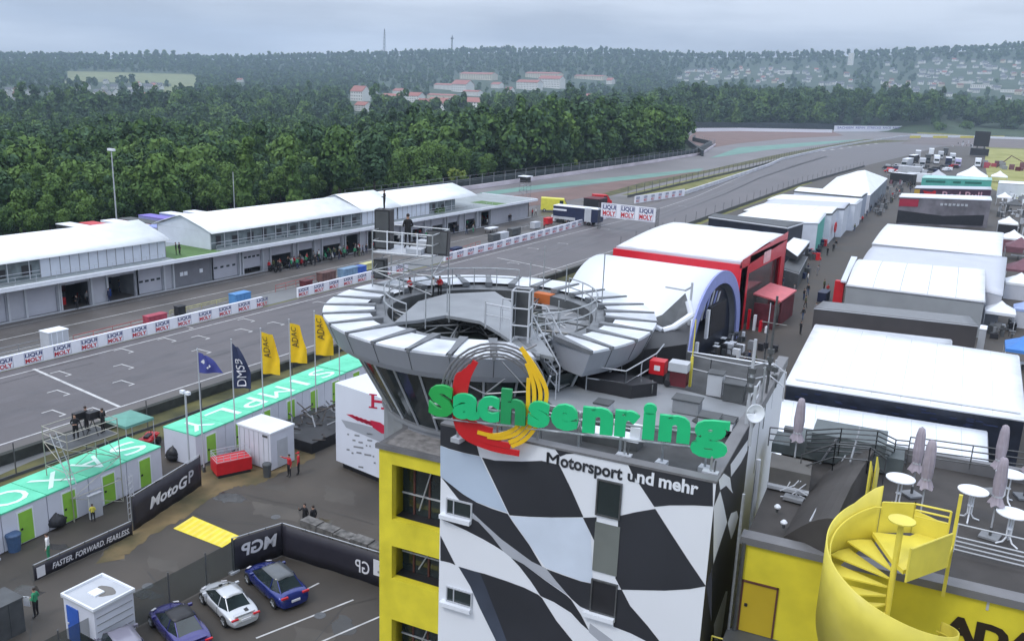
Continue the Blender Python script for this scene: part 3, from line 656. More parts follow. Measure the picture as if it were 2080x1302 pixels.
# ---------------- motorcycles ----------------
def make_bike(col):
    t=thing('motorcycle','bike','motorcycle')
    for yy in(-.68,.68):
        w=MB(); n=16
        for r0,r1,wd,m_ in ((.31,.22,.09,TIRE),):
            for i in range(n):
                a0,a1=2*math.pi*i/n,2*math.pi*(i+1)/n
                w.add([(sx*wd,yy+r*math.cos(a),.31+r*math.sin(a)) for sx in(-1,1) for r in(r0,r1) for a in(a0,a1)],[(0,1,5,4),(0,2,3,1),(4,5,7,6),(2,6,7,3)],TIRE)
        w.tube((-.03,yy,.31),(.03,yy,.31),.05,STEEL,8)
        for i in range(5): a=i*1.256; w.tube((0,yy,.31),(0,yy+.23*math.cos(a),.31+.23*math.sin(a)),.015,BLACK,4)
        w.build('wheel',TIRE,t)
    f=MB(); c=CLO[col]
    f.grid([[(-.05,.75,.75),(0,.8,.85),(.05,.75,.75)],[(-.2,.45,.55),(0,.5,1.08),(.2,.45,.55)],[(-.21,.1,.45),(0,.1,1.02),(.21,.1,.45)],[(-.13,-.25,.5),(0,-.2,.82),(.13,-.25,.5)]],c)
    f.grid([[(-.21,.5,.3),(-.21,.45,.7)],[(-.2,-.15,.32),(-.2,-.15,.62)]],c); f.grid([[(.21,.5,.7),(.21,.5,.3)],[(.2,-.15,.62),(.2,-.15,.32)]],c)
    f.build('fairing',c,t)
    s=MB(); s.ex([(-.11,-.2,.78),(.11,-.2,.78),(.06,-.85,.95),(-.06,-.85,.95)],(0,0,.08),BLACK); s.build('seat',BLACK,t)
    h=MB(); h.tube((-.33,.38,.92),(.33,.38,.92),.018,BLACK,5); h.tube((-.1,.45,.9),(-.08,.68,.31),.03,STEEL,5); h.tube((.1,.45,.9),(.08,.68,.31),.03,STEEL,5); h.tube((.12,-.1,.35),(.14,-.75,.55),.05,STEEL,6); h.tube((0,-.1,.4),(0,-.68,.31),.04,DSTEEL,5); h.build('frame',BLACK,t)
    return t
BIKES={}
def bike(x,y,rz,col,label,grp='racing motorcycles parked before the garages'):
    if col not in BIKES: b_=make_bike(col); BIKES[col]=b_; KIDS[b_.name]=[(c,[]) for c in b_.children]; b_.location=(x,y,.02); b_.rotation_euler[2]=rz; b_['label']=label; b_['group']=grp; return b_
    return dup(BIKES[col],(x,y,.02),rz,label,grp)
# ---------------- pit building ----------------
PANL=mat('pit_panel',(.40,.41,.46),.6,var=.06,scale=.8); DOORM=mat('roller_door',(.42,.43,.49),.5,var=.05,scale=.5); CLAD=mat('grey_cladding',(.17,.175,.20),.6,var=.08,scale=.8)
RDARK=mat('garage_dark_red',(.10,.012,.02),.7,var=.3,scale=1); TURF=mat('artificial_turf',(.09,.17,.055),.9,var=.12,scale=.8); ROOFD=mat('deck_membrane',(.27,.30,.31),.5,var=.12,scale=.4)
def wthing(name,label,cat,base,grp=None): return thing(name,label,cat,base,0,grp)
PB=wthing('pit_building','long low grey pit building with roller doors under a white roof edge','building',(-104,100,0))
def pb(b,name,m,**k): return adopt(b.build(name,m,None,**k),PB)
def Yat(px,X=-100.5,z=0):   # Y on plane X at pixel column px at height z
    lo,hi=-20,260
    for _ in range(50):
        md=(lo+hi)/2
        if P((X,md,z))[0]<px: lo=md
        else: hi=md
    return lo
bays=[]   # (y0,y1,kind)
for a,b_,k in [(-200,-140,'c'),(-130,-70,'c'),(-60,15,'c'),(58,118,'c'),(128,184,'o_red'),(222,276,'o_blue'),(282,331,'cw'),(355,428,'clad'),(433,484,'cw'),(495,531,'half'),(551,593,'h'),(606,636,'h'),(655,693,'h'),(702,728,'o'),(746,770,'o'),(780,812,'h'),(836,860,'h'),(876,900,'h'),(908,930,'h'),(944,965,'h'),(975,994,'o_red')]:
    bays.append((Yat(a),Yat(b_),k))
wl=MB(); wl.box(-114,10,0,-113.7,178,4,PANL); wl.box(-113.7,177.7,0,-100.5,178,4,PANL)
yy=10.
for y0,y1,k in bays:
    if y0>yy: wl.box(-100.8,yy,0,-100.5,y0,3.95,PANL)
    wl.box(-100.8,y0,3.1,-100.5,y1,3.95,PANL); yy=y1
wl.box(-100.8,yy,0,-100.5,178,3.95,PANL)
for i,(y0,y1,k) in enumerate(bays): wl.box(-105.9,y0-.3,0,-100.8,y0-.15,3.9,GREY)
pb(wl,'wall',PANL)
for y0,y1,k in bays:
    for q in (y0-.35,y1+.1): colm=MB(); colm.box(-100.5,q,0,-100.22,q+.25,3.95,LGREY); pb(colm,'pilaster',LGREY)
for y0,y1,k in bays:
    d=MB()
    if k in('c','cw'): d.box(-100.75,y0+.03,.02,-100.62,y1-.03,3.08,DOORM)
    elif k=='half': d.box(-100.75,y0+.03,.75,-100.62,y1-.03,3.08,DOORM)
    elif k=='h': d.box(-100.75,y0+.03,2.0,-100.62,y1-.03,3.08,DOORM)
    elif k=='clad': d.box(-100.6,y0,0,-100.4,y1,3.9,CLAD)
    if k in('c','cw','half','h'):
        for j in range(5):
            z=.02+(3.08-.02)*(j+1)/6
            if z>(2.05 if k=='h' else .8 if k=='half' else 0): d.box(-100.63,y0+.06,z,-100.6,y1-.06,z+.03,LGREY)
        o=pb(d,'garage_door',DOORM)
        if k in('cw','half'):
            g=MB(); zz=1.55 if k=='cw' else 2.3; n=4
            for j in range(n):
                yc=y0+(y1-y0)*(j+.6)/(n+.2); g.box(-100.62,yc-.28,zz,-100.58,yc+.28,zz+.28,PANE)
            g=g.build('door_window',PANE,o)
    elif k=='clad':
        o=pb(d,'cladding_panel',CLAD)
        for yc in (y0+1.2,y0+1.9,y1-1.7): s=MB(); s.box(-100.4,yc-.28,1.5,-100.37,yc+.28,2.05,WPAINT); s.build('notice',WPAINT,o)
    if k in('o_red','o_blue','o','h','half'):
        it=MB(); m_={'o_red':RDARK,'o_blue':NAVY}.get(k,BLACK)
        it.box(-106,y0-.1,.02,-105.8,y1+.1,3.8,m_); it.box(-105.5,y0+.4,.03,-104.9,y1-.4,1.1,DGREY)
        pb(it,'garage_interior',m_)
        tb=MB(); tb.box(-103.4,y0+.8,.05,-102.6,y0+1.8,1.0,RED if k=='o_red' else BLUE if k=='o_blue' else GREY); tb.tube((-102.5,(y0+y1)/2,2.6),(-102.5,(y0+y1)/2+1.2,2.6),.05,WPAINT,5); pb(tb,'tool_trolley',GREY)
df=MB(); df.box(-114.2,10,3.97,-98.75,178.6,4.28,ROOFD); pb(df,'roof_deck',ROOFD)
df=MB(); df.box(-98.74,10,3.92,-98.45,178.6,4.42,WPAINT); df.box(-98.9,178.62,3.92,-114,178.8,4.42,WPAINT); pb(df,'roof_edge',WPAINT)
df=MB(); df.box(-108,Yat(341,-101,4.3),4.29,-98.8,Yat(436,-101,4.3),4.31,TURF); pb(df,'turf_terrace',TURF)
df=MB(); df.box(-106,161.5,4.29,-98.8,166,4.31,TURF); pb(df,'turf_terrace',TURF)
r_=MB()
for y0,y1 in ((Yat(440,-99.6,4.3),Yat(735,-99.6,4.3)),(Yat(-60,-99.6,4.3),Yat(330,-99.6,4.3)),(Yat(735,-99.6,4.3),Yat(1000,-99.6,4.3))):
    n=int((y1-y0)/2.5)
    for i in range(n+1): y=y0+(y1-y0)*i/n; r_.tube((-99.5,y,4.28),(-99.5,y,5.2),.025,LGREY,4)
    for z in (5.2,4.75): r_.tube((-99.5,y0,z),(-99.5,y1,z),.02,LGREY,4)
pb(r_,'roof_railing',LGREY)
pl=MB()
for k in range(6): pl.box(-105+k*.02,Yat(885,-101,4.6)+k*.5,4.3,-100.8,Yat(885,-101,4.6)+k*.5+.4,5.0+.25*(k%2),LEAF[0])
pb(pl,'planting_box',LEAF[0])
# kerb strip before the garages
kerb('garage_kerb',[(-99.9,10),(-99.9,178)],.5,LGREY,.06)
# --- hospitality tents on the deck ---
TWALL=mat('tent_wall',(.60,.64,.72),.55,var=.05,scale=.8); CLEAR=mat('tent_window',(.14,.17,.18),.2,var=.35,scale=.8)
def deck_tent(label,y0,y1,walls,gable='',x0=-101.3,x1=-113,ze=6.9,zr=9.0,cat='tent'):
    t=wthing('hospitality_tent',label,cat,((x0+x1)/2,(y0+y1)/2,4.3),'white tents on the pit roof'); xm=(x0+x1)/2
    rf=MB(); n=8; rows=[]
    for j in range(n+1):
        s=j/n; x=x0+.8+(x1-.8-x0-.8)*s; z=ze-.15+(zr-ze)*(1-abs(2*s-1))**.85
        rows.append([(x,y0-.4,z),(x,(y0+y1)/2,z),(x,y1+.4,z)])
    rf.grid(rows,WHITE); adopt(rf.build('roof',WHITE,None,solid=.06,smooth=True),t)
    w=MB()
    for yq in (y0,y1):
        w.face([(x0,yq,ze-.1),(x1,yq,ze-.1),(xm,yq,zr-.15)],TWALL)
    w.box(x1,y0,4.3,x1+.1,y1,ze-.1,TWALL)
    if 'L' in gable: w.box(x1,y0,4.3,x0,y0+.06,ze-.12,TWALL)
    if 'R' in gable: w.box(x1,y1-.06,4.3,x0,y1,ze-.12,TWALL)
    adopt(w.build('end_wall',TWALL,None),t)
    for a,b_,k in walls:
        p_=MB(); n=max(1,int((b_-a)/1.25))
        if k=='w':
            for i in range(n): p_.box(x0-.02,a+(b_-a)*i/n+.05,4.35,x0+.04,a+(b_-a)*(i+1)/n-.05,ze-.12,TWALL)
            for i in range(n+1): p_.box(x0-.03,a+(b_-a)*i/n-.05,4.35,x0+.05,a+(b_-a)*i/n+.05,ze-.12,GREY)
            adopt(p_.build('side_wall',TWALL,None),t)
        else:
            p_.box(x0-.03,a,4.35,x0,b_,ze-.12,CLEAR)
            for i in range(0,n+1,2): p_.box(x0-.02,a+(b_-a)*i/n-.06,4.35,x0+.05,a+(b_-a)*i/n+.06,ze-.12,LGREY)
            p_.box(x0-.01,a,5.2,x0+.04,b_,5.28,LGREY)
            for i in range(int((b_-a)/3)): 
                q=a+1+i*3; p_.box(x0-.2,q,4.9,x0+.03,q+.9+.5*((i*7)%3)/3,6.2-.4*((i*5)%3)/3,BLACK)
            adopt(p_.build('window_wall',CLEAR,None),t)
    return t
T1a,T1b,T1c=Yat(-80,-101.3,5),Yat(82,-101.3,5),Yat(336,-101.3,5)
deck_tent('long white tent roof at the left end of the pit building, white slatted side wall',T1a,T1c,[(T1a,T1b,'g'),(T1b,T1c,'w')],'R')
T2a,T2c=Yat(428,-101.3,5),Yat(733,-101.3,5)
deck_tent('long white tent roof in the middle of the pit building, glazed front with terrace',T2a,T2c,[(T2a,T2c,'g')],'L')
T3a,T3b,T3c,T3d=Yat(735,-101.3,5),Yat(806,-101.3,5),Yat(872,-101.3,5),Yat(962,-101.3,5)
deck_tent('white tent with a gabled white slatted front between the two glazed tents',T3a,T3b,[(T3a,T3b,'w')],'LR',zr=9.4)
deck_tent('white tent at the far end of the pit roof with half slatted, half open front',T3b+.3,T3d,[(T3b+.3,T3c,'w'),(T3c,T3d-7,'g')],'')
# --- trucks and awnings behind the pit building ---
def roofbox(name,label,cat,x,y,L_,W_,H_,m,mr,grp,rz=0):
    g=G(x,y,H_); t=wthing(name,label,cat,(g[0],g[1],0),grp)
    b=MB(rotz(rz)); b.box(-L_/2,-W_/2,.9,L_/2,W_/2,H_-.12,m); b.build('body',m,t)
    b=MB(rotz(rz)); b.box(-L_/2-.04,-W_/2-.04,H_-.12,L_/2+.04,W_/2+.04,H_,mr); b.build('roof',mr,t)
    b=MB(rotz(rz))
    for k in (-.38,-.3,.3): 
        for s in(-1,1): b.tube((k*L_,s*W_/2-s*.3,.45),(k*L_,s*W_/2,.45),.45,TIRE,10)
    b.build('wheels',TIRE,t)
    return t
for (x,y,m_,mr,lb) in [(165,459,BLACK,WPAINT,'black trailer with white roof behind the left pit tent'),(212,457,WPAINT,RED,'trailer with dull red roof behind the left pit tent'),(255,452,WPAINT,WPAINT,'white trailer under the floodlight pole behind the pits'),(290,448,RED,DGREY,'dark roofed red trailer behind the pits'),(330,441,PURP,mat('violet_roof',(.22,.18,.55),.5,var=.08),'trailer with violet roof behind the pits'),(372,436,PURP,WPAINT,'violet trailer with white roof behind the pits'),(420,433,WPAINT,WPAINT,'white trailer left behind the middle pit tent'),(300,470,LGREY,WPAINT,'low white trailer between the pit tents'),(345,463,LGREY,PURP,'pale trailer with bluish roof between the pit tents')]:
    roofbox('trailer',lb,'trailer',x,y,10,2.6,4,m_,mr,'trailers parked behind the pits',0)
# poles
def pole(name,label,cat,x,y,h,z=0,lamp=True,grp=None,r=.12,side=(1,0)):
    g=G(x,y,z) if z is not None else TG(x,y,60); t=wthing(name,label,cat,g,grp); b=MB(); b.tube((0,0,-.3),(0,0,h),r,LGREY,8,r*.6); b.build('pole',LGREY,t)
    if lamp: b=MB(); b.box(-.9,-.25,h-.1,.9,.25,h+.35,WPAINT); b.build('floodlight',WPAINT,t)
    return t
pole('floodlight_pole','tall thin floodlight pole behind the left pit tent','light pole',238,460,14.6,0,True,None,.16)
pole('floodlight_pole','plain tall pole standing before the wood behind the middle pit tent','light pole',477,440,9.5,0,False,None,.13)
# ---------------- advertising walls ----------------
LQB=mat('logo_blue',(.03,.04,.16),.5,var=0); LQR=mat('logo_red',(.50,.015,.03),.5,var=0)
def logo_mesh(w,h,x=.02):
    a=textmesh('LIQUI',1,.035); b_=textmesh('MOLY',1,.035); vs=[];fs=[];mi=[]
    for me,yc,hh in ((a,.25,.44),(b_,-.25,.44)):
        v=np.array([q.co[:] for q in me.vertices]); mn,mx_=v.min(0),v.max(0); k=len(vs)
        for q in v: vs.append((0,(q[0]-mn[0])/(mx_[0]-mn[0])*w-w/2,((q[1]-mn[1])/(mx_[1]-mn[1])-.5)*hh*h+yc*h))
        for p in me.polygons: fs.append([i+k for i in p.vertices]); mi.append(0 if yc>0 else 1)
    f=.03*h; 
    for (y0,z0,y1,z1) in ((-w*.55,-h*.54,w*.55,-h*.54+f),(-w*.55,h*.54-f,w*.55,h*.54),(-w*.55,-h*.54,-w*.55+f,h*.54),(w*.55-f,-h*.54,w*.55,h*.54)):
        k=len(vs); vs+=[(0,y0,z0),(0,y1,z0),(0,y1,z1),(0,y0,z1)]; fs.append([k,k+1,k+2,k+3]); mi.append(0)
    me=bpy.data.meshes.new('sponsor_logo'); me.from_pydata(vs,[],fs); me.materials.append(LQB); me.materials.append(LQR); me.polygons.foreach_set('material_index',mi); return me
LOGO=logo_mesh(1.75,1.02)
ADW=mat('ad_wall_white',(.78,.79,.86),.45,var=.03)
def adwall(label,pts,h=1.35,pitch=3.3,grp='white advertising walls beside the straight',logo=LOGO,off=.6,z=0):
    pts=[np.array(p[:2],float) for p in pts]; t=wthing('advertising_wall',label,'barrier',(pts[0][0],pts[0][1],z),grp)
    b=MB(); base=np.array([*pts[0],z])
    acc=off
    for p,q in zip(pts[:-1],pts[1:]):
        d=q-p; l=np.linalg.norm(d); d/=l; n=np.array([d[1],-d[0]]); a=math.atan2(-d[0],d[1])
        b.ex([(*(p-pts[0]),0),(*(q-pts[0]),0),(*(q-pts[0]-n*.3),0),(*(p-pts[0]-n*.3),0)],(0,0,h),ADW)
        while acc<l and logo:
            c=p+d*acc+n*.012; o=bpy.data.objects.new('sponsor_logo',logo); COL.objects.link(o); o.parent=t; o.location=(c[0]-pts[0][0],c[1]-pts[0][1],h*.5); o.rotation_euler[2]=a; o.scale=(1,1,h/1.35); acc+=pitch
        acc-=l
    b.build('wall',ADW,t); 
    return t
g=lambda x,y:G(x,y)[:2]
adwall('white advertising wall with blue and red logos along the near left of the track',[(-83.2,38),(-83.2,g(541,625)[1])],off=.6,pitch=3.05)
adwall('white advertising wall behind the flags, between the two gaps',[(-83.3,g(605,605)[1]),(-83.3,g(826,550)[1])],off=1.0,pitch=3.05)
adwall('long white advertising wall running up to the logo gantry',[(-83.3,g(905,532)[1]),(-83.3,135),(-84.1,160),(-85.8,g(1240,442)[1])],off=1.3,pitch=3.3)
adwall('short white advertising wall beyond the logo gantry',[g(1290,414),g(1390,398)],h=2.0,off=1.5,pitch=4.4)
def lowall(name,label,cat,pts,h,w,m,base=0,grp=None,closed=False):
    pts=[np.array(p,float) for p in pts]; t=wthing(name,label,cat,(pts[0][0],pts[0][1],0),grp); b=MB(o=(-pts[0][0],-pts[0][1],0))
    for p,q in zip(pts[:-1],pts[1:]):
        d=(q-p)[:2]; d/=np.linalg.norm(d); n=np.array([d[1],-d[0],0])*w/2 if len(d)==2 else 0
        P3=lambda v,s:(v[0]+s*n[0],v[1]+s*n[1],(v[2] if len(v)>2 else 0)+base)
        b.ex([P3(p,-1),P3(q,-1),P3(q,1),P3(p,1)],(0,0,h),m)
    b.build('wall',m,t); return t,pts
def posts(t,pts,h,step,r,m,name='post',z0=0,max_=90,mesh=None,rail=True):
    k=0; acc=0; b=MB(o=(-pts[0][0],-pts[0][1],0))
    pm=MB(); pm.tube((0,0,z0),(0,0,h),r,m,5); po=None
    for p,q in zip(pts[:-1],pts[1:]):
        l=np.linalg.norm((q-p)[:2])
        while acc<l and k<max_:
            c=p+(q-p)*acc/l
            if po is None: po=pm.build(name,m,t); o=po
            else: o=po.copy(); COL.objects.link(o)
            o.parent=t; o.location=(c[0]-pts[0][0],c[1]-pts[0][1],c[2] if len(c)>2 else 0); k+=1; acc+=step
        acc-=l
        if rail:
            b.tube((p[0],p[1],h),(q[0],q[1],h),.03,m,4); b.tube((p[0],p[1],(h+z0)/2),(q[0],q[1],(h+z0)/2),.02,m,4)
    if rail: b.build('wire',m,t)
BARR=mat('barrier_white',(.52,.53,.58),.6,var=.15,scale=.3); MESHD=mat('dark_fence_mesh',(.035,.045,.05),.8,var=.3,scale=.4)
W_=[(*p,0) for p in WL[1:10]]
t,pt=lowall('concrete_wall','pale concrete wall between the straight and the returning track','barrier',[(*p,0) for p in [(-90.5,256),(-93.5,290),(-104,400),(-112,460),(-119,600),(-121.7,754),(-120,955),(-111,1056),(-70,1102),(-16,1114)]],1.2,.5,BARR)
t,pt=lowall('outer_wall','white and pink outer wall along the returning track','barrier',[(*p,0) for p in [(-141,160),(-142.2,217.6),(-146,330),(-153.3,455),(-180,560),(-205,600)]],1.2,.5,mat('pale_pink_wall',(.55,.50,.55),.6,var=.2,scale=.1)); posts(t,pt,4.2,7,.09,GREY,'fence_post',1.2)
t,pt=lowall('dark_bank','dark hedge like bank along the outer wall under the wood','fence',[(*p,0) for p in [(-144.5,160),(-145.5,217),(-149.5,330),(-157,455),(-184,563),(-210,603),(-222,640)]],2.6,1.2,MESHD)
t,pt=lowall('tyre_wall','dark wall running back to the gravel bed','barrier',[(*p[:2],0) for p in [G(1427,318),G(1400,297),G(1384,282)]],3,1,MESHD)
adwall('white wall around the far gravel bed under the wood',[g(1410,268),g(1500,267),g(1690,270)],h=3.2,logo=None)
adwall('tall white sign wall with pale blue lettering at the far first turn',[g(1694,268),g(1836,268)],h=6.5,logo=None)
adwall('white wall right of the tall sign at the far first turn',[g(1838,268),g(1883,269)],h=3.2,logo=None)
adwall('short white wall right of the gap at the far first turn',[g(1888,270),g(1925,271)],h=3.0,logo=None)
a_=G(1700,262,3.6); bq=G(1830,262,3.6); uu=bq-a_; uu[2]=0
o=text('lettering','SACHSEN  RENN  STRECKE  RACE  RING',mat('pale_blue_lettering',(.22,.22,.42),.6,var=0),(a_+bq)/2+np.array([0,-2,1.0]),uu,(0,0,1),3,width=np.linalg.norm(uu)*.98,bold=.03)
for q in bpy.data.objects:
    if q.get('label','').startswith('tall white sign wall'): adopt(o,q)
t,pt=lowall('dark_fence','low dark fence behind the far white walls','fence',[(*p[:2],0) for p in [G(1400,263),G(1690,264),G(1900,267)]],7,1.5,MESHD)
t,pt=lowall('tyre_barrier','yellow and white padded barrier along the far first turn','barrier',[(*g(1850,279),0),(*g(1960,280),0),(*g(2090,284),0)],2.2,1,WPAINT)
for k,(x0,x1) in enumerate([(1848,1870),(1895,1925),(1950,1978),(2010,2040)]):
    a=G(x0,281);c=G(x1,281); b=MB(o=(-t.location[0],-t.location[1],0)); b.ex([(a[0],a[1]-.8,0),(c[0],c[1]-.8,0),(c[0],c[1]-.4,0),(a[0],a[1]-.4,0)],(0,0,2.3),YELS); b.build('yellow_pad',YELS,t)
# catch fence on the right side of the straight
t,pt=lowall('catch_fence','grey crash barrier on the far right side of the straight','fence',[(-64.6,150,0),(-67.2,212,0),(-71.4,324,0),(-70.5,450,0)],.8,.15,DGREY); posts(t,pt,2.8,8,.05,DSTEEL,'fence_post',0,rail=False)
t,pt=lowall('debris_fence','dark net fence between the pit exit and the track','fence',[(-100,235,0),(-103,300,0),(-107,390,0),(-112,455,0),(-118,560,0),(-121,700,0)],.7,.15,DGREY); posts(t,pt,3.2,7,.08,DSTEEL,'fence_post',0)
# start gantry
t=wthing('logo_gantry','banner gantry with three blue and red logos over the track','gantry',(-73,173,0)); b=MB()
for x in (-6.9,6.4):
    for dx in(-.25,.25):
        for dy in (-.25,.25): b.tube((x+dx,dy,0),(x+dx,dy,5.8),.04,DSTEEL,4)
    for k in range(6): b.tube((x-.25,-.25,k*.95),(x+.25,-.25,(k+1)*.95),.03,DSTEEL,4)
b.build('truss_tower',DSTEEL,t)
b=MB(); b.box(-6.6,-.12,2.75,6.1,.12,5.75,ADW); b.build('banner',ADW,t)
for x in (-4.6,-.3,3.9): o=bpy.data.objects.new('sponsor_logo',LOGO); COL.objects.link(o); o.parent=t; o.location=(x,-.14,4.25); o.rotation_euler[2]=-math.pi/2; o.scale=(1,1.7,2.4)
# ---------------- things along the pit wall ----------------
def crate(name,label,cat,x,y,L_,W_,H_,m,grp=None,rz=0,legs=0.,top=None,z=0):
    gq=G(x,y,z); t=thing(name,label,cat,(gq[0],gq[1],z),rz,grp); b=MB(); b.box(-W_/2,-L_/2,legs,W_/2,L_/2,H_-.08,m); 
    for k in range(max(1,int(L_/.6))): yq=-L_/2+(k+.5)*.6; b.box(W_/2,yq-.03,legs+.05,W_/2+.03,yq+.03,H_-.12,top or m)
    b.build('body',m,t); b=MB(); b.box(-W_/2-.05,-L_/2-.05,H_-.08,W_/2+.05,L_/2+.05,H_,top or m); b.build('lid',top or m,t)
    if legs:
        for sx in(-1,1):
            for sy in(-1,1): q=MB(); q.tube((sx*W_*.4,sy*L_*.4,0),(sx*W_*.4,sy*L_*.4,legs),.06,TIRE,5); q.build('leg',TIRE,t)
    return t
LB=mat('light_blue_crate',(.08,.24,.5),.5,var=.1)
crate('pit_board_hut','white glazed timing hut by the pit wall','hut',113,708,2.2,1.6,2.1,LGREY,top=WPAINT)
crate('pit_wall_stand','dull red timing stand behind the pit wall','stand',316,660,2.6,1.0,1.3,mat('dull_red',(.35,.05,.08),.6,var=.2),legs=.3)
crate('pit_wall_stand','light blue covered stand behind the pit wall','stand',488,617,2.6,1.3,1.5,LB,legs=.1)
crate('pit_wall_stand','black equipment box standing by the yellow rail','box',366,640,1.1,.8,1.2,BLACK)
crate('pit_wall_stand','brown shelved stand behind the second wall','stand',663,573,3.0,1.1,1.6,mat('brown_stand',(.12,.06,.055),.7,var=.3),legs=.3)
crate('pit_wall_stand','small dark red stand left of the brown one','stand',622,583,1.6,1.0,1.0,RDARK,legs=.2)
crate('pit_wall_stand','pale blue covered stand right of the brown one','stand',708,563,3.6,1.2,1.5,mat('pale_blue_cover',(.16,.26,.38),.6,var=.2),legs=.2)
crate('pit_wall_stand','blue stand under the tower scaffold','stand',730,558,2.0,1.2,1.4,BLUE,legs=.2)
crate('pit_wall_stand','yellowish stand right of the blue stands','stand',752,549,4,1.1,1.3,mat('yellowish_cover',(.5,.48,.22),.6,var=.2),legs=.3)
for i,(x,y,m_,lb,l) in enumerate([(925,520,CLO['navy'],'dark blue stand behind the wall right of the black loudspeaker',2.6),(1003,491,DGREY,'grey stand among the far pit wall stands',2.6),(1020,487,LGREY,'pale grey stand among the far pit wall stands',3),(1044,478,DGREY,'dark low stand before the white tabletop',3.5),(1087,465,LGREY,'pale stand with glazed front, far pit wall',2.5),(1113,456,RED,'bright red stand before the white trailer',2.2),(1128,450,WPAINT,'small white stand right of the red one',1.8)]):
    crate('pit_wall_stand',lb,'stand',x,y,l,1.2,1.5,m_,'stands along the far pit wall',0,.2)
crate('table','white table in the far pit lane','table',998,472,3.2,1.4,1.0,LGREY,legs=.7,top=WPAINT)
def rail(label,x0,y0,x1,y1,m_,h=1.0,name='safety_rail',grp='low rails along the pit lane',step=2.,z=0):
    a,c=G(x0,y0,z),G(x1,y1,z); t=wthing(name,label,'rail',a,grp); b=MB(o=-a)
    for zz in (h,h*.55): b.tube((*a[:2],zz+z),(*c[:2],zz+z),.045,m_,5)
    b.build('rail',m_,t); b=MB(o=-a); n=max(1,int(np.linalg.norm(c-a)/step))
    for i in range(n+1): q=a+(c-a)*i/n; b.tube((*q[:2],z),(*q[:2],h+z),.035,m_,5)
    b.build('uprights',m_,t); return t
rail('faded red rail behind the pit wall, left',150,700,303,662,mat('faded_red',(.4,.12,.11),.7,var=.3))
rail('faded yellow rail behind the pit wall beside the blue stand',345,641,470,612,mat('faded_yellow',(.5,.48,.2),.7,var=.3),.6)
rail('grey rail at the left edge behind the pit wall',-20,732,95,705,GREY)
rail('pinkish rail behind the second advertising wall',560,594,640,573,mat('faded_red',(0,0,0)))
rail('red rail behind the long advertising wall',905,527,975,503,mat('faded_red',(0,0,0)),1.2)
rail('grey rail before the white trailer',1025,478,1080,462,GREY)
# tyres / vehicles at the pit exit
def van(name,label,cat,x,y,L_,W_,H_,m,grp=None,rz=0.,cab=2.,stripe=None,z=0,at=None):
    gq=G(x,y,z) if at is None else at; t=thing(name,label,cat,(gq[0],gq[1],gq[2]),rz,grp)
    b=MB(); hl=L_/2; b.ex([(-W_/2,-hl,.45),(-W_/2,hl,.45),(-W_/2,hl,H_*.42),(-W_/2,hl-.55,H_*.52),(-W_/2,hl-1.35,H_*.96),(-W_/2,-hl,H_)],(W_,0,0),m); b.build('body',m,t,bevel=.06)
    g_=MB(); g_.ex([(-W_/2+.1,hl-.57,H_*.56),(-W_/2+.1,hl-1.28,H_*.92),(W_/2-.1,hl-1.28,H_*.92),(W_/2-.1,hl-.57,H_*.56)],(0,.04,.03),GLASS)
    for s in(-1,1): g_.box(s*W_/2,hl-2.4,H_*.55,s*(W_/2+.02),hl-1.5,H_*.85,GLASS)
    g_.build('windscreen',GLASS,t)
    for yq in (-hl+.9,hl-.95):
        for s in(-1,1): q=MB(); q.tube((s*(W_/2-.2),yq,.38),(s*(W_/2+.03),yq,.38),.38,TIRE,14); q.tube((s*(W_/2),yq,.38),(s*(W_/2+.04),yq,.38),.2,LGREY,8); q.build('wheel',TIRE,t)
    if stripe: q=MB(); [q.box(s*W_/2,-hl+.2,H_*.35,s*(W_/2+.012),hl-2.5,H_*.5,stripe) for s in(-1,1)]; q.build('stripe',stripe,t)
    return t
van('yellow_truck','yellow rescue truck parked at the pit exit','truck',1127,430,7,2.6,3.4,mat('rescue_yellow',(.70,.66,.08),.45,var=.08),rz=-1.1)
t=roofbox('race_trailer','long white and navy trailer beside the yellow truck','trailer',1175,420,11,3,3.9,NAVY,WPAINT,None,.05)
b=MB(rotz(.05)); b.box(-5.5,-1.52,2.8,-2.2,-1.5,3.2,WPAINT); b.box(-5.5,-1.52,.9,0,-1.5,1.5,LGREY); b.box(2.2,-1.52,.9,3.8,-1.5,4,LGREY); b.build('side_graphic',WPAINT,t)
crate('black_awning','black tent box between the trailer and the gantry','tent',1208,437,5,4,4.2,BLACK,top=RDARK)
van('red_truck','small red fire truck behind the white trailer','truck',1222,416,5,2.3,2.8,RED,rz=-.8)
van('blue_car','dark blue van beside the trailer by the wall','van',1175,450,4.4,1.8,1.6,NAVY,rz=-1.4)
van('white_car','white car left of the dark blue van','car',1148,452,4.2,1.8,1.5,WPAINT,rz=-1.5)
van('red_van','dark red van at the far end of the pit building','van',1050,432,5.4,2.2,2.6,mat('dark_red_van',(.30,.03,.06),.5,var=.1),rz=-1.3)
crate('white_container','white container beside the dark red van','container',1022,437,4,3,3.4,LGREY,top=WPAINT)
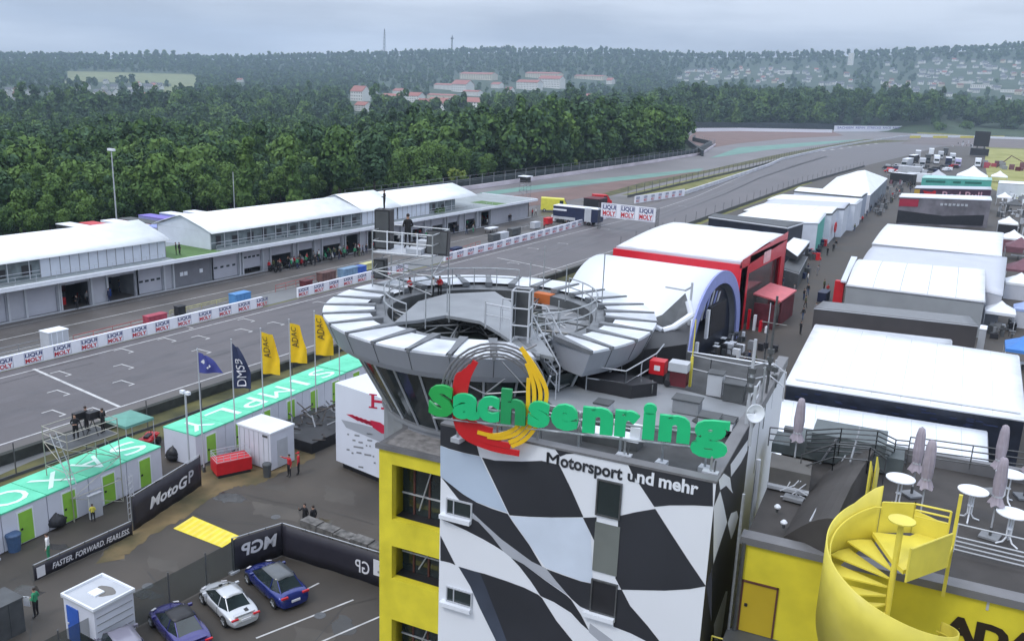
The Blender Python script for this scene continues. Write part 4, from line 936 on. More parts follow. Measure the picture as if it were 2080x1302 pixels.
# marshal camera tower at the inside of the track
def scaffold(name,label,cat,base,L_,W_,H_,lv,m_,grp=None,rz=0.,deck=None,rails=True):
    t=thing(name,label,cat,base,rz,grp); b=MB()
    xs=(-L_/2,L_/2);ys=(-W_/2,W_/2)
    for x in xs:
        for y in ys: b.tube((x,y,0),(x,y,H_+1.1),.035,m_,5)
    for k in range(lv+1):
        z=H_*k/lv
        if k: 
            for y in ys: b.tube((-L_/2,y,z),(L_/2,y,z),.03,m_,4)
            for x in xs: b.tube((x,-W_/2,z),(x,W_/2,z),.03,m_,4)
        if k<lv:
            z1=H_*(k+1)/lv
            for y in ys: b.tube((-L_/2 if k%2 else L_/2,y,z),(L_/2 if k%2 else -L_/2,y,z1),.025,m_,4)
            for x in xs: b.tube((x,-W_/2 if k%2 else W_/2,z),(x,W_/2 if k%2 else -W_/2,z1),.025,m_,4)
    if rails:
        for zz in (.55,1.05):
            for y in ys: b.tube((-L_/2,y,H_+zz),(L_/2,y,H_+zz),.03,m_,4)
            for x in xs: b.tube((x,-W_/2,H_+zz),(x,W_/2,H_+zz),.03,m_,4)
    b.build('frame',m_,t); b=MB(); b.box(-L_/2,-W_/2,H_-.06,L_/2,W_/2,H_,deck or LGREY); b.build('deck',deck or LGREY,t); return t
t=scaffold('camera_tower','lattice camera tower with a small hut at the far end of the pits','camera tower',G(1065,420),2.2,2.2,5.5,4,GREY)
b=MB(); b.box(-1,-1,6.2,1,1,7.6,BLACK); b.box(-1.4,-1.4,7.6,1.4,1.4,7.8,WPAINT); b.build('hut',BLACK,t)
# ---------------- pit lane life ----------------
BC=['white','green','black','olive','red']
for i,(x,y) in enumerate([(565,548),(578,544),(617,535),(628,530),(640,527),(660,520),(672,517),(684,516)]):
    bike(*G(x,y)[:2],.9+.2*(i%3),['olive','black','white','green','white','green','green','white'][i],['brownish bike with crew, first left of the group','black bike, second of the group before the garages','white bike in front of the half raised door','green bike beside the white one','white bike, fifth along the garages','green bike, sixth along the garages','green bike, seventh along the garages','white bike at the right end of the group'][i])
for i,(x,y) in enumerate([(152,616),(160,612),(902,470),(930,464),(958,459),(972,452),(985,449)]):
    bike(*G(x,y)[:2],1.2,['black','red','black','white','black','green','red'][i],['black bike before the dark red garage on the left','red bike beside the black one before the dark red garage','black bike before the far garages, left','white bike before the far garages','black bike before the far garages, right','green bike at the last garages','red bike at the last red garage'][i],'racing motorcycles at the far and near garages')
pr=np.random.RandomState(3); TOPS=['black','navy','red','white','grey','green','olive']
for i,(x,y,po,tp,lg) in enumerate([(157,628,'bent','black','black'),(178,618,'stand','grey','black'),(222,613,'stand','navy','navy'),(250,592,'bent','navy','jeans'),(268,590,'stand','teal','navy'),(243,594,'stand','navy','navy'),(507,553,'bent','black','black'),(547,552,'stand','red','black'),(556,550,'bent','olive','black'),(588,545,'stand','black','jeans'),(598,543,'stand','red','black'),(608,538,'bent','black','black'),(640,540,'walk','black','black'),(648,528,'stand','white','green'),(668,522,'stand','green','black'),(690,518,'bent','white','green'),(700,512,'stand','green','green'),(706,508,'stand','black','black'),(730,521,'walk','black','olive'),(737,519,'walk','navy','black'),(757,510,'stand','red','black'),(766,506,'stand','black','black'),
    (845,480,'stand','red','black'),(856,478,'bent','red','black'),(868,476,'stand','black','black'),(885,472,'stand','black','navy'),(893,470,'bent','grey','black'),(915,468,'stand','black','black'),(922,466,'bent','navy','black'),(938,461,'stand','white','black'),(948,476,'walk','black','jeans'),(961,473,'walk','grey','green'),(966,458,'bent','black','black'),(980,452,'stand','red','red'),(990,450,'stand','red','black'),(1000,447,'bent','red','black'),(1012,446,'stand','red','black'),(1022,445,'stand','red','red'),(1034,442,'walk','black','black'),(1081,440,'stand','red','black'),(1088,438,'walk','white','black'),(1150,465,'stand','black','black'),(1105,468,'bent','red','black')]):
    pperson(x,y,po,tp,lg,'person in %s and %s trousers %s'%(tp,lg,{'bent':'bending over work','stand':'standing','walk':'walking'}[po])+(' at the near left garages' if x<300 else ' among the bikes in mid pit lane' if x<715 else ' right of the middle garages' if x<800 else ' before the far garages' if x<1040 else ' at the far pit exit'),'pit crew in the pit lane',rz=pr.uniform(0,6.28))
pperson(358,518,'stand','black','olive','left one of two people in black standing on the turf roof','people on the pit roof',z=4.32); pperson(365,518,'stand','black','black','right one of two people in black standing on the turf roof','people on the pit roof',z=4.32)
for i in range(9): pperson(585+i*14,468-i*2.9,'stand',['black','navy','grey','white'][i%4],'black','person in %s on the balcony of the middle roof tent'%['black','navy','grey','white'][i%4],'guests on the roof balcony',z=4.32,rz=i*1.7)

for i in range(11):
    x=556+i*15+pr.uniform(-3,3); bike(*G(x,552-i*3.6+pr.uniform(-2,4))[:2],pr.uniform(.4,1.6),['black','olive','green','white','red'][i%5],'%s racing bike in the dense row before the mid garages'%['black','olive','green','white','red'][i%5])
for i in range(9):
    x=850+i*18+pr.uniform(-3,3); bike(*G(x,482-i*4.6+pr.uniform(-2,3))[:2],pr.uniform(.4,1.6),['black','red','green','black','white'][i%5],'%s racing bike in the row before the far garages'%['black','red','green','black','white'][i%5],'racing motorcycles at the far and near garages')
for i in range(58):
    if i<30: x=550+pr.uniform(0,200); y=553-(x-550)*.215+pr.uniform(-4,6); wh='in the crew crowd before the mid garages'
    else: x=800+pr.uniform(0,240); y=497-(x-800)*.225+pr.uniform(-5,7); wh='in the crew crowd before the far garages'
    tp=TOPS[pr.randint(0,len(TOPS))] if i%3 else 'black'; lg='black' if i%2 else 'navy'; po=['stand','bent','walk'][i%3]
    pperson(x,y,po,tp,lg,'person in %s and %s trousers %s '%(tp,lg,{'bent':'bending','stand':'standing','walk':'walking'}[po])+wh,'pit crew in the pit lane',rz=pr.uniform(0,6.28))
# ---------------- containers with green roofs ----------------
GROOF=mat('green_roof',(.10,.60,.37),.5,var=.12,scale=.6,rgb2=(.14,.66,.42)); LIME=mat('lime_door',(.25,.50,.06),.5,var=.06); CWALL=mat('container_white',(.60,.62,.70),.5,var=.05,scale=.6)
ROOFLET=mat('roof_letter_white',(.66,.86,.80),.5,var=.05)
def make_container(L_=2.96,W_=3.3,H_=2.6):
    t=thing('container','container','container')
    b=MB(); b.box(-W_/2,-L_/2,0.08,W_/2,L_/2,H_-.1,CWALL); b.build('body',CWALL,t)
    b=MB(); b.box(-W_/2-.05,-L_/2,H_-.1,W_/2+.05,L_/2,H_,GROOF); b.build('roof',GROOF,t)
    b=MB(); b.box(W_/2,-.45,.15,W_/2+.05,.45,2.15,LIME); d=b.build('door',LIME,t)
    b=MB(); b.box(W_/2+.05,-.38,1.0,W_/2+.1,-.26,1.12,BLACK); b.build('handle',BLACK,d)
    b=MB(); b.box(W_/2,-.55,.1,W_/2+.03,-.45,2.25,WPAINT); b.box(W_/2,.45,.1,W_/2+.03,.55,2.25,WPAINT); b.box(W_/2,-.45,2.15,W_/2+.03,.45,2.25,WPAINT); b.build('door_frame',WPAINT,t)
    return t
CT=make_container(); KIDS[CT.name]=[(c,list(c.children)) for c in CT.children]
def crow(p0,p1,letters,where,dstep=3.0,off=0,first=False):
    p0=np.array(p0);p1=np.array(p1);d=(p1-p0)/np.linalg.norm(p1-p0); n=np.array([d[1],-d[0]]); rz=math.atan2(-d[0],d[1])
    for i,ch in enumerate(letters):
        c=p0+d*(off+dstep*(i+.5))-n*1.65
        lb=('container with green roof and the white roof letter %s, %s'%(ch,where)) if ch!=' ' else 'container with plain green roof, '+where
        if first and i==0: t=CT; t.location=(c[0],c[1],0); t.rotation_euler[2]=rz; t['label']=lb; t['group']='white containers with green roofs'
        else: t=dup(CT,(c[0],c[1],0),rz,lb,'white containers with green roofs')
        if ch!=' ': text('roof_letter',ch,ROOFLET,(0,0,2.615),(0,-1,0),(1,0,0),3.0,t,bold=0.,width={'I':.55,'M':2.5,'O':2.4}.get(ch,2.1))
crow((-49.55,22.55),(-50.75,37.7),'NOXAS','near row',3.02,0,True)
crow((-50.35,40.3),(-51.95,64.3),'YLPMIS','far row',3.0)
crow((-51.6,58.4),(-51.95,64.3),'  ','end of far row',3.0)
# ---------------- flags ----------------
def ztop(X,Y,ypx): 
    zs=np.arange(2,16,.02); return float(min(zs,key=lambda z:abs(P((X,Y,z))[1]-ypx)))
FLY=mat('flag_yellow',(.80,.52,.01),.6,var=.06); FLN=mat('flag_navy',(.02,.03,.085),.6,var=.1); FLB=mat('flag_blue',(.06,.07,.30),.6,var=.1); FBL=mat('flag_letter_black',(.03,.025,.02),.6,var=0); FWH=mat('flag_letter_white',(.75,.75,.8),.6,var=0)
def flag(px,ytop,label,m_,w,h,txt,tm,shape,seed,X=-49.35,ybase=None,drop=.3):
    Y=Yat(px,X,6); zt=ztop(X,Y,ytop); t=thing('flag',label,'flag',(X,Y,0),0,'flags before the green roofed containers')
    b=MB(); b.tube((0,0,-.2),(0,0,zt),.06,LGREY,8,.035); b.lathe([(.06,0),(.07,.05),(.0,.1)],LGREY,8,(0,0,zt)); b.build('pole',LGREY,t)
    b=MB(); b.tube((0,0,0),(0,0,.4),.12,DGREY,8); b.build('base',DGREY,t)
    rt=RT0; F_=F0
    def S(u,v):   # u 0..1 across, v 0..1 downward
        ww=w*shape(v); a=.10*math.sin(5*u+seed+3*v)*u*1.6+.05*math.sin(11*u+7*v+seed)*u
        sag=(1-math.cos(u*1.5))*.35*h*.25*(1-v)
        return rt*(.06+ww*u*(.96))+F_*a*w+np.array([0,0,zt-drop-h*v-sag])
    n,mn=14,18; b=MB(); b.grid([[S(i/n,j/mn) for i in range(n+1)] for j in range(mn+1)],m_); b.build('cloth',m_,t,smooth=True)
    if txt:
        me=textmesh(txt,1,0.).copy(); me.materials.clear(); me.materials.append(tm)
        v=np.array([q.co[:] for q in me.vertices]); mnv,mxv=v.min(0),v.max(0); v=(v-mnv)/(mxv-mnv+1e-9)
        out=[]
        u0,u1,v0,v1=(.12,.52,.08,.60) if txt=='ADAC' else (.22,.72,.3,.94)
        for q in v: # reads from bottom to top
            uu=u0+(u1-u0)*(1-q[1]); vv=v1-(v1-v0)*q[0]; out.append(S(uu,vv)-F_*.09)
        me.vertices.foreach_set('co',np.array(out,np.float32).ravel()); me.update(); o=bpy.data.objects.new('flag_lettering',me); COL.objects.link(o); o.parent=t
    return t,S
adj=lambda v:1.0
t,S=flag(406,710,'blue flag with a pale emblem, leftmost of the flags, blown to a point',FLB,1.75,1.5,None,None,lambda v:.35+.65*v,1.,drop=.25)
b=MB()
for (u,v,r) in ((.35,.42,.2),(.62,.62,.13),(.5,.7,.1)):
    c=S(u,v)-F0*.04; b.add([c+np.array([0,0,r]),c+RT0*r*.8,c-np.array([0,0,r*.8]),c-RT0*r],[(0,1,2,3)],FWH)
b.build('emblem',mat('emblem_pale',(.3,.32,.6),.6,var=0),t)
flag(473.5,690,'navy flag with white upright letters DMSB',FLN,1.35,3.5,'DMSB',FWH,lambda v:.25+.75*min(1,v*1.6+.05),2.,drop=.3)
flag(532.5,668,'yellow flag lettered ADAC, nearest of the yellow flags',FLY,1.45,3.4,'ADAC',FBL,lambda v:.55+.45*min(1,v*1.7),3.,drop=.25)
flag(589.5,650,'yellow flag lettered ADAC, second of the yellow flags',FLY,1.4,3.3,'ADAC',FBL,lambda v:.6+.4*min(1,v*1.7),4.4,drop=.25)
flag(640,633,'yellow flag lettered ADAC, third of the yellow flags',FLY,1.55,3.5,'ADAC',FBL,lambda v:.55+.45*min(1,v*2.2),5.1,drop=.25)
flag(689,668,'plain looking yellow flag half behind the round tower roof',FLY,1.35,1.6,None,None,lambda v:.8+.2*v,6.2,drop=.2)
# camera pole beside the skip
Yc=Yat(382,-49.2,3); zt=ztop(-49.2,Yc,800); t=thing('camera_pole','grey pole with two small white cameras beside the far container row','camera pole',(-49.2,Yc,0)); b=MB(); b.tube((0,0,-.1),(0,0,zt),.07,LGREY,8); b.build('pole',LGREY,t)
for s in(-1,1): b=MB(); b.box(s*.1,-.12,zt,s*.45,.12,zt+.22,WPAINT); b.build('camera',WPAINT,t)
# ---------------- banners ----------------
BANB=mat('banner_black',(.022,.02,.03),.55,var=.12,scale=2); BWH=mat('banner_white',(.68,.68,.72),.5,var=0); OUTL=mat('banner_outline',(.45,.45,.5),.5,var=0)
def banner(label,p0,p1,h,z0=.05,cat='banner',m_=BANB,th=.06,name='banner_fence',posts_=3,lean=0.):
    p0=np.array([*p0[:2],0.]);p1=np.array([*p1[:2],0.]); d=p1-p0; l=np.linalg.norm(d); d/=l; n=np.array([d[1],-d[0],0])
    t=thing(name,label,cat,p0); b=MB(); n2=24
    rows=[[d*l*i/n2+n*(.03*math.sin(i*1.3)+.02*math.sin(i*.47))*(1-v)+np.array([0,0,z0+h*v]) for i in range(n2+1)] for v in (0,.33,.66,1)]
    b.grid(rows,m_); b.build('cloth',m_,t,solid=.03,smooth=True)
    f=MB()
    for i in range(posts_+1): q=d*l*i/posts_-n*.06; f.tube(q,q+np.array([0,0,h+z0+.12]),.04,DSTEEL,6)
    f.tube(-n*.06+np.array([0,0,h+z0+.1]),d*l-n*.06+np.array([0,0,h+z0+.1]),.03,LGREY,5); f.build('frame',DSTEEL,t)
    return t,d,n,l
t,d,n,l=banner('black banner lettered MotoGP before the near container row',G(273,1078),G(410,987),2.25,lean=0)
text('lettering','MotoG',BWH,d*l*.48+n*.06+np.array([0,0,1.15]),d,(0,0,1),1.05,t,bold=.03,shear=.25,width=l*.56)
text('lettering','P',OUTL,d*l*.82+n*.06+np.array([0,0,1.25]),d,(0,0,1),1.2,t,bold=.02,shear=.1)
t2,d,n,l=banner('low black banner with white slogan ending at the steward',G(72,1180),G(270,1087),.85,posts_=4)
text('lettering','FASTER. FORWARD. FEARLESS.',BWH,d*l*.56+n*.06+np.array([0,0,.45]),d,(0,0,1),.5,t2,bold=.02,shear=.25,width=l*.80)
b=MB(); b.ex([n*.05+d*.1+np.array([0,0,.15]),n*.05+d*.6+np.array([0,0,.15]),n*.05+d*.6+np.array([0,0,.8]),n*.05+d*.1+np.array([0,0,.8])],n*.01,BWH); b.build('badge',BWH,t2)
# reverse side banners near the cars
t3,d,n,l=banner('black corner banner with reversed MotoGP logo beside the blue car',(-36.9,31.7),(-35.9,34.7),2.05)
text('lettering','MGP',BWH,d*l*.5+n*.07+np.array([0,0,1.25]),-d,(0,0,1),1.1,t3,bold=.03,width=l*.72,shear=-.15)
t4,d,n,l=banner('long black banner fence behind the parked cars',(-35.9,34.7),(-25.5,35.6),2.05,posts_=6)
text('lettering','GP',BWH,d*l*.57+n*.07+np.array([0,0,.95]),-d,(0,0,1),1.15,t4,bold=.01,width=1.0)
b=MB(); q0=d*l*.645; b.ex([q0+n*.08+np.array([0,0,.75]),q0+d*2.4+n*.08+np.array([0,0,.7]),q0+d*2.4+n*.08+np.array([0,0,1.7]),q0+n*.08+np.array([0,0,1.75])],n*.02,BWH); b.build('white_sign',BWH,t4)
b=MB()
for k,(s,e,z) in enumerate([(.4,.9,1.35),(1.05,1.9,1.33),(.3,.7,.95),(.8,1.3,.93),(1.4,2.0,.92)]): b.ex([q0+d*s+n*.105+np.array([0,0,z]),q0+d*e+n*.105+np.array([0,0,z]),q0+d*e+n*.105+np.array([0,0,z+.14]),q0+d*s+n*.105+np.array([0,0,z+.14])],n*.004,GREY)
b.build('sign_print',GREY,t4)
t=thing('stone_barrier','mottled grey barrier wall behind the long black banner','barrier',(-31,35.9,0)); b=MB(); sm=mat('mottled_stone',(.13,.125,.12),.9,var=.6,scale=2.2,detail=8)
for k in range(8): b.box(-4.6+k*1.35,.0,0,-4.6+k*1.35+1.3,.75,2.0-.05*(k%3),sm)
b.build('blocks',sm,t)
DM=mat('mesh_screen',(.035,.05,.045),.8,var=.2,scale=1,alpha=.62)
t=thing('mesh_fence','dark see through mesh fence along the parked cars','fence',(-36.85,20,0)); b=MB(); b.grid([[(.03*math.sin(i*1.1)*(1-v),i*.5-6,.05+2.0*v) for i in range(37)] for v in (0,.5,1)],DM); b.build('mesh',DM,t,smooth=True)
for yq in (-3,.9,4.4,7.2,9.7,11.7): b=MB(); b.tube((0,yq,0),(0,yq,2.25),.04,DSTEEL,6); b.box(-.15,yq-.3,0,.15,yq+.3,.12,LGREY); b.build('post',DSTEEL,t)
# ---------------- cabin, cube, skip ----------------
t=thing('site_cabin','white site cabin with a blue door and a puddle on its roof','cabin',(-37.6,23.6,0)); b=MB(); b.box(-1.25,-1.1,.1,1.25,1.1,2.5,CWALL); b.build('body',CWALL,t)
b=MB(); b.box(-1.33,-1.18,2.5,1.33,1.18,2.6,LGREY)
for a in ((-1.33,-1.18,1.33,-1.08),(-1.33,1.08,1.33,1.18),(-1.33,-1.08,-1.23,1.08),(1.23,-1.08,1.33,1.08)): b.box(a[0],a[1],2.6,a[2],a[3],2.72,WPAINT)
b.build('roof',LGREY,t); b=MB(); b.box(-.35,-.35,2.6,.25,.2,2.68,WPAINT); b.build('roof_hatch',WPAINT,t)
b=MB(); b.add([(.15+.6*math.cos(a)*(1+.2*math.sin(3*a)),.25+.45*math.sin(a),2.606) for a in np.linspace(0,6.2,18)],[tuple(range(18))],mat('puddle',(.14,.13,.12),.15,var=.1)); b.build('puddle',MATS['puddle'],t)
b=MB(); b.box(-1.0,-1.15,.15,-.05,-1.1,2.15,BLUE); dd_=b.build('door',BLUE,t); b=MB(); b.box(-.95,-1.19,1.1,-.85,-1.15,1.2,LGREY); b.build('handle',LGREY,dd_)
b=MB()
for k in range(5): b.box(1.25,-1.0,.5+k*.4,1.29,1.0,.53+k*.4,GREY)
b.box(-.05,-1.14,.1,1.25,-1.1,.9,BLACK); b.build('wall_ribs',GREY,t)
t=thing('storage_cube','large plain white cube container beside the red skip','container',(-47.1,44.2,0)); b=MB(); b.box(-1.7,-1.2,.1,1.7,1.2,2.95,CWALL); b.box(-1.76,-1.26,2.95,1.76,1.26,3.08,WPAINT); b.build('body',CWALL,t)
b=MB()
for k in range(7): b.box(-1.7+k*.5+.15,-1.23,.2,-1.7+k*.5+.19,-1.2,2.85,LGREY)
b.box(1.7,-.55,.2,1.73,.5,2.3,LGREY); b.box(.9,-1.24,2.62,1.4,-1.2,2.78,DGREY); b.build('panel_seams',LGREY,t)
t=thing('skip','red skip with a grey lattice cage on top','skip',(-47.75,41.3,0),-.42); b=MB(); b.ex([(-.75,-1.3,.25),(.75,-1.3,.25),(.75,1.3,.25),(-.75,1.3,.25)],(0,0,.95),RED); b.build('tub',RED,t)
b=MB()
for z in (1.25,1.5,1.7): b.poly([(-.72,-1.25,z),(.72,-1.25,z),(.72,1.25,z),(-.72,1.25,z)],.02,LGREY,4,True)
for y in np.linspace(-1.25,1.25,6):
    for x in(-.72,.72): b.tube((x,y,1.2),(x,y,1.7),.02,LGREY,4)
b.build('cage',LGREY,t); b=MB(); b.box(-.7,-1.2,0,.7,1.2,.25,BLACK); b.build('base',BLACK,t)
# hospitality wall with the red wing
HW=mat('hospitality_white',(.66,.69,.78),.5,var=.03,scale=.4); HR_=mat('wing_red',(.50,.01,.05),.5,var=.05)
a0=np.array(G(683,935,.6)); a0[2]=0; dirn=np.array([.992,-.12,0]); nn=np.array([dirn[1],-dirn[0],0]); nn=np.array([-.12,-.992,0])
t=thing('hospitality_unit','tall white hospitality unit with a red letter H and red wing behind the yellow tower','hospitality unit',a0)
L1=6.3; b=MB(); b.ex([(0,0,.6),dirn*L1+(0,0,.6),dirn*L1-nn*5+(0,0,.6),-nn*5+np.array([0,0,.6])],(0,0,6.2),HW); b.build('body',HW,t)
b=MB(); b.ex([dirn*L1+nn*-.4+(0,0,.6),dirn*(L1+5)+nn*-.4+(0,0,.6),dirn*(L1+5)-nn*4+(0,0,.6),dirn*L1-nn*4+(0,0,.6)],(0,0,5.6),LGREY); b.build('side_module',LGREY,t)
b=MB(); b.ex([dirn*.3-nn*.4,dirn*L1-nn*.4,dirn*L1-nn*4.6,dirn*.3-nn*4.6],(0,0,.6),BLACK); b.build('chassis',BLACK,t)
def onw(x,y,off=.02): 
    q=ONP(x,y,a0+nn*off,nn); return q-a0
def wface(b,pts,m_,off=.02): b.face([onw(x,y,off) for x,y in pts],m_)
b=MB(); wface(b,[(693,852),(735,862),(800,880),(772,897),(703,868)],mat('wing_grey',(.35,.37,.42),.5,var=0)); b.build('grey_shape',MATS['wing_grey'],t)
b=MB()
for k in range(9):
    x=703+k*9; y=841+k*3.2; wface(b,[(x,y),(x+13,y+1),(x+30,y+12),(x+24,y+14),(x+10,y+6+k*.4)],HR_,.03)
wface(b,[(752,853),(772,858),(786,868),(797,882),(775,880),(757,868)],HR_,.034); b.build('red_wing',HR_,t)
b=MB()
for (x0,x1,y0,y1) in [(750,766,799,802),(778,783,800,804),(754,760,802,827),(749,766,825,828),(779,783,804,829),(760,780,812,817),(774,786,827,831)]: wface(b,[(x0,y0),(x1,y0+(x1-x0)*.12),(x1,y1+(x1-x0)*.12),(x0,y1)],HR_)
b.build('letter',HR_,t)
b=MB(); rr=random.Random(4)
for (x,y,w) in [(705,880,4),(720,882,10),(745,879,12),(716,892,6),(728,896,9),(746,892,10),(743,903,3),(750,904,3),(718,905,20),(724,917,10),(714,918,4),(704,911,6),(757,925,3),(759,938,4),(740,921,14),(728,946,10)]: wface(b,[(x,y),(x+w,y+w*.15),(x+w,y+w*.15+3.2),(x,y+3.2)],GREY)
b.build('sponsor_marks',GREY,t)
# heap of steel between cube and unit
t=thing('scaffold_heap','dark heap of stacked scaffold parts beside the hospitality unit','heap',(-47.8,50.5,0)); b=MB(); hm=mat('rusty_brown',(.06,.05,.045),.7,var=.6,scale=3); rr=random.Random(8)
for k in range(60): 
    x,y,z=rr.uniform(-2.6,2.6),rr.uniform(-3.6,3.6),rr.uniform(.1,1.9); b.tube((x,y,z),(x+rr.uniform(-1.3,1.3),y+rr.uniform(-1,1),max(.1,z+rr.uniform(-.8,.8))),.06,hm if k%3 else GREY,4)
b.box(-2.6,-3.4,.0,2.6,3.4,.9,BLACK); b.build('pile',hm,t)
# ---------------- scaffold camera tower at the containers ----------------
sc=G(165,888,5.0)
t=scaffold('camera_scaffold','scaffold camera tower with camera crew, leaning over the near containers','camera tower',(sc[0],sc[1],0),2.6,3.6,5,3,mat('scaffold_cream',(.38,.37,.32),.5,.3,var=.1),None,0,DGREY)
b=MB(); lx=1.3
for s in (-.2,.2): b.tube((1.6,-1.8+s,2.62),(.2,-2.0+s,6.0),.03,LGREY,5)
for k in range(11): z=2.7+k*.3; x=1.6-(z-2.62)*1.4/3.4; b.tube((x,-2.0,z),(x,-1.6,z),.02,LGREY,4)
b.build('ladder',LGREY,t)
b=MB()
for (x,y) in ((2.9,.3),(3.2,.3),(2.9,.6),(3.2,.6)): b.tube((x+1.0,y,0),(x+1.0,y,3.2),.025,LGREY,4)
for k in range(8): b.tube((3.9,.3,k*.4),(4.2,.6,k*.4+.4),.018,LGREY,4)
b.build('truss_leg',LGREY,t)
for i,(dx,dy) in enumerate([(-.4,.2),(.2,.8)]):
    c=thing('broadcast_camera','black broadcast camera under a rain cover, '+('left' if i==0 else 'right')+' on the near scaffold','camera',(sc[0]+dx,sc[1]+dy,5)); b=MB()
    for a in (0,2.1,4.2): b.tube((.45*math.cos(a),.45*math.sin(a),0),(0,0,1.1),.03,BLACK,5)
    b.build('tripod',BLACK,c); b=MB(); b.box(-.2,-.35,1.1,.2,.4,1.6,BLACK); b.tube((0,.4,1.35),(0,.85,1.35),.12,BLACK,8); b.build('camera_body',BLACK,c)
for i,(dx,dy) in enumerate([(-.7,.9),(.5,1.3),(.1,-.4)]): person(sc[0]+dx,sc[1]+dy,5.0,i*2.,'bent','black','black','person in black working on the near scaffold tower, %s'%['left','right','front'][i],'camera crew on the near scaffold')
# green canopy
CAN=mat('faded_green_canvas',(.12,.30,.25),.7,var=.12,scale=1.2)
t=thing('canopy','faded green canopy behind the near containers','canopy',(-57.1,39.6,0)); b=MB(); z=2.65
c=[(-1.4,-1.25,z),(1.4,-1.25,z),(1.4,1.25,z),(-1.4,1.25,z)]; ap=(0,0,z+.35)
for i in range(4): b.face([c[i],c[(i+1)%4],ap],CAN)
for i in range(4): p_,q_=c[i],c[(i+1)%4]; b.face([p_,(p_[0],p_[1],z-.2),(q_[0],q_[1],z-.2),q_],CAN)
b.build('roof',CAN,t); 
for x in(-1.35,1.35):
    for y in(-1.2,1.2): b=MB(); b.tube((x,y,0),(x,y,z),.03,LGREY,5); b.build('leg',LGREY,t)
t=thing('quad_bike','red quad bike parked under the green canopy','quad bike',(-56.6,40.9,0),.5); b=MB(); b.ex([(-.4,-.8,.5),(.4,-.8,.5),(.35,.9,.55),(-.35,.9,.55)],(0,0,.35),RED); b.box(-.5,.4,.75,.5,.9,.85,RED); b.box(-.5,-.9,.75,.5,-.4,.85,RED); b.build('body',RED,t)
b=MB(); b.box(-.18,-.5,.85,.18,.3,1.0,BLACK); b.tube((-.4,.5,1.15),(.4,.5,1.15),.025,BLACK,5); b.tube((0,.4,.85),(0,.5,1.15),.03,BLACK,5); b.build('seat',BLACK,t)
for x in(-.5,.5):
    for y in(-.6,.6): b=MB(); b.tube((x-.12,y,.3),(x+.12,y,.3),.3,TIRE,10); b.build('wheel',TIRE,t)
# bins
def bin_(x,y,r,h,m_,label,name='bin',rough=0):
    g_=G(x,y); t=thing(name,label,'bin',g_); b=MB(); b.lathe([(r*.8,0),(r,h*.9),(r*1.05,h*.93),(r*.98,h)],m_,12); b.build('drum',m_,t); b=MB(); b.lathe([(r*1.08,h),(r*.9,h+.08),(0,h+.12)],m_,12); b.build('lid',m_,t); return t
bin_(30,1118,.42,1.1,mat('bin_blue',(.05,.10,.2),.5,var=.2),'round dark blue bin at the left end of the near containers')
bin_(543,968,.33,1.0,DGREY,'grey bin before the white cube container')
def heap(x,y,r,label):
    g_=G(x,y); t=thing('rubbish_bags',label,'rubbish bags',g_); rr=random.Random(int(x)); b=MB()
    for k in range(6):
        a=rr.uniform(0,6.28);q=rr.uniform(0,r*.6); b.lathe([(.1,.02),(.42,.15),(.5,.4),(.36,.7),(.1,.88),(.04,.98)],BLACK,9,(q*math.cos(a),q*math.sin(a),rr.uniform(0,.3)))
    b.build('bags',BLACK,t,smooth=True)
heap(118,1070,.7,'heap of black rubbish bags between the lime doors'); heap(352,935,1.2,'black heap beside the far container row'); heap(375,928,.9,'black bags behind the MotoGP banner end'.replace('MotoGP','black'))
crate('white_board_stand','tilted grey board standing by the near containers','board',196,1050,.9,.15,1.7,LGREY)
crate('dark_crate','dark crate at the lower left edge','crate',-8,1292,2.2,1.6,2.0,DGREY)
t,pt=lowall('track_barrier','dark tyre barrier on the near side of the straight','barrier',[(-62.2,10,0),(-62.2,150,0)],.85,.5,mat('dark_tyre_wall',(.03,.034,.03),.85,var=.4,scale=1.2))
t,pt=lowall('mesh_fence_line','thin fence line along the grass strip','fence',[(-59.5,10,0),(-59.5,120,0)],.25,.08,DGREY); posts(t,pt,2.6,5.5,.045,DSTEEL,'fence_post',0,30,rail=False)
# ---------------- people on the left ----------------
PG='people around the containers and banners'
pperson(100,1137,'stand','white','green','person in white and green vest behind the low banner',PG,rz=2.4)
pperson(37,1279,'stand','green','grey','person in green vest and grey trousers at the lower left',PG,rz=2.6)
tq=pperson(75,1253,'bent','green','black','person in green vest holding a white board at the lower left',PG,rz=2.0)
bb=thing('clipboard','white board held by the person in the green vest','board',tuple(np.array(tq.location)+np.array([-.35,-.25,.95])),.4); b=MB(); b.box(-.18,-.015,-.28,.18,.015,.28,WPAINT); b.build('sheet',WPAINT,bb); b=MB(); b.box(-.05,-.03,.25,.05,.02,.3,STEEL); b.build('clip',STEEL,bb)
pperson(190,1060,'bent','yellow','black','crouching person in yellow vest by the near containers',PG,rz=1.0,sc=.72)
pperson(588,968,'point','red','black','person in red top and black shorts pointing at the white cube container',PG,rz=3.0)
pperson(607,963,'stand','red','black','person in red top standing right of the pointing one',PG,rz=2.2,hat='red')
pperson(620,1073,'raise','black','black','person in a black coat raising a hand, left of the pair',PG,rz=3.3)
pperson(637,1077,'stand','black','black','person in black with white shirt, right of the pair',PG,rz=1.4)
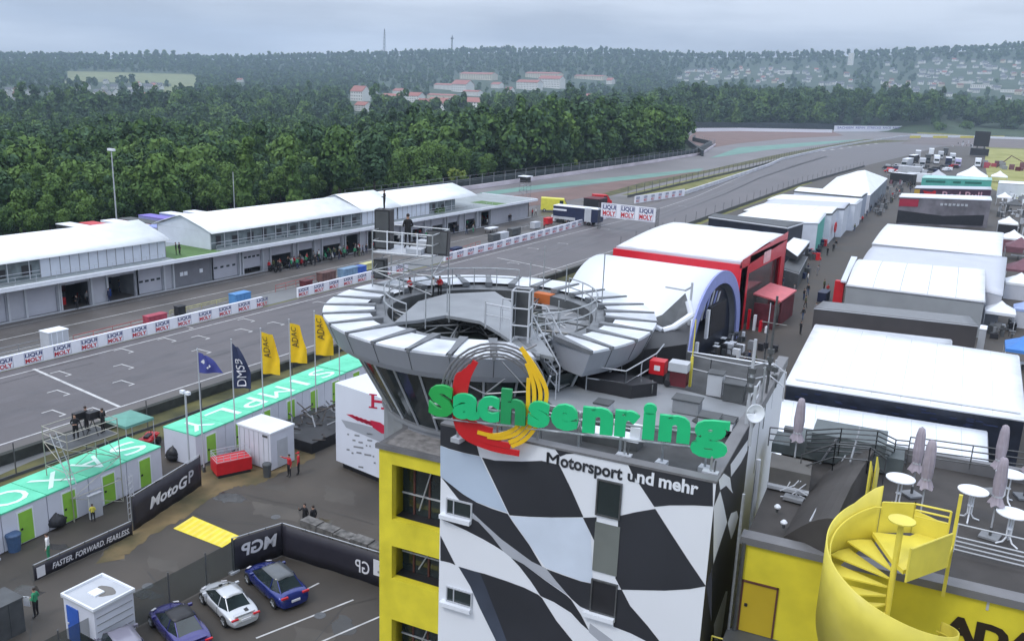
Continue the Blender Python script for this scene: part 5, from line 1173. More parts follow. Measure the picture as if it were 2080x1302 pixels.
# ---------------- cars ----------------
def car(label,loc,rz,paint,L_,W_,H_,roofm,stripe=None,sport=True,name='parked_car',plate=True,cab=False):
    t=thing(name,label,'car',(*loc,0),rz,'cars parked by the mesh fence'); hl=L_/2; hw=W_/2
    zb=.62*H_; st=[(-hl,.70,.42,.50),(-hl+.12,.86,.64,.72),(-hl+.5,.96,zb*.98,zb*1.03),(-hl+1.2,1.,zb*1.02,zb*1.04),(-.2,.95,zb,zb),(hl-1.9,.96,zb*.98,zb),(hl-1.2,.99,zb*.95,zb*.98),(hl-.5,.93,zb*.78,zb*.86),(hl-.12,.80,.50,.60),(hl,.62,.42,.48)]
    if not sport: st[1]=(-hl+.1,.9,.8,.95); st[2]=(-hl+.4,.97,zb*1.02,zb*1.12)
    rows=[]
    for y,w,zs,zt in st:
        h=hw*w; half=[(h*.86,.2),(h*.99,.3),(h,(zs+.3)/2),(h*.98,zs*.92),(h*.9,zs),(h*.55,zt),(0,zt+.02)]
        rows.append([(x,y,z) for x,z in half]+[(-x,y,z) for x,z in half[::-1][1:]])
    b=MB(); b.grid([r[::-1] for r in rows],paint); n=len(rows[0])
    b.add(rows[0],[tuple(range(n))],paint); b.add(rows[-1],[tuple(range(n))[::-1]],paint)
    o=b.build('body',paint,t,smooth=True); sb=o.modifiers.new('s','SUBSURF'); sb.levels=1; sb.render_levels=2
    # greenhouse
    y0,y1,y2,y3=(-hl+.75,-.75,.35,1.35) if sport else (-hl+.35,-1.25,.45,1.35)
    zb2=zb*.98; wb=hw*.86; wt=hw*.62; g=MB()
    B=[(wb*.8,y0,zb2),(wb,y1,zb2),(wb,y2,zb2),(wb*.86,y3,zb2)]; T=[(wt*.86,y1-.1,H_*.97),(wt,y1+.25,H_),(wt,y2-.15,H_),(wt*.92,y2+.05,H_*.975)]
    mir=lambda q:(-q[0],q[1],q[2])
    g.face([B[0],T[0],mir(T[0]),mir(B[0])][::-1],GLASS); g.face([B[3],T[3],mir(T[3]),mir(B[3])],GLASS)
    for f_ in (lambda q:q,mir):
        for i in range(3): 
            fc=[f_(B[i]),f_(B[i+1]),f_(T[i+1]),f_(T[i])]; g.face(fc if f_ is not mir else fc[::-1],GLASS)
    g.build('windows',GLASS,t)
    r=MB(); e=.012; r.grid([[(x,q[1],q[2]+e+(.03 if x==0 else 0)) for x in (-q[0],-q[0]*.5,0,q[0]*.5,q[0])] for q in T],roofm); r.build('roof',roofm,t,solid=.02,smooth=True)
    p=MB()
    for f_ in (1,-1):
        for i in (0,3): p.tube((f_*B[i][0],B[i][1],B[i][2]),(f_*T[i][0],T[i][1],T[i][2]),.035,paint,5)
        p.tube((f_*B[1][0],B[1][1]+.2,B[1][2]),(f_*T[1][0],T[1][1],T[1][2]),.035,paint,5)
    p.build('pillars',paint,t)
    for y in (-hl+.82,hl-.88):
        for s in(-1,1):
            w=MB(); w.tube((s*(hw-.22),y,.33),(s*(hw+.01),y,.33),.33,TIRE,20); wo=w.build('wheel',TIRE,t); w=MB(); w.tube((s*(hw),y,.33),(s*(hw+.025),y,.33),.22,DSTEEL,14)
            for k in range(5): a=k*1.257; w.tube((s*(hw+.03),y,.33),(s*(hw+.03),y+.2*math.cos(a),.33+.2*math.sin(a)),.025,STEEL,4)
            w.build('rim',STEEL,wo)
    for s in(-1,1):
        q=MB(); q.ex([(s*hw*.5,hl-.3,zb*.80),(s*hw*.78,hl-.42,zb*.80),(s*hw*.74,hl-.62,zb*.9),(s*hw*.5,hl-.5,zb*.9)],(0,.02,.03),BWH); q.build('headlight',BWH,t)
        q=MB(); q.box(s*hw*.45,-hl-.005,.62 if sport else .8,s*hw*.85,-hl+.1,.7 if sport else .9,RED); q.build('tail_light',RED,t)
        q=MB(); q.box(s*hw*.9,y3-.55,zb*1.02,s*(hw+.12),y3-.4,zb*1.02+.13,paint); q.build('mirror',paint,t)
    q=MB()
    for s in(-1,1):
        for yy_ in (-.55,.75): q.tube((s*hw*.985,yy_,.32),(s*hw*.945,yy_,zb*.97),.012,BLACK,4)
        q.tube((s*hw*.9,-.62,.24),(s*hw*.9,.9,.24),.05,BLACK,5)
    q.build('door_seams',BLACK,t)
    if plate: q=MB(); q.box(-.26,-hl-.03,.48,.26,-hl+.02,.60,BWH); q.build('number_plate',BWH,t)
    if stripe: q=MB(); q.ex([(.12,y0,zb2+.02),(.34,y0,zb2+.02),(.30,-hl+.3,zb*.98+.04),(.1,-hl+.3,zb*.98+.04)],(0,0,.012),stripe); q.ex([(.12,hl-.7,zb*.9),(.34,hl-.7,zb*.88),(.3,y3,zb+.02),(.1,y3,zb+.03)],(0,0,.012),stripe); q.build('stripe',stripe,t)
    if sport: q=MB(); q.box(-hw*.6,-hl+.12,zb*.95,hw*.6,-hl+.38,zb*.95+.05,paint); q.build('spoiler',paint,t)
    return t
SILV=mat('silver_paint',(.55,.57,.60),.25,.35,var=.05,coat=.6); CBLUE=mat('blue_metallic',(.012,.026,.19),.22,.35,var=.05,coat=.8); CPURP=mat('violet_metallic',(.04,.036,.19),.25,.35,var=.05,coat=.8); CGREY=mat('grey_lilac_paint',(.26,.25,.32),.3,.3,var=.05,coat=.6)
hd=math.atan2(.955,.296)  # cars point to the upper left
rzc=math.atan2(.955,.296)
car('silver sports car with a dark stripe between the two blue cars',(-34.25,28.95),rzc,SILV,4.45,1.86,1.27,SILV,BLACK,True)
car('blue coupe with grey glass roof, farthest of the parked cars',(-33.55,31.75),rzc,CBLUE,4.85,1.96,1.42,mat('glass_roof',(.10,.11,.12),.12,var=.1),None,False)
car('violet blue car with black roof cut by the lower edge',(-34.6,26.0),rzc,CPURP,4.7,1.9,1.35,BLACK,None,True)
car('lilac grey car at the bottom edge beside the cabin',(-35.3,23.2),rzc,CGREY,4.5,1.86,1.4,CGREY,None,False)
# ---------------- main building with mural ----------------
BA=R(5.9); E1=np.array([math.cos(BA),math.sin(BA),0]); E2=np.array([-math.sin(BA),math.cos(BA),0]); A_=np.array([-16.69,23.91,0.])
def bw(s,t,z=0): return A_+E1*s+E2*t+np.array([0,0,z])
MW=mat('mural_white',(.76,.785,.84),.5,var=.02,scale=.4); MK=mat('mural_black',(.028,.03,.038),.5,var=.15,scale=.4); MBL=mat('mural_pale_blue',(.46,.55,.68),.5,var=.06,scale=.5); MB2=mat('mural_ice_blue',(.60,.67,.78),.5,var=.10,scale=.45); MG=mat('mural_grey',(.40,.42,.47),.5,var=.05); MGB=mat('mural_steel_blue',(.055,.068,.10),.5,var=.35,scale=.4)
ROOFG=mat('roof_sheet_grey',(.235,.25,.27),.5,var=.15,scale=.5); ROOFK=mat('roof_dark',(.05,.052,.055),.8,var=.3,scale=1.2); COP=mat('coping_grey',(.16,.16,.17),.5,var=.15,scale=1); GRV=mat('gravel_roof',(.24,.23,.23),.9,var=.35,scale=3)
WM=9.77
bl=thing('mural_building','tall building front painted with a waving black and white chequered flag','building',bw(WM/2,7,0),BA); bl0=np.array(bl.location)
def inb(o): o.parent=bl; o.matrix_parent_inverse=(Matrix.Translation(Vector(bl0))@Matrix.Rotation(BA,4,'Z')).inverted(); return o
L2=lambda s,t,z:(s-WM/2,t-7,z)   # local coordinates of the block
def lb(): return MB(o=(-WM/2,-7,0))
b=lb(); b.box(0,0,0,WM,15.5,16.1,MW); b.box(0,0,16.1,WM,.33,16.5,MW); b.box(WM-.33,.33,16.1,WM,6.2,16.5,MW); b.build('wall',MW,bl)
b=lb(); b.box(.35,.35,16.1,WM-.35,15.2,16.14,ROOFK); b.build('roof',ROOFK,bl)
b=lb(); b.box(-.03,-.03,16.5,WM+.03,.40,16.58,COP); b.box(WM-.40,.40,16.5,WM+.03,6.2,16.58,COP); b.box(WM-.38,6.2,16.14,WM+.06,15.5,16.55,COP); b.box(-.03,.40,16.14,.3,3.2,16.5,COP); b.build('parapet',COP,bl)
N1=-E2; PA=A_.copy()
def fp(x,y,off=0.): return ONP(x,y,PA+N1*off,N1)
N2=E1; PB=A_+E1*WM
def sp_(x,y,off=0.): return ONP(x,y,PB+N2*off,N2)
b=MB()
def F(pts,m_,off,fn=fp): b.face([fn(x,y,off) for x,y in pts],m_)
# pale areas
F([(894.5,905),(912,912),(945,921),(975,927),(1031,1041),(1000,1031),(965,1018),(937,1004),(912,982),(894.5,966)],MBL,.006)
F([(1036,1049),(1100,1051),(1184,1052),(1200,1085),(1204,1184),(1180,1179),(1145,1166),(1108,1152)],MB2,.006)
F([(962,1043),(980,1060),(1019,1095),(1080,1140),(1108,1153),(1160,1213),(1110,1179),(1063,1145),(1037,1131),(1022,1119),(972,1060),(961,1052)],MG,.006)
F([(1198,1265),(1245,1300),(1232,1315),(1196,1283)],MG,.006)
K=[[(894.5,858),(957,872),(967,900),(974,926),(945,920),(912,911),(894.5,904)],
[(979,929),(1005,935),(1060,937),(1100,935.5),(1136,944),(1160,993),(1185,1050),(1120,1050.5),(1075,1049),(1035,1046)],
[(895,968),(912,981),(940,1003),(968,1020),(1000,1033),(1031,1043),(1042,1060),(1075,1106),(1101,1150),(1080,1140),(1019,1095),(980,1060),(961,1042),(940,1022),(930,1012),(905,980)],
[(894.5,1043),(930,1050),(961,1053),(972,1060),(1000,1090),(1022,1119),(1003,1107),(980,1094),(945,1076),(912,1061),(894.5,1054)],
[(1038,1132),(1063,1145),(1110,1180),(1150,1208),(1160,1217),(1180,1248),(1197,1281),(1180,1266),(1160,1244),(1125,1222),(1098,1210),(1078,1180),(1055,1150)],
[(1110,1155),(1145,1168),(1180,1180),(1204,1185),(1203,1243),(1178,1231),(1160,1215),(1130,1180)],
[(894.5,1087),(925,1147),(913,1142),(894.5,1138)],
[(931,1150),(945,1155),(985,1165),(1030,1180),(1065,1193),(1093,1207),(1101,1214),(1130,1260),(1164,1302),(1200,1350),(1034,1350),(1008,1302),(975,1235),(955,1190),(940,1165)],
[(1125,909),(1178,920.5),(1150,922),(1138,927)],
[(1276,944),(1448,981),(1448,1028),(1410,1026),(1360,1026),(1329,1029),(1300,985),(1283,960)],
[(1331,1033),(1361,1080),(1400,1140),(1434,1190),(1400,1196),(1350,1199),(1262,1197),(1250,1174),(1256,1048),(1290,1040)],
[(1184,1051),(1212,1050),(1208,1100)],
[(1248,1197),(1263,1197),(1280,1230),(1315,1270),(1340,1302),(1370,1345),(1310,1320),(1314,1302),(1280,1285),(1246,1272)],
[(1446.5,1152),(1445,1262),(1434,1190)]]
for k in K: F(k,MK,.010)
F([(931,1150),(975,1163),(990,1200),(1010,1250),(1040,1330),(1022,1330),(1008,1302),(975,1235),(955,1190)],MGB,.014)
# right hand side face
b.face([PB+N2*.006+E2*a+np.array([0,0,z]) for a,z in ((.02,0),(6.2,0),(6.2,16.5),(.02,16.5))],MK)
S_=[[(1484,943),(1519,893),(1518,915),(1505,940),(1485,968)],[(1460,975),(1470,961),(1483,970),(1486,992),(1489,1002),(1475,986),(1463,995)],[(1452,1024),(1463,997),(1470,1025),(1477,1060),(1449,1145),(1450,1028)],[(1478,1062),(1485,1042),(1497,1037),(1500,1050),(1493,1075),(1485,1095)],[(1450,1268),(1474,1200),(1478,1200),(1464,1300),(1451,1300)]]
for k in S_: F(k,MW,.012,sp_)
o=b.build('mural',MW); inb(o)
# lettering on the wall
def wtext(s,x0,y0,x1,y1,sz,m_,nm='wall_lettering'):
    p,q=fp(x0,y0,.02+sz%.01),fp(x1,y1,.02+sz%.01); c=(p+q)/2+np.array([0,0,sz*.36]); inb(text(nm,s,m_,c,E1,(0,0,1),sz,None,bold=0. if s=='M' else .03,width=abs((q-p)@E1)))
[wtext('M',1110+d_,945,1134+d_,949.5,.64+.006*abs(d_),MK) for d_ in (-.8,.8)]; wtext('otorsport',1137,950,1263,975,.62,MK); wtext('u',1274,977,1289,980,.52,MK); wtext('nd',1293,981,1327,988,.62,MW); wtext('mehr',1336,990,1416,1007,.62,MW)
# windows
def wwin(x0,y0,x1,y1,label,gl,sill=True,mull=False,frame=LGREY):
    p,q=fp(x0,y0),fp(x1,y1); s0,s1=(p-PA)@E1,(q-PA)@E1; z1,z0=p[2],q[2]
    w=lb(); w.box(s0,-.03,z0,s1,-.015,z1,gl)
    for a in ((s0-.05,z0-.05,s0,z1+.05),(s1,z0-.05,s1+.05,z1+.05),(s0,z1,s1,z1+.05),(s0,z0-.05,s1,z0)): w.box(a[0],-.07,a[1],a[2],-.005,a[3],frame)
    if mull: w.box(s0+(s1-s0)*.25,-.06,z0,s0+(s1-s0)*.25+.04,-.01,z1,frame)
    o=w.build('window',gl,bl)
    if sill: w=lb(); w.box(s0-.25,-.22,z0-.22,s1+.03,-.0,z0-.06,WPAINT); w.build('sill',WPAINT,o)
wwin(1217,974,1257,1052,'upper',GLASS,False,frame=DSTEEL); wwin(1205,1176,1248,1250,'lower',BLACK,True,frame=DSTEEL)
p,q=fp(1210,1058),fp(1254,1170); w=lb(); w.box((p-PA)@E1,-.035,q[2],(q-PA)@E1-.02,-.012,p[2],mat('infill_grey',(.16,.175,.165),.5,var=.15,scale=.6)); w.build('infill_panel',MATS['infill_grey'],bl)
for y in (1012,1191): wwin(910,y,957,y+40,'small',GLASS,True,True)
# roof equipment: metal deck, unit, lamp arm
b=MB(); pg=[G(x,y,16.35) for x,y in [(1095,795),(1175,748),(1310,772),(1528,828),(1478,872),(1300,862),(1130,830)]]
b.prism([(p[0],p[1]) for p in pg],16.14,16.35,ROOFG); inb(b.build('roof_deck',ROOFG))
b=MB(); pg=[G(x,y,16.3) for x,y in [(1405,858),(1432,838),(1500,852),(1480,880),(1450,884)]]
b.prism([(p[0],p[1]) for p in pg],16.37,16.40,ROOFK); inb(b.build('roof_hatch',ROOFK))
def rt(name,label,cat,x,y,z=16.15,grp=None): return thing(name,label,cat,G(x,y,z),BA,grp)
t=rt('roof_unit','white air unit lying behind the sign letters on the roof','air unit',1240,898); b=MB(); b.box(-1.1,-.35,.0,1.1,.35,.3,DGREY); b.box(-1.1,-.35,.3,1.1,.35,.38,WPAINT); b.box(-.05,-.2,.38,.25,.2,.95,WPAINT); b.box(.75,-.2,.38,1.1,.2,.8,WPAINT); b.build('casing',WPAINT,t); b=MB(); b.tube((.1,0,.95),(.1,0,1.1),.12,DGREY,8); b.build('fan',DGREY,t)
# sign
SG=mat('sign_green',(.014,.52,.20),.45,var=.05); SGD=mat('sign_green_dark',(.015,.30,.10),.45,var=.05); SGM=mat('sign_green_mid',(.02,.38,.08),.45,var=.05); SY=mat('sign_yellow',(.85,.52,.02),.4,var=.05); SRD=mat('sign_red',(.55,.015,.02),.4,var=.05); SGR=mat('sign_steel',(.22,.22,.24),.4,.5,var=.1)
q0=G(873,845,17.0); q1=G(1480,914,17.0); us=(q1-q0)/np.linalg.norm(q1-q0); ns=np.array([us[1],-us[0],0])
sg=thing('roof_sign','large green lettering Sachsenring with a red and yellow ring emblem on the roof','sign',(q0+q1)/2); sg.location.z=16.55
def pon(x,y,off=0): return ONP(x,y,q0+ns*off,ns)
for ch,x,w,m_ in [('S',896,50,SGM),('a',947,55,SG),('c',992,45,SG),('h',1042,50,SGD),('s',1094,44,SG),('e',1146,56,SG),('n',1213,62,SG),('r',1272,50,SG),('i',1316,27,SG),('n',1368,64,SG),('g',1440,76,SG)]:
    bo=.05 if ch in 'gas' else .06; me=textmesh(ch,1,bo); v=np.array([q.co[:] for q in me.vertices]); zmin,zmax=v[:,1].min(),v[:,1].max()
    me=textmesh(ch,1.0,bo,.075).copy(); me.materials.clear(); me.materials.append(m_); v=np.array([q.co[:] for q in me.vertices])
    yb=845+(x-893)*(905-845)/(1440-893); cb=pon(x,yb,.72); wl_=pon(x-w/2,yb,.72);wr=pon(x+w/2,yb,.72); W_=np.linalg.norm(wr-wl_)
    hgt={'S':1.12,'h':1.22,'i':1.22,'g':1.27}.get(ch,.90); base={'g':-.40}.get(ch,0.)
    nx=(v[:,0]-v[:,0].min())/(v[:,0].max()-v[:,0].min())-.5; ny=(v[:,1]-v[:,1].min())/(v[:,1].max()-v[:,1].min())
    Wd=cb+np.outer(nx*W_,us)+np.outer(ny*hgt+base,[0,0,1])+np.outer(v[:,2],ns); me.vertices.foreach_set('co',Wd.astype(np.float32).ravel()); me.update()
    o=bpy.data.objects.new('letter',me); COL.objects.link(o); adopt(o,sg)
def band(b,pts,wpx,m_,off,th=.07):
    pts=[pon(x,y,off) for x,y in pts]; w=wpx/2
    # smooth
    P_=[];n=len(pts)
    for i in range(n-1):
        p0,p1,p2,p3=pts[max(i-1,0)],pts[i],pts[i+1],pts[min(i+2,n-1)]
        for t in (0,.25,.5,.75): P_.append(.5*((2*p1)+(-p0+p2)*t+(2*p0-5*p1+4*p2-p3)*t*t+(-p0+3*p1-3*p2+p3)*t**3))
    P_.append(pts[-1])
    rows=[]
    for i,p in enumerate(P_):
        tg=P_[min(i+1,len(P_)-1)]-P_[max(i-1,0)]; tg/=np.linalg.norm(tg); sd=np.cross(tg,ns)
        rows.append([p+sd*w+ns*th/2,p-sd*w+ns*th/2,p-sd*w-ns*th/2,p+sd*w-ns*th/2,p+sd*w+ns*th/2])
    b.grid(rows,m_); b.face(rows[0][:4],m_); b.face(rows[-1][:4][::-1],m_)
b=MB()
for k in range(4): band(b,[(966-9*k,734+9*k),(951-7*k,765),(944-6.5*k,800),(947-7*k,838+4*k),(962-6*k,858+9*k),(985+4*k,870+13*k),(1001+18*k,874+15.5*k)],.20,SRD,.55-.01*k)
adopt(b.build('red_arcs',SRD),sg)
b=MB()
for k in range(4): band(b,[[(1074,768)],[(1070,738),(1078,760)],[(1064,716),(1080,745)],[(1058,706),(1084,742)]][k]+[(1073+12*k,790),(1072+11.5*k,825),(1062+10*k,852+3*k),(1040+9*k,874+6*k)]+([(1005+12*k,884+5*k),(970+20*k,877+9*k)] if k<2 else [(1024+5*k,882+8*k)]),.135,SY,.57-.01*k)
adopt(b.build('yellow_arcs',SY),sg)
b=MB()
for k,r_ in enumerate((78,84,92,98,106)):
    pts=[(1003+r_*math.cos(a)*1.0,797-r_*math.sin(a)*.94) for a in np.linspace(R(-5),R(205-8*k),14)]
    b.poly([pon(x,y,.42) for x,y in pts],.042,SGR,5)
for (x0,y0,x1,y1) in [(945,780,985,800),(985,800,1025,770),(1020,735,1075,795),(985,800,1075,795),(1060,715,1090,700)]: b.tube(pon(x0,y0,.4),pon(x1,y1,.4),.03,SGR,5)
adopt(b.build('steel_rings',SGR),sg)
b=MB()
for zz in (.18,.68): b.tube(q0+us*.3+np.array([0,0,zz])+ns*.55,q1-us*.2+np.array([0,0,zz])+ns*.55,.04,STEEL,6)
for k in range(7):
    p=q0+us*(1.0+k*np.linalg.norm(q1-q0)/7.2)+(ns*.5 if False else -ns*.1); b.tube(p+ns*.65+np.array([0,0,.4]),p+np.array([0,0,.4]),.035,STEEL,5); b.tube(p+np.array([0,0,.7]),(p[0],p[1],16.2),.045,STEEL,6); b.tube(p+np.array([0,0,.7]),(p[0]-ns[0]*.9,p[1]-ns[1]*.9,16.2),.03,STEEL,5); b.box(p[0]-.18,p[1]-.18,16.14,p[0]+.18,p[1]+.18,16.3,LGREY)
adopt(b.build('support_frame',STEEL),sg)
for (x,y) in [(1268,925),(1443,960)]:
    t=thing('lamp_foot','steel lamp foot on the front parapet, '+('left' if x<1300 else 'right')+' one','bracket',G(x,y,16.56),BA); b=MB(); b.box(-.25,-.12,0,.25,.12,.06,LGREY); b.build('plate',LGREY,t); b=MB(); b.tube((0,0,.06),(0,0,.55),.035,STEEL,6); b.tube((.12,0,.06),(.12,.1,.4),.03,DGREY,6); b.build('stem',STEEL,t)
# ---------------- yellow block on the left ----------------
C_=np.array([-21.75,26.62,0]); yb=thing('yellow_block','yellow stair block with three dark openings left of the mural','building',C_,BA)
ZT_=13.45; b=MB(); ops=[]
def zc_(x,y): q=ONP(x,y,C_,N1); return (q-C_)@E1,q[2]
for (y0,y1) in ((943,1054),(1108,1173),(1257,1340)): s0,z1=zc_(796,y0); _,z0=zc_(793,y1); ops.append((s0,z0,z1))
s0=ops[0][0]; b.box(0,0,0,s0,.35,ZT_,YEL); zz=ZT_
for s_,z0,z1 in ops: b.box(s0,0,z1,5.6,.35,zz,YEL); zz=z0
b.box(s0,0,0,5.6,.35,zz,YEL); b.box(-.0,.35,0,.3,6,ZT_,YEL); b.build('wall',YEL,yb)
MUL=mat('brown_mullion',(.10,.035,.03),.5,var=.1)
for i,(s_,z0,z1) in enumerate(ops):
    g=MB(); g.box(s0-.0,.9,z0,5.5,.94,z1,GLASS); g.box(s0-.05,.35,z0-.25,5.5,1.3,z0-.02,BLACK)
    o=g.build('window',GLASS,yb); g=MB()
    for k in range(4): g.box(s0+.55+k*.75,.84,z0,s0+.63+k*.75,.9,z1,MUL)
    g.box(s0,.84,z1-.12,5.5,.9,z1,MUL); g.box(s0,.82,z0+.9,5.5,.88,z0+.96,LGREY)
    g.tube((s0+.9,.75,z0+.3),(s0+1.5,.75,z1-.2),.03,LGREY,4); g.build('frame',MUL,o)
b=MB(); b.box(-.12,-.12,ZT_,5.6,2.1,ZT_+.15,COP); b.box(.15,.15,ZT_+.15,5.5,2.3,ZT_+.17,GRV); b.box(-.12,-.12,ZT_+.15,5.6,.08,ZT_+.2,COP); b.box(-.1,2.0,ZT_+.15,5.6,2.15,ZT_+.35,COP); b.build('roof',COP,yb)
# ---------------- round tower roof ----------------
RC=np.array([-20.65,33.38,.38]); RR=7.64
tw=thing('round_tower','round glass tower with a wide ring roof of white wedge panels','tower',RC)
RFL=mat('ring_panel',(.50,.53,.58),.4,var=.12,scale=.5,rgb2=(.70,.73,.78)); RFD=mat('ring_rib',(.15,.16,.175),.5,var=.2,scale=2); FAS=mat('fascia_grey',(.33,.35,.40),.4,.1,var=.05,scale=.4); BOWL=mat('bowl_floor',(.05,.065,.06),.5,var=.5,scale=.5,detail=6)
def ringpt(r,a,z): return (r*math.cos(a),r*math.sin(a),z)
n=112
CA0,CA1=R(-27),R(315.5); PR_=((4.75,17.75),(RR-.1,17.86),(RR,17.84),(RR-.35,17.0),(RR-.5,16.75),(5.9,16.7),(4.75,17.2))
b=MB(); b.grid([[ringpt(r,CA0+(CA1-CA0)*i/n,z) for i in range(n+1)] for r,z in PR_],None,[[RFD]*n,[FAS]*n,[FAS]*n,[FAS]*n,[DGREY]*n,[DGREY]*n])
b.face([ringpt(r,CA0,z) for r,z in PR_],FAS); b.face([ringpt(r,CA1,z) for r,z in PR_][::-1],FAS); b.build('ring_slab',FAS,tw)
NP=28
for k in range(NP):
    if k==25: continue
    a0=2*math.pi*k/NP+.02+R(-5.4); a1=2*math.pi*(k+1)/NP-.02+R(-5.4); b=MB(); m_=5
    if k==26: a0=R(-26.6)+2*math.pi
    top=[[ringpt(r,a0+(a1-a0)*j/m_,z0+.0*j) for j in range(m_+1)] for r,z0 in ((5.55+.25*math.sin(k*2.1),17.93),(7.62,17.93))]
    b.grid([r[::-1] for r in top],RFL); b.grid([[top[1][j] for j in range(m_+1)],[(p[0],p[1],17.80) for p in top[1]]],RFL)
    b.build('roof_panel',RFL,tw)
for k in range(NP):
    a=2*math.pi*k/NP+R(-5.4); b=MB(); da=.035
    if k==26: a=R(-26.6)
    b.add([ringpt(5.3,a-da,17.8),ringpt(5.3,a+da,17.8),ringpt(7.66,a+da*.25,17.8),ringpt(7.66,a-da*.25,17.8),ringpt(5.3,a-da,18.02),ringpt(5.3,a+da,18.02),ringpt(7.66,a+da*.25,17.97),ringpt(7.66,a-da*.25,17.97)],[(0,3,2,1),(4,5,6,7),(0,1,5,4),(1,2,6,5),(2,3,7,6),(3,0,4,7)],RFD); b.build('rib',RFD,tw)
b=MB()
for k in [q for q in range(NP) if q!=26]: a=2*math.pi*k/NP+R(-5.4); b.tube(ringpt(RR+.005,a,17.83),ringpt(RR-.34,a,17.0),.012,DGREY,4)
b.build('fascia_joints',DGREY,tw)
b=MB(); b.grid([[ringpt(r,2*math.pi*i/64,z) for i in range(65)] for r,z in ((6.5,16.72),(4.75,13.5))],GLASS); b.build('glass_cone',GLASS,tw)
b=MB()
for k in range(30): a=2*math.pi*k/30; b.tube(ringpt(6.53,a,16.72),ringpt(4.8,a,13.5),.05,LGREY if k%3 else WPAINT,5)
b.build('mullions',LGREY,tw)
b=MB(); b.lathe([(4.9,0),(4.9,13.4),(5.0,13.45),(5.0,13.6),(4.6,13.62)],GREY,40); b.build('shaft',GREY,tw)
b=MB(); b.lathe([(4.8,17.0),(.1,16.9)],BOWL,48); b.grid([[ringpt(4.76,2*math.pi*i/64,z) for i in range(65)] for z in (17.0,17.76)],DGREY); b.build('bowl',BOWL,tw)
# slab bridging the bowl
def loc_(x,y,z): return G(x,y,z+.38)-RC
b=MB(); pg=[loc_(x,y,17.98) for x,y in [(800,655),(850,612),(905,597),(1005,592),(1045,618),(1075,655),(1125,725),(1085,716),(1050,700),(1015,676),(975,652),(905,640),(850,650)]]
b.prism([(p[0],p[1]) for p in pg],17.84,17.98,ROOFG); b.build('walkway_slab',mat('slab_grey',(.12,.13,.145),.5,var=.2,scale=.6),tw)
b=MB(); pg=[loc_(x,y,17.4) for x,y in [(1100,610),(1190,622),(1200,655),(1140,680),(1105,650)]]
b.prism([(p[0],p[1]) for p in pg],17.0,17.3,GREY); b.build('inner_deck',DGREY,tw)
b=MB()
for k in range(9):
    a=R(-60+k*38); p=np.array(ringpt(4.6,a,17.55)); q=np.array(ringpt(4.6,a+R(150),17.55)); b.tube(p,q,.05,DSTEEL,5); b.tube(p-np.array([0,0,.35]),q-np.array([0,0,.35]),.05,DSTEEL,5)
    for j in range(10): u=p+(q-p)*j/10; v=p+(q-p)*(j+1)/10; b.tube(u-np.array([0,0,.35 if j%2 else 0]),v-np.array([0,0,0 if j%2 else .35]),.025,STEEL,4)
b.build('roof_trusses',DSTEEL,tw)
b=MB()
for zz in (18.85,18.4):
    b.poly([ringpt(4.9,a,zz) for a in np.linspace(R(-35),R(70),26)],.035,STEEL,5); b.poly([ringpt(4.9,a,zz) for a in np.linspace(R(105),R(255),34)],.035,STEEL,5)
b.build('inner_rail',STEEL,tw)
for a in list(np.linspace(R(-35),R(70),9))+list(np.linspace(R(105),R(255),12)): b=MB(); b.tube(ringpt(4.9,a,17.8),ringpt(4.9,a,18.85),.025,STEEL,5); b.build('rail_post',STEEL,tw)
b=MB()
for (x,y,h) in [(820,600,1.6),(864,668,1.7),(908,640,1.2),(912,655,2.0),(985,668,1.2),(1075,610,1.9),(1103,590,2.3),(1148,612,1.8),(1222,622,2.6),(1133,660,1.1)]:
    p=loc_(x,y,17.85); b.tube(p,p+np.array([0,0,h]),.03,STEEL,5)
b.build('lightning_rods',STEEL,tw)
b=MB()
for (x,y,w,h,m_) in [(1105,615,.5,.5,mat('orange_box',(.45,.12,.03),.6,var=.2)),(1160,625,.4,.4,BLACK)]: p=loc_(x,y,17.3); b.box(p[0]-w,p[1]-.25,17.3,p[0]+w,p[1]+.25,17.3+h,m_)
b.build('equipment_box',BLACK,tw)
# gate frame and stair from the ring to the roof
gp=G(1058,692,18.36); t=thing('access_gate','white framed access cage at the head of the roof stair','gate frame',gp,BA+.2); b=MB()
for x in(-.35,.35):
    for y in(-.3,.3): b.tube((x,y,0),(x,y,2.1),.045,LGREY,6)
for z in (2.1,1.4,.7): b.poly([(-.35,-.3,z),(.35,-.3,z),(.35,.3,z),(-.35,.3,z)],.035,LGREY,5,True)
b.build('frame',LGREY,t); b=MB(); b.box(-.33,.27,.1,.33,.3,2.05,DGREY); b.box(-.36,-.28,.1,-.34,.28,2.05,DGREY); b.build('louvre',DGREY,t)
s0=G(1092,678,18.4); s1=G(1150,787,16.38); t=thing('roof_stair','steel stair with tall handrails leading down from the ring roof','stair',s1); dv=s1-s0; hv=np.array([dv[0],dv[1],0]); hl_=np.linalg.norm(hv); hv/=hl_; sv=np.array([hv[1],-hv[0],0]); w=.62
b=MB(o=-s1); n=9
for k in range(n):
    p=s0+dv*(k+.5)/n; b.ex([p-sv*w-hv*.14,p+sv*w-hv*.14,p+sv*w+hv*.14,p-sv*w+hv*.14],(0,0,.05),STEEL)
b.build('treads',STEEL,t); 
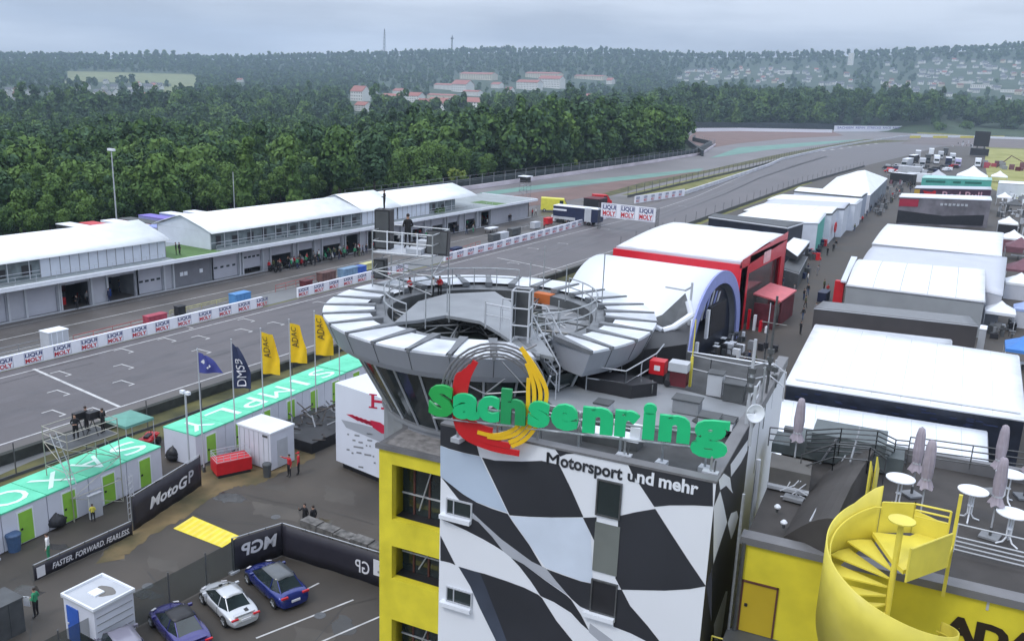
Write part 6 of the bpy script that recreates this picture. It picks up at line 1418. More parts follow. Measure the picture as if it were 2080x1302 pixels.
for s in(-1,1):
    b=MB(o=-s1); b.ex([s0+sv*w*s-np.array([0,0,.22]),s1+sv*w*s-np.array([0,0,.0]),s1+sv*w*s+np.array([0,0,.25]),s0+sv*w*s],sv*.05,GREY)
    up=np.array([0,0,1.05]); e0=s0-hv*2.2
    b.poly([e0+sv*w*s+up,s0+sv*w*s+up,s1+sv*w*s+up,s1+sv*w*s],.035,LGREY,6); b.poly([e0+sv*w*s+up*.55,s0+sv*w*s+up*.55,s1+sv*w*s+up*.55],.025,LGREY,5)
    for k in range(8): p=e0+(s0-e0)*k/3 if k<3 else s0+dv*(k-3)/4; p=p+sv*w*s; b.tube(p,p+up,.025,LGREY,5)
    b.build('handrail',LGREY,t)
def railing(label,pts,z,h=1.05,m_=LGREY,name='railing',step=1.3,lines=(1.,.5),grp='railings on the roof',r=.03):
    pts=[np.array(p,float) if len(p)==3 else G(*p,z) for p in pts]; t=thing(name,label,'railing',pts[0],0,grp); o=-pts[0]
    b=MB(o=o)
    for l in lines: b.poly([p+np.array([0,0,h*l]) for p in pts],r,m_,5)
    b.build('rails',m_,t); b=MB(o=o)
    for p,q in zip(pts[:-1],pts[1:]):
        n=max(1,int(np.linalg.norm(q-p)/step))
        for i in range(n+1): c=p+(q-p)*i/n; b.tube(c,c+np.array([0,0,h]),r*.8,m_,5)
    b.build('posts',m_,t); return t
railing('steel railing around the black planter on the roof',[(1190,792),(1268,804),(1330,765),(1345,745)],16.36)
railing('steel railing from the stair foot along the roof',[(1150,735),(1200,748),(1262,755)],16.36)
railing('long steel railing along the far roof edge',[(1400,775),(1440,785),(1515,800)],16.36,1.2)
railing('steel railing at the right rear roof corner',[(1515,800),(1560,790),(1590,815)],16.36,1.2)
t=thing('planter','black faceted planter behind the roof railing','planter',G(1240,790,16.36),BA); b=MB(); b.prism([(-1.6,-.2),(-.9,-.6),(1.1,-.7),(1.9,.2),(1.2,.6),(-1.4,.4)],0,.55,BLACK); b.build('tub',BLACK,t)
t=thing('wheel_barrow','small dark cable reel on the roof beside the planter','cable reel',G(1312,800,16.36),.4); b=MB(); b.tube((-.25,0,.3),(-.2,0,.3),.3,DGREY,14); b.tube((.2,0,.3),(.25,0,.3),.3,DGREY,14); b.tube((-.2,0,.3),(.2,0,.3),.15,BLACK,10); b.build('reel',DGREY,t)
t=thing('generator','red generator box with pale label beside the yellow post','generator',G(1335,775,16.36),BA); t.scale=(.72,.72,.72); b=MB(); b.box(-.45,-.4,.55,.45,.4,1.35,RED); b.box(-.15,-.42,.8,.2,-.4,1.1,BWH); b.build('case',RED,t); b=MB(); b.box(-.4,-.35,0,.4,.35,.55,BLACK); b.build('cart',BLACK,t)
t=thing('generator','grey and red machine right of the red generator box','generator',G(1377,785,16.36),BA); t.scale=(.8,.8,.8); b=MB(); b.box(-.5,-.4,.9,.5,.4,1.35,LGREY); b.box(-.4,-.35,.1,.45,.35,.9,RDARK); b.build('case',LGREY,t); b=MB(); b.tube((-.5,-.42,.2),(-.5,.42,.2),.18,BLACK,8); b.build('wheels',BLACK,t)
t=thing('post','thin yellow post at the right of the generators','post',G(1401,785,16.36)); b=MB(); b.box(-.05,-.05,0,.05,.05,1.3,YELS); b.build('lower',YELS,t); b=MB(); b.tube((0,0,1.3),(0,0,2.9),.03,YELS,5); b.build('upper',YELS,t)
# canted grey canopy wall at the back right of the ring
t=thing('black_canopy','black canopy edged with a white wavy band right of the ring roof','canopy',(-13.2,38.3,14.8)); o=-np.array(t.location)
b=MB(o=o); cp_=[(1313,655,17.6),(1345,672,17.4),(1368,665,17.5),(1405,640,18.0),(1398,612,18.6)]
pts=[G(x,y,z) for x,y,z in cp_]; b.poly(pts,.16,WPAINT,8); b.build('band',WPAINT,t)
b=MB(o=o); pk=[G(1320,650,17.5),G(1345,668,17.3),G(1368,660,17.4),G(1402,632,17.9),G(1392,596,18.4),G(1345,640,17.8)]; b.add(pk,[(0,1,5),(1,2,5),(2,3,4,5)],DGREY); b.build('skin',DGREY,t,solid=.05)
b=MB(o=o); q=[G(1175+130,755,16.4),G(1392,742,16.4),G(1400,690,16.4),G(1310,690,16.4)]; b.prism([(p[0],p[1]) for p in q],16.36,17.4,BLACK); b.build('box',BLACK,t)
b=MB(o=o); q=G(1395,700,16.4); b.tube(q,q+np.array([0,0,3.1]),.06,LGREY,6); b.poly([q+np.array([0,0,2.9]),G(1392,590,19.0),G(1352,583,19.0)],.05,LGREY,5); b.build('arm',LGREY,t)
# mast with dish
g_=G(1522,905,16.3); t=thing('satellite_dish','white round dish on the roof corner pole','dish',g_); b=MB(); b.tube((0,0,0),(0,0,2.2),.06,LGREY,7); b.build('pole',LGREY,t)
c=np.array([0,0,1.25]); ax=-F0*.9+RT0*.1+UP*.15; ax/=np.linalg.norm(ax); u_=np.cross(ax,UP);u_/=np.linalg.norm(u_);v_=np.cross(u_,ax); rows=[]
for r_,d_ in ((0.02,0),(.15,.02),(.30,.08),(.33,.10)): rows.append([c+ax*(.15+d_)+u_*r_*math.cos(a)+v_*r_*math.sin(a) for a in np.linspace(0,2*math.pi,21)])
b=MB(); b.grid(rows,WPAINT); b.build('reflector',WPAINT,t,solid=.02,smooth=True)
def mast_(label,x,y,z,h,r=.06,m_=LGREY,extra=True):
    t=thing('mast',label,'mast',G(x,y,z),0,'masts on the right roof corner'); b=MB(); b.tube((0,0,0),(0,0,h),r,m_,7); b.build('tube',m_,t)
    if extra:
        b=MB()
        for k in range(3): b.box(-.12,-.1,h*.45+k*.35,.12,.1,h*.45+k*.35+.2,DGREY)
        b.tube((-.5,0,h*.8),(.5,0,h*.8),.02,m_,5); b.build('antenna_boxes',DGREY,t)
mast_('grey roof mast left of the dish',1514,880,16.2,3.6); mast_('dark mast right of the dish with boxes',1548,870,15.0,5.6,.05,DSTEEL); mast_('thin lattice mast at the roof corner',1530,960,13.5,4.5,.04,STEEL,False)
mast_('white drooping cover hanging from the corner mast',1524,1085,12.5,3.0,.09,LGREY,False)
mast_('short ladder mast at the far roof edge',1565,830,15.2,2.2,.04,LGREY)
# scaffold with loudspeakers on the ring
t=scaffold('roof_scaffold','scaffold camera platform standing on the left of the ring roof','scaffold',(-26.5,35.0,18.2),3.2,2.3,1.9,2,STEEL,None,.25)
b=MB()
for k in range(5): b.tube((-1.6+k*.8,-1.15,1.9),(-1.6+k*.8,-1.15,3.0),.03,WPAINT,5)
b.box(.1,-.9,1.92,.9,-.2,2.15,LGREY); b.box(.2,.2,1.92,1.0,.8,2.4,LGREY); b.build('side_boards',LGREY,t)
def blackbox(label,x,y,z,w,d,h,tilt=0,name='loudspeaker'):
    t=thing(name,label,'loudspeaker',(x,y,z),.35); M=np.array(Matrix.Rotation(tilt,3,'X')); b=MB(M); b.box(-w/2,-d/2,0,w/2,d/2,h,BLACK); b.build('cabinet',BLACK,t); b=MB(M); b.box(-w/2+.06,-d/2-.03,.1,w/2-.06,-d/2,h-.08,DGREY); b.build('grille',DGREY,t); return t
blackbox('tall black loudspeaker stack at the left end of the roof scaffold',-27.9,34.6,20.1,.8,.7,2.0); blackbox('tilted black screen box at the right end of the roof scaffold',-25.0,35.2,20.0,1.1,.5,1.25,-.2,'screen_box'); blackbox('small black loudspeaker under the left stack',-27.9,34.3,18.6,.6,.5,1.0)
person(-27.9,34.6,22.1,2.0,'bent','black','black','person in black on top of the left loudspeaker stack','camera crew on the roof scaffold',sc=.55)
person(-27.1,35.5,20.1,1.0,'bent','black','black','camera operator in black at the left of the roof scaffold','camera crew on the roof scaffold')
for i,(x,y,c_,lb_) in enumerate([(832,606,'red','person in red crouching at the scaffold foot on the ring'),(880,604,'white','person in white sitting under the roof scaffold'),(893,603,'red','person in red sitting under the roof scaffold')]): pperson(x,y,'bent',c_,'black',lb_,'crew on the ring roof',z=17.87,sc=.6,rz=i*2.)
# ---------------- yellow building and terrace on the right ----------------
ZW=14.2; Y0=G(1512,1087,ZW); Y0[2]=0
def yw(s,t,z): return Y0+E1*s+E2*t+np.array([0,0,z])
yr=thing('yellow_building','yellow building wing with a roof terrace at the lower right','building',Y0,BA)
DECK=mat('terrace_deck',(.052,.047,.045),.75,var=.25,scale=.7,detail=8)
b=MB(); b.box(0,0,0,14,.3,ZW-.25,YEL); b.box(0,.3,0,.3,10,ZW-.3,YEL); b.build('wall',YEL,yr)
b=MB(); b.box(-.1,-.12,ZW-.25,14,.45,ZW,COP); b.build('coping',COP,yr)
b=MB(); b.box(.0,.45,ZW-.7,14,10.2,ZW-.28,DECK); b.build('terrace_floor',DECK,yr)
b=MB(); b.box(-.2,10.2,ZW-.8,14,10.5,ZW+.25,COP); b.build('rear_parapet',COP,yr)
def yp(x,y,off=0.): q=ONP(x,y,Y0-E2*off,-E2); return (q-Y0)@E1,q[2]
(s0,z1),(s1,_),(_,z0)=yp(1508,1175),yp(1583,1190),yp(1505,1278)
YD=mat('ochre_door',(.50,.36,.02),.5,var=.08,scale=.8)
b=MB(); b.box(s0+.06,-.03,z0,s1-.06,-.012,z1-.06,YD); o=b.build('door',YD,yr); b=MB(); b.box(s0+.16,-.07,z0+.95,s0+.26,-.03,z0+1.05,BLACK); b.build('handle',BLACK,o)
b=MB(); b.box(s0,-.06,z0,s0+.06,-.005,z1,MUL); b.box(s1-.06,-.06,z0,s1,-.005,z1,MUL); b.box(s0,-.06,z1-.06,s1,-.005,z1,MUL); b.box(s0-.3,-.9,z0-.15,s1+.3,-.0,z0-.02,DGREY); b.build('door_frame',MUL,yr)
b=MB(); b.tube((.04,-.1,2),(.04,-.1,ZW-.2),.07,DSTEEL,8); b.tube((-.15,-.12,4),(-.15,-.12,ZW+1.5),.05,STEEL,8); b.build('downpipe',DSTEEL,yr)
(s2,zb_)=yp(1910,1290,.03); tx=text('wall_lettering','ADAC',mat('letter_black_brown',(.02,.012,.005),.5,var=0),(s2+1.75,-.03,zb_+.33),(1,0,0),(0,0,1),1.0,yr,bold=.06,width=3.5)
b=MB(); b.box(s2+1.05,-.025,zb_+1.2,s2+1.12,-.0,zb_+1.6,LGREY); b.build('lettering_fixing',LGREY,yr)
railing('low pale railing at the foot of the yellow wall',[tuple(yw(-.6,-.6,z0-.95)),tuple(yw(1.6,-.6,z0-.95))],0,.8,YELS,lines=(1,.6,.3),step=.5)
# barrel shaped dark roof and rear steps
t=thing('curved_roof','dark curved roof sweeping down beside the spiral stair','roof',G(1640,1080,14)); o=-np.array(t.location); rows=[]
Lp=[(1592,1090),(1612,1050),(1640,1005),(1672,965),(1705,935)]; Rp=[(1690,1112),(1704,1080),(1722,1040),(1745,1000),(1768,965)]
for (x0,y0),(x1,y1) in zip(Lp,Rp):
    p,q=G(x0,y0,14.05),G(x1,y1,14.5); rows.append([p+(q-p)*k/6+np.array([0,0,1.0*math.sin(math.pi*.5*k/6)]) for k in range(7)])
b=MB(o=o); b.grid(rows,DECK)
for rr_ in (rows[0],rows[-1]): b.face(list(rr_)+[np.array([rr_[-1][0],rr_[-1][1],13.95]),np.array([rr_[0][0],rr_[0][1],13.95])],DECK)
b.grid([[r[-1] for r in rows],[np.array([r[-1][0],r[-1][1],13.95]) for r in rows]],DECK); b.build('shell',DECK,t)
b=MB(o=o); b.tube(rows[0][3]+np.array([0,0,.05]),rows[-1][1]+np.array([0,0,.05]),.03,LGREY,5); b.tube(rows[3][4]+np.array([0,0,.1]),rows[-1][3]+np.array([0,0,1.0]),.035,GREY,5); b.build('seam',LGREY,t)
t=thing('step_platform','grey stepped platform behind the curved roof','platform',G(1720,930,14.0),BA); b=MB(); b.box(-1.4,-.9,0,1.4,.9,1.15,mat('blue_grey_sheet',(.10,.12,.125),.5,var=.2)); b.box(-2.2,-.9,0,-1.4,.6,.75,MATS['blue_grey_sheet']); b.box(-2.9,-.9,0,-2.2,.6,.4,MATS['blue_grey_sheet']); b.box(1.4,-.9,0,2.1,.6,.7,MATS['blue_grey_sheet']); b.build('steps',MATS['blue_grey_sheet'],t)
b=MB(); b.tube((-1.0,-1.0,-.2),(-.4,-1.0,1.2),.045,GREY,5); b.build('strut',LGREY,t)
railing('rising rear railing of the step platform with many wires',[tuple(G(1632,925,14.05)),tuple(G(1702,925,15.1)),tuple(G(1775,930,15.1)),tuple(G(1812,945,14.1)),tuple(G(1840,948,14.1))],0,1.1,DSTEEL,lines=(1,.83,.66,.5,.33,.16),step=1.6,grp='railings on the terrace')
railing('front railing of the step platform',[tuple(G(1622,975,14.05)),tuple(G(1690,955,15.0)),tuple(G(1760,962,15.0)),tuple(G(1792,985,14.1))],0,1.05,DSTEEL,lines=(1,.5),step=1.2,grp='railings on the terrace')
railing('long wire railing along the rear edge of the terrace',[tuple(G(1560,905,14.45)),tuple(G(1620,912,14.45))],0,.8,DSTEEL,lines=(1,.66,.33),step=2,grp='railings on the terrace')
railing('long wire railing behind the bar tables',[tuple(G(1842,935,14.45)),tuple(G(2100,972,14.45))],0,1.0,DSTEEL,lines=(1,.75,.5,.25),step=2.2,grp='railings on the terrace')
t=thing('low_wall','grey brown low wall at the left of the terrace','wall',G(1600,985,14)); b=MB(); b.ex([G(1560,985,14)-np.array(t.location),G(1642,1003,14)-np.array(t.location),G(1645,975,14)-np.array(t.location),G(1563,955,14)-np.array(t.location)],(0,0,.75),mat('brown_grey_render',(.12,.115,.11),.8,var=.1)); b.build('block',MATS['brown_grey_render'],t); b=MB(); b.ex([G(1558,990,14)-np.array(t.location),G(1642,1008,14)-np.array(t.location),G(1642,1001,14)-np.array(t.location),G(1558,983,14)-np.array(t.location)],(0,0,.12),LGREY); b.build('ledge',LGREY,t)
t=thing('scaffold_parts','grey folded metal parts lying on the left of the terrace','frame',G(1612,1015,14.0)); b=MB(); rr=random.Random(2)
for k in range(9): b.tube((rr.uniform(-.5,.5),rr.uniform(-.3,.3),.05+k*.06),(rr.uniform(-.5,.5),rr.uniform(-.3,.9),.1+k*.09),.025,LGREY,4)
b.build('tubes',LGREY,t); b=MB(); b.box(-.35,-.2,0,.35,.2,.12,GREY); b.build('base',GREY,t)
for (x,y,lb_) in [(1591,1072,'left'),(1578,1040,'right')]:
    t=thing('roof_lamp','small white round lamp on the terrace edge, %s one'%lb_,'lamp',G(x,y,14.05)); b=MB(); b.lathe([(.05,0),(.05,.15)],DGREY,8); b.build('stem',DGREY,t); b=MB(); b.lathe([(.03,.13),(.11,.17),(.12,.22),(.06,.29),(.01,.31)],WPAINT,12); b.build('globe',WPAINT,t)
# bar tables and umbrellas
def make_table():
    t=thing('bar_table','table','bar table'); b=MB(); b.lathe([(.42,1.12),(.5,1.125),(.5,1.16),(.0,1.165)],WPAINT,28); b.build('table_top',WPAINT,t)
    for k in range(3):
        a=k*2.094; b=MB(); c_,s_=math.cos(a),math.sin(a); b.poly([(.08*c_,.08*s_,1.12),(.07*c_,.07*s_,.25),(.16*c_,.16*s_,.10),(.38*c_,.38*s_,.02)],.028,WPAINT,6); b.build('leg',WPAINT,t)
    b=MB(); b.lathe([(.09,.55),(.1,.56),(.1,.58),(.0,.59)],WPAINT,10); b.build('collar',WPAINT,t); return t
TB=make_table(); KIDS[TB.name]=[(c,[]) for c in TB.children]
for i,(x,y,lb_) in enumerate([(1820,1030,'white bar table nearest the spiral stair'),(1966,1056,'white bar table right of the yellow landing post'),(2042,1020,'white bar table farther back at the right'),(2045,1105,'white bar table nearest the camera at the right edge')]):
    g_=G(x,y,ZW-.26)
    if i==0: TB.location=Vector(g_); TB['label']=lb_; TB['group']='white bar tables on the terrace'
    else: dup(TB,g_,i*.5,lb_,'white bar tables on the terrace')
UMB=mat('umbrella_cloth',(.36,.32,.37),.8,var=.12,scale=3)
def umbrella(label,x,yfoot,ytop,z=ZW-.26):
    g_=G(x,yfoot,z); h=float(min(np.arange(.5,6,.02),key=lambda q:abs(P(g_+np.array([0,0,q]))[1]-ytop))); t=thing('folded_umbrella',label,'umbrella',g_,x*.3,'folded umbrellas on the terrace')
    b=MB(); b.tube((0,0,0),(0,0,h-.05),.03,LGREY,7); b.build('pole',LGREY,t); n=24; rows=[]
    for r_,zz in ((.03,h),(.1,h-.06),(.14,h-.3),(.17,h-.9),(.15,h-1.35),(.13,h-1.42),(.2,h-1.6),(.25,h-1.72)): rows.append([(r_*(1+.22*math.cos(8*a+zz*2)*(r_>.05))*math.cos(a),r_*(1+.22*math.cos(8*a+zz*2)*(r_>.05))*math.sin(a),zz+(.05*math.cos(5*a) if r_>.19 else 0)) for a in np.linspace(0,2*math.pi,n+1)])
    b=MB(); b.grid(rows,UMB); b.build('folded_canopy',UMB,t,smooth=True); b=MB(); b.box(-.3,-.3,0,.3,.3,.07,GREY); b.tube((0,0,.07),(0,0,.35),.05,DGREY,8); b.build('foot',GREY,t); b=MB(); b.lathe([(.155,h-1.44),(.16,h-1.38)],LGREY,12); b.build('strap',LGREY,t)
umbrella('folded umbrella standing alone before the white roof at the left',1612,945,808,14.4); umbrella('folded umbrella behind the pair near the first bar table',1851,1005,868); umbrella('folded umbrella in front of the first bar table',1864,1075,893)
umbrella('folded umbrella behind the back right table',2018,1000,862); umbrella('folded umbrella in front of the back right table',2010,1090,928); umbrella('folded umbrella cut by the right edge',2080,1010,872)
# ---------------- spiral stair ----------------
YSP=YELS; cpt=G(1832,1058,16.9); cc=np.array([cpt[0],cpt[1],0]); ss=thing('spiral_stair','yellow spiral stair with curved sheet balustrade at the lower right','spiral stair',(cc[0],cc[1],8.0)); o=-np.array(ss.location)
RO=1.86; camdir=math.atan2(-cc[1],-cc[0])
b=MB(o=o); b.tube((cc[0],cc[1],6),(cc[0],cc[1],16.9),.085,YSP,14); b.build('centre_pole',YSP,ss); b=MB(o=o); b.lathe([(.0,16.88),(.36,16.9),(.36,16.94),(.0,16.95)],YSP,24,(cc[0],cc[1],0)); b.build('pole_cap',YSP,ss)
A0_=camdir+math.pi+R(12)   # start at the back, turning to the left of the view and down
def hz(t): return 15.6-4.1*t/(2*math.pi)
TH=R(296); 
def cyl(t,r,z): a=A0_+t; return np.array([cc[0]+r*math.cos(a),cc[1]+r*math.sin(a),z])
n=90; rows=[]
for i in range(n+1):
    t_=R(8)+(TH-R(8))*i/n; z=hz(max(0,t_-R(15))); lo=min(1.7,.35+t_*.6); tp=1.15+.35*max(0,1-i/8)
    rows.append([cyl(t_,RO,z-lo),cyl(t_,RO,z+.4),cyl(t_,RO,z+tp)])
b=MB(o=o); b.grid(rows,YSP); b.build('outer_balustrade',YSP,ss,solid=.04,smooth=True)
b=MB(o=o)
for i in range(0,n,2): 
    t_=R(8)+(TH-R(8))*i/n; t2=R(8)+(TH-R(8))*(i+2)/n; b.tube(cyl(t_,RO-.12,hz(max(0,t_-R(15)))+.85),cyl(t2,RO-.12,hz(max(0,t2-R(15)))+.85),.028,YSP,6)
b.build('inner_handrail',YSP,ss)
da=R(22.5); NS=int(TH/da)
for k in range(NS):
    z=15.6-4.1*(k+1)/16; b=MB(o=o); a0=k*da+R(12); a1=a0+da+R(3)
    b.prism([tuple(cyl(a0,.1,0)[:2]),tuple(cyl(a0,RO-.03,0)[:2]),tuple(cyl((a0+a1)/2,RO-.03,0)[:2]),tuple(cyl(a1,RO-.03,0)[:2]),tuple(cyl(a1,.1,0)[:2])],z-.05,z,YSP)
    b.build('tread',YSP,ss)
ld=[cyl(R(12),.1,0),cyl(R(12),RO,0),cyl(R(-20),RO*1.1,0),G(1905,1062,15.6),G(1935,1110,15.6),G(1926,1132,15.6),cyl(R(-150),.35,0)]
b=MB(o=o); b.prism([(p[0],p[1]) for p in ld],15.45,15.58,YSP); b.build('landing',YSP,ss)
def ypanel(p,q,h0,h1,z=15.5,nm='sheet_panel',slats=False):
    b=MB(o=o); nrm=(q-p); nrm/=np.linalg.norm(nrm); 
    def at_(t,zz): return p+(q-p)*t+np.array([0,0,zz])
    p=p.copy();q=q.copy();p[2]=q[2]=z
    b.face([at_(0,0),at_(1,0),at_(1,h1 if not slats else .55),at_(0,h0 if not slats else .75)],YSP)
    b.build(nm,YSP,ss,solid=.04)
    b=MB(o=o)
    for l in ((1,.8,.6) if slats else (1,)): b.tube(at_(0,h0*l),at_(1,h1*l),.03,YSP,6)
    for t_ in (0,1): b.tube(at_(t_,0),at_(t_,max(h0,h1)),.035,YSP,6)
    b.build('panel_rail',YSP,ss)
e_=ld[5]; ypanel(cyl(R(-150),.5,0),e_,1.0,1.05,15.3)
ypanel(cyl(R(6),1.9,0),G(1850,1078,15.6),1.0,.95,15.55)
ypanel(G(1850,1078,15.6),G(1922,1098,15.6),.95,1.0,15.55,slats=True)
b=MB(o=o); pe=G(1933,1112,15.5); b.box(pe[0]-.05,pe[1]-.05,13.9,pe[0]+.05,pe[1]+.05,17.2,YSP); b.build('landing_post',YSP,ss)
for (x,y,w_) in ((1752,1040,.0),(1765,1030,.0)):
    p=G(x,y,15.6); b=MB(o=o); b.ex([p,p+E2*.9+E1*.1,p+E2*.9+E1*.1+np.array([0,0,1.0]),p+np.array([0,0,1.75])],E1*.04,YSP); b.build('gate_fin',YSP,ss)
railing('pale double rail right of the yellow landing',[tuple(G(1936,1120,14.0)),tuple(G(2100,1160,14.0))],0,1.0,LGREY,lines=(1,.55,.4,.25,.1),step=2.5,grp='railings on the terrace')

# more roof clutter: railings, cable trays, ladders
railing('steel railing before the stair landing on the roof',[(1128,812),(1100,780),(1118,742)],16.36,1.1)
railing('steel railing along the right roof edge toward the dish',[(1512,872),(1538,828)],16.36,1.1)
t=thing('cable_tray','grey cable tray with ducts crossing the roof behind the letters','cable tray',G(1180,872,16.36)); o=-np.array(t.location); b=MB(o=o)
for k in range(4): b.tube(G(1110,822+k*5,16.42),G(1290,858+k*5,16.42),.035,[LGREY,DGREY,BLACK,LGREY][k],5)
b.build('ducts',LGREY,t); b=MB(o=o)
for k in range(7): p=G(1112+k*30,832+k*6,16.37); b.box(p[0]-.25,p[1]-.06,16.36,p[0]+.25,p[1]+.06,16.42,DSTEEL)
b.build('brackets',DSTEEL,t)
for (x,y,w_,d_,h_,m_,lb_) in [(1440,868,.35,.35,.45,LGREY,'grey vent cowl in the dark roof hatch'),(1462,866,.5,.3,.3,WPAINT,'white unit in the dark roof hatch'),(1395,835,.5,.35,.5,GREY,'grey box in the middle of the metal roof'),(1225,835,.3,.3,.35,LGREY,'pale vent behind the letter n'),(1490,812,.4,.3,.7,DGREY,'dark cabinet near the rear roof railing'),(1452,800,.3,.3,.9,LGREY,'pale cabinet near the rear roof railing')]:
    t=thing('roof_vent',lb_,'vent',G(x,y,16.38),BA); b=MB(); b.box(-w_,-d_,0,w_,d_,h_,m_); b.build('housing',m_,t); b=MB(); b.box(-w_*1.1,-d_*1.1,h_,w_*1.1,d_*1.1,h_+.05,DGREY); b.build('cap',DGREY,t)
# ---------------- paddock ----------------
PGREY=mat('pale_grey_tarpaulin',(.50,.52,.58),.5,var=.05,scale=.3); NAVB=mat('navy_black_side',(.012,.016,.03),.4,var=.4,scale=.8); BRN=mat('brown_grey_side',(.075,.068,.07),.35,var=.15,scale=.3); WSLAT=mat('white_slat',(.62,.66,.74),.5,var=.06,scale=.6)
WR=mat('tent_roof_white',(.80,.82,.845),.4,var=.10,scale=.5,detail=8); SEAM=mat('roof_seam',(.52,.55,.60),.5,var=.1); MAR=mat('maroon_canvas',(.16,.07,.09),.7,var=.15)
def slab(name,label,cat,c,wall=PGREY,roof=WR,rise=.0,ribs=7,eave=.25,z0=0,grp=None,edge=None,ribm=None,front=None,right=None):
    # c: front left, front right, back right, back left corners as (px,py,z) of the roof
    p=[G(*q) for q in c]; ctr=sum(p)/4; t=thing(name,label,cat,(ctr[0],ctr[1],z0),0,grp); o=-np.array(t.location)
    b=MB(o=o); bt=[np.array([q[0],q[1],z0]) for q in p]; tp=[q-np.array([0,0,eave]) for q in p]
    for i in range(4):
        j=(i+1)%4; m_=wall
        if i==0 and front: m_=front
        if i==1 and right: m_=right
        b.face([bt[i],bt[j],tp[j],tp[i]],m_)
    b.build('walls',wall,t)
    nu,nv=12,8; rows=[]
    for j in range(nv+1):
        v=j/nv; a=p[0]*(1-v)+p[3]*v; d=p[1]*(1-v)+p[2]*v
        rows.append([a+(d-a)*(i/nu)+np.array([0,0,rise*math.sin(math.pi*v)]) for i in range(nu+1)])
    b=MB(o=o); b.grid(rows,roof); b.build('roof',roof,t,solid=.08,smooth=True)
    b=MB(o=o)
    for i in range(4): j=(i+1)%4; b.tube(p[i]-np.array([0,0,eave/2]),p[j]-np.array([0,0,eave/2]),eave/2,edge or LGREY,6)
    b.build('edge_beam',edge or LGREY,t)
    if ribs:
        b=MB(o=o)
        for k in range(1,ribs):
            u=k/ribs; b.poly([p[0]*(1-v)*(1-u)+p[1]*(1-v)*u+p[3]*v*(1-u)+p[2]*v*u+np.array([0,0,rise*math.sin(math.pi*v)+.04]) for v in np.linspace(0,1,9)],.05 if ribs in(4,5) else .022,ribm or (LGREY if ribs in(4,5) else SEAM),4)
        b.build('roof_ribs',LGREY,t)
    return t,p,o
HG='white roofed hospitality units in the paddock'
slab('hospitality_unit','wide low white roof directly behind the terrace railing','hospitality unit',[(1540,975,3.4),(2008,1010,3.4),(2004,876,3.4),(1567,808,3.6)],PGREY,WPAINT,.1,9,.2,grp=HG)
t,p,o=slab('hospitality_unit','largest white roof with a black side, right of the lane behind the terrace','hospitality unit',[(1598,776,4.6),(2082,850,4.6),(2068,722,4.9),(1657,660,4.9)],NAVB,WR,.25,8,.3,grp=HG,edge=WPAINT)
b=MB(o=o); d=(p[1]-p[0]); b.ex([p[0]+d*.03+np.array([0,.6,.15]),p[0]+d*.98+np.array([0,.6,.15]),p[0]+d*.98+np.array([0,1.1,.15]),p[0]+d*.03+np.array([0,1.1,.15])],(0,0,.12),WPAINT); b.build('gutter',WPAINT,t)
b=MB(o=o)
rr=random.Random(6)
for k in range(26): u=rr.uniform(.06,.97); q=p[0]+d*u+np.array([0,-.03,-.5-rr.uniform(0,1.1)]); b.box(q[0]-.25,q[1]-.02,q[2],q[0]+.3,q[1]+.01,q[2]+.12,CLO['navy'])
b.build('side_print',CLO['navy'],t)
slab('roof_strip','narrow pale grey roof strip between the largest white roof and the dark trailer','awning',[(1657,668,4.3),(1931,700,4.3),(1932,690,4.4),(1657,659,4.4)],LGREY,LGREY,0,0,.3)
slab('dark_trailer','long brown grey trailer lying across beyond the largest white roof','trailer',[(1654,626,4.7),(1987,662,4.7),(1970,643,4.7),(1672,612,4.7)],BRN,mat('trailer_roof_grey',(.16,.165,.175),.4,var=.1),0,0,.12,edge=LGREY,right=DGREY)
t,p,o=slab('hospitality_unit','white tent roof with grey ribs and a red corner, behind the brown trailer','hospitality unit',[(1720,578,4.8),(2000,612,4.8),(1998,543,4.8),(1745,527,4.8)],mat('grey_tarpaulin',(.30,.32,.34),.5,var=.08,scale=.4),WR,.9,5,.3,grp=HG)
b=MB(o=o); q=G(1706,572,4.8); b.box(q[0]-.55,q[1]-.4,0,q[0]+.65,q[1]+.6,4.9,RED); b.build('red_corner',RED,t)
b=MB(o=o); b.ex([p[0]+np.array([-.2,.5,.1]),p[0]+np.array([-.9,.5,.1]),p[3]+np.array([-1.2,0,.1]),p[3]+np.array([-.3,0,.1])],(0,0,.25),WSLAT); b.build('side_gutter',WSLAT,t)
slab('hospitality_unit','pale lilac grey unit behind the ribbed white tent','hospitality unit',[(1752,528,5.0),(2036,600,4.6),(2045,523,5.4),(1773,501,5.4)],PGREY,PGREY,.3,0,.15,grp=HG,edge=WSLAT,right=WSLAT)
slab('hospitality_unit','broad plain white roof before the dark red trailer','hospitality unit',[(1772,494,5.0),(2034,520,5.0),(2038,473,5.0),(1803,455,5.0)],PGREY,WR,.3,6,.2,grp=HG,edge=WPAINT)
t,p,o=slab('team_trailer','tall dark red and grey team unit with white roof edge','trailer',[(1828,399,7),(2014,406,7),(2012,399,7.3),(1832,393,7.3)],mat('grey_pattern_side',(.16,.15,.17),.4,var=.4,scale=.35),WPAINT,0,0,.35,edge=WPAINT)
d=p[1]-p[0]; nv=np.array([d[1],-d[0],0])/np.linalg.norm(d[:2])
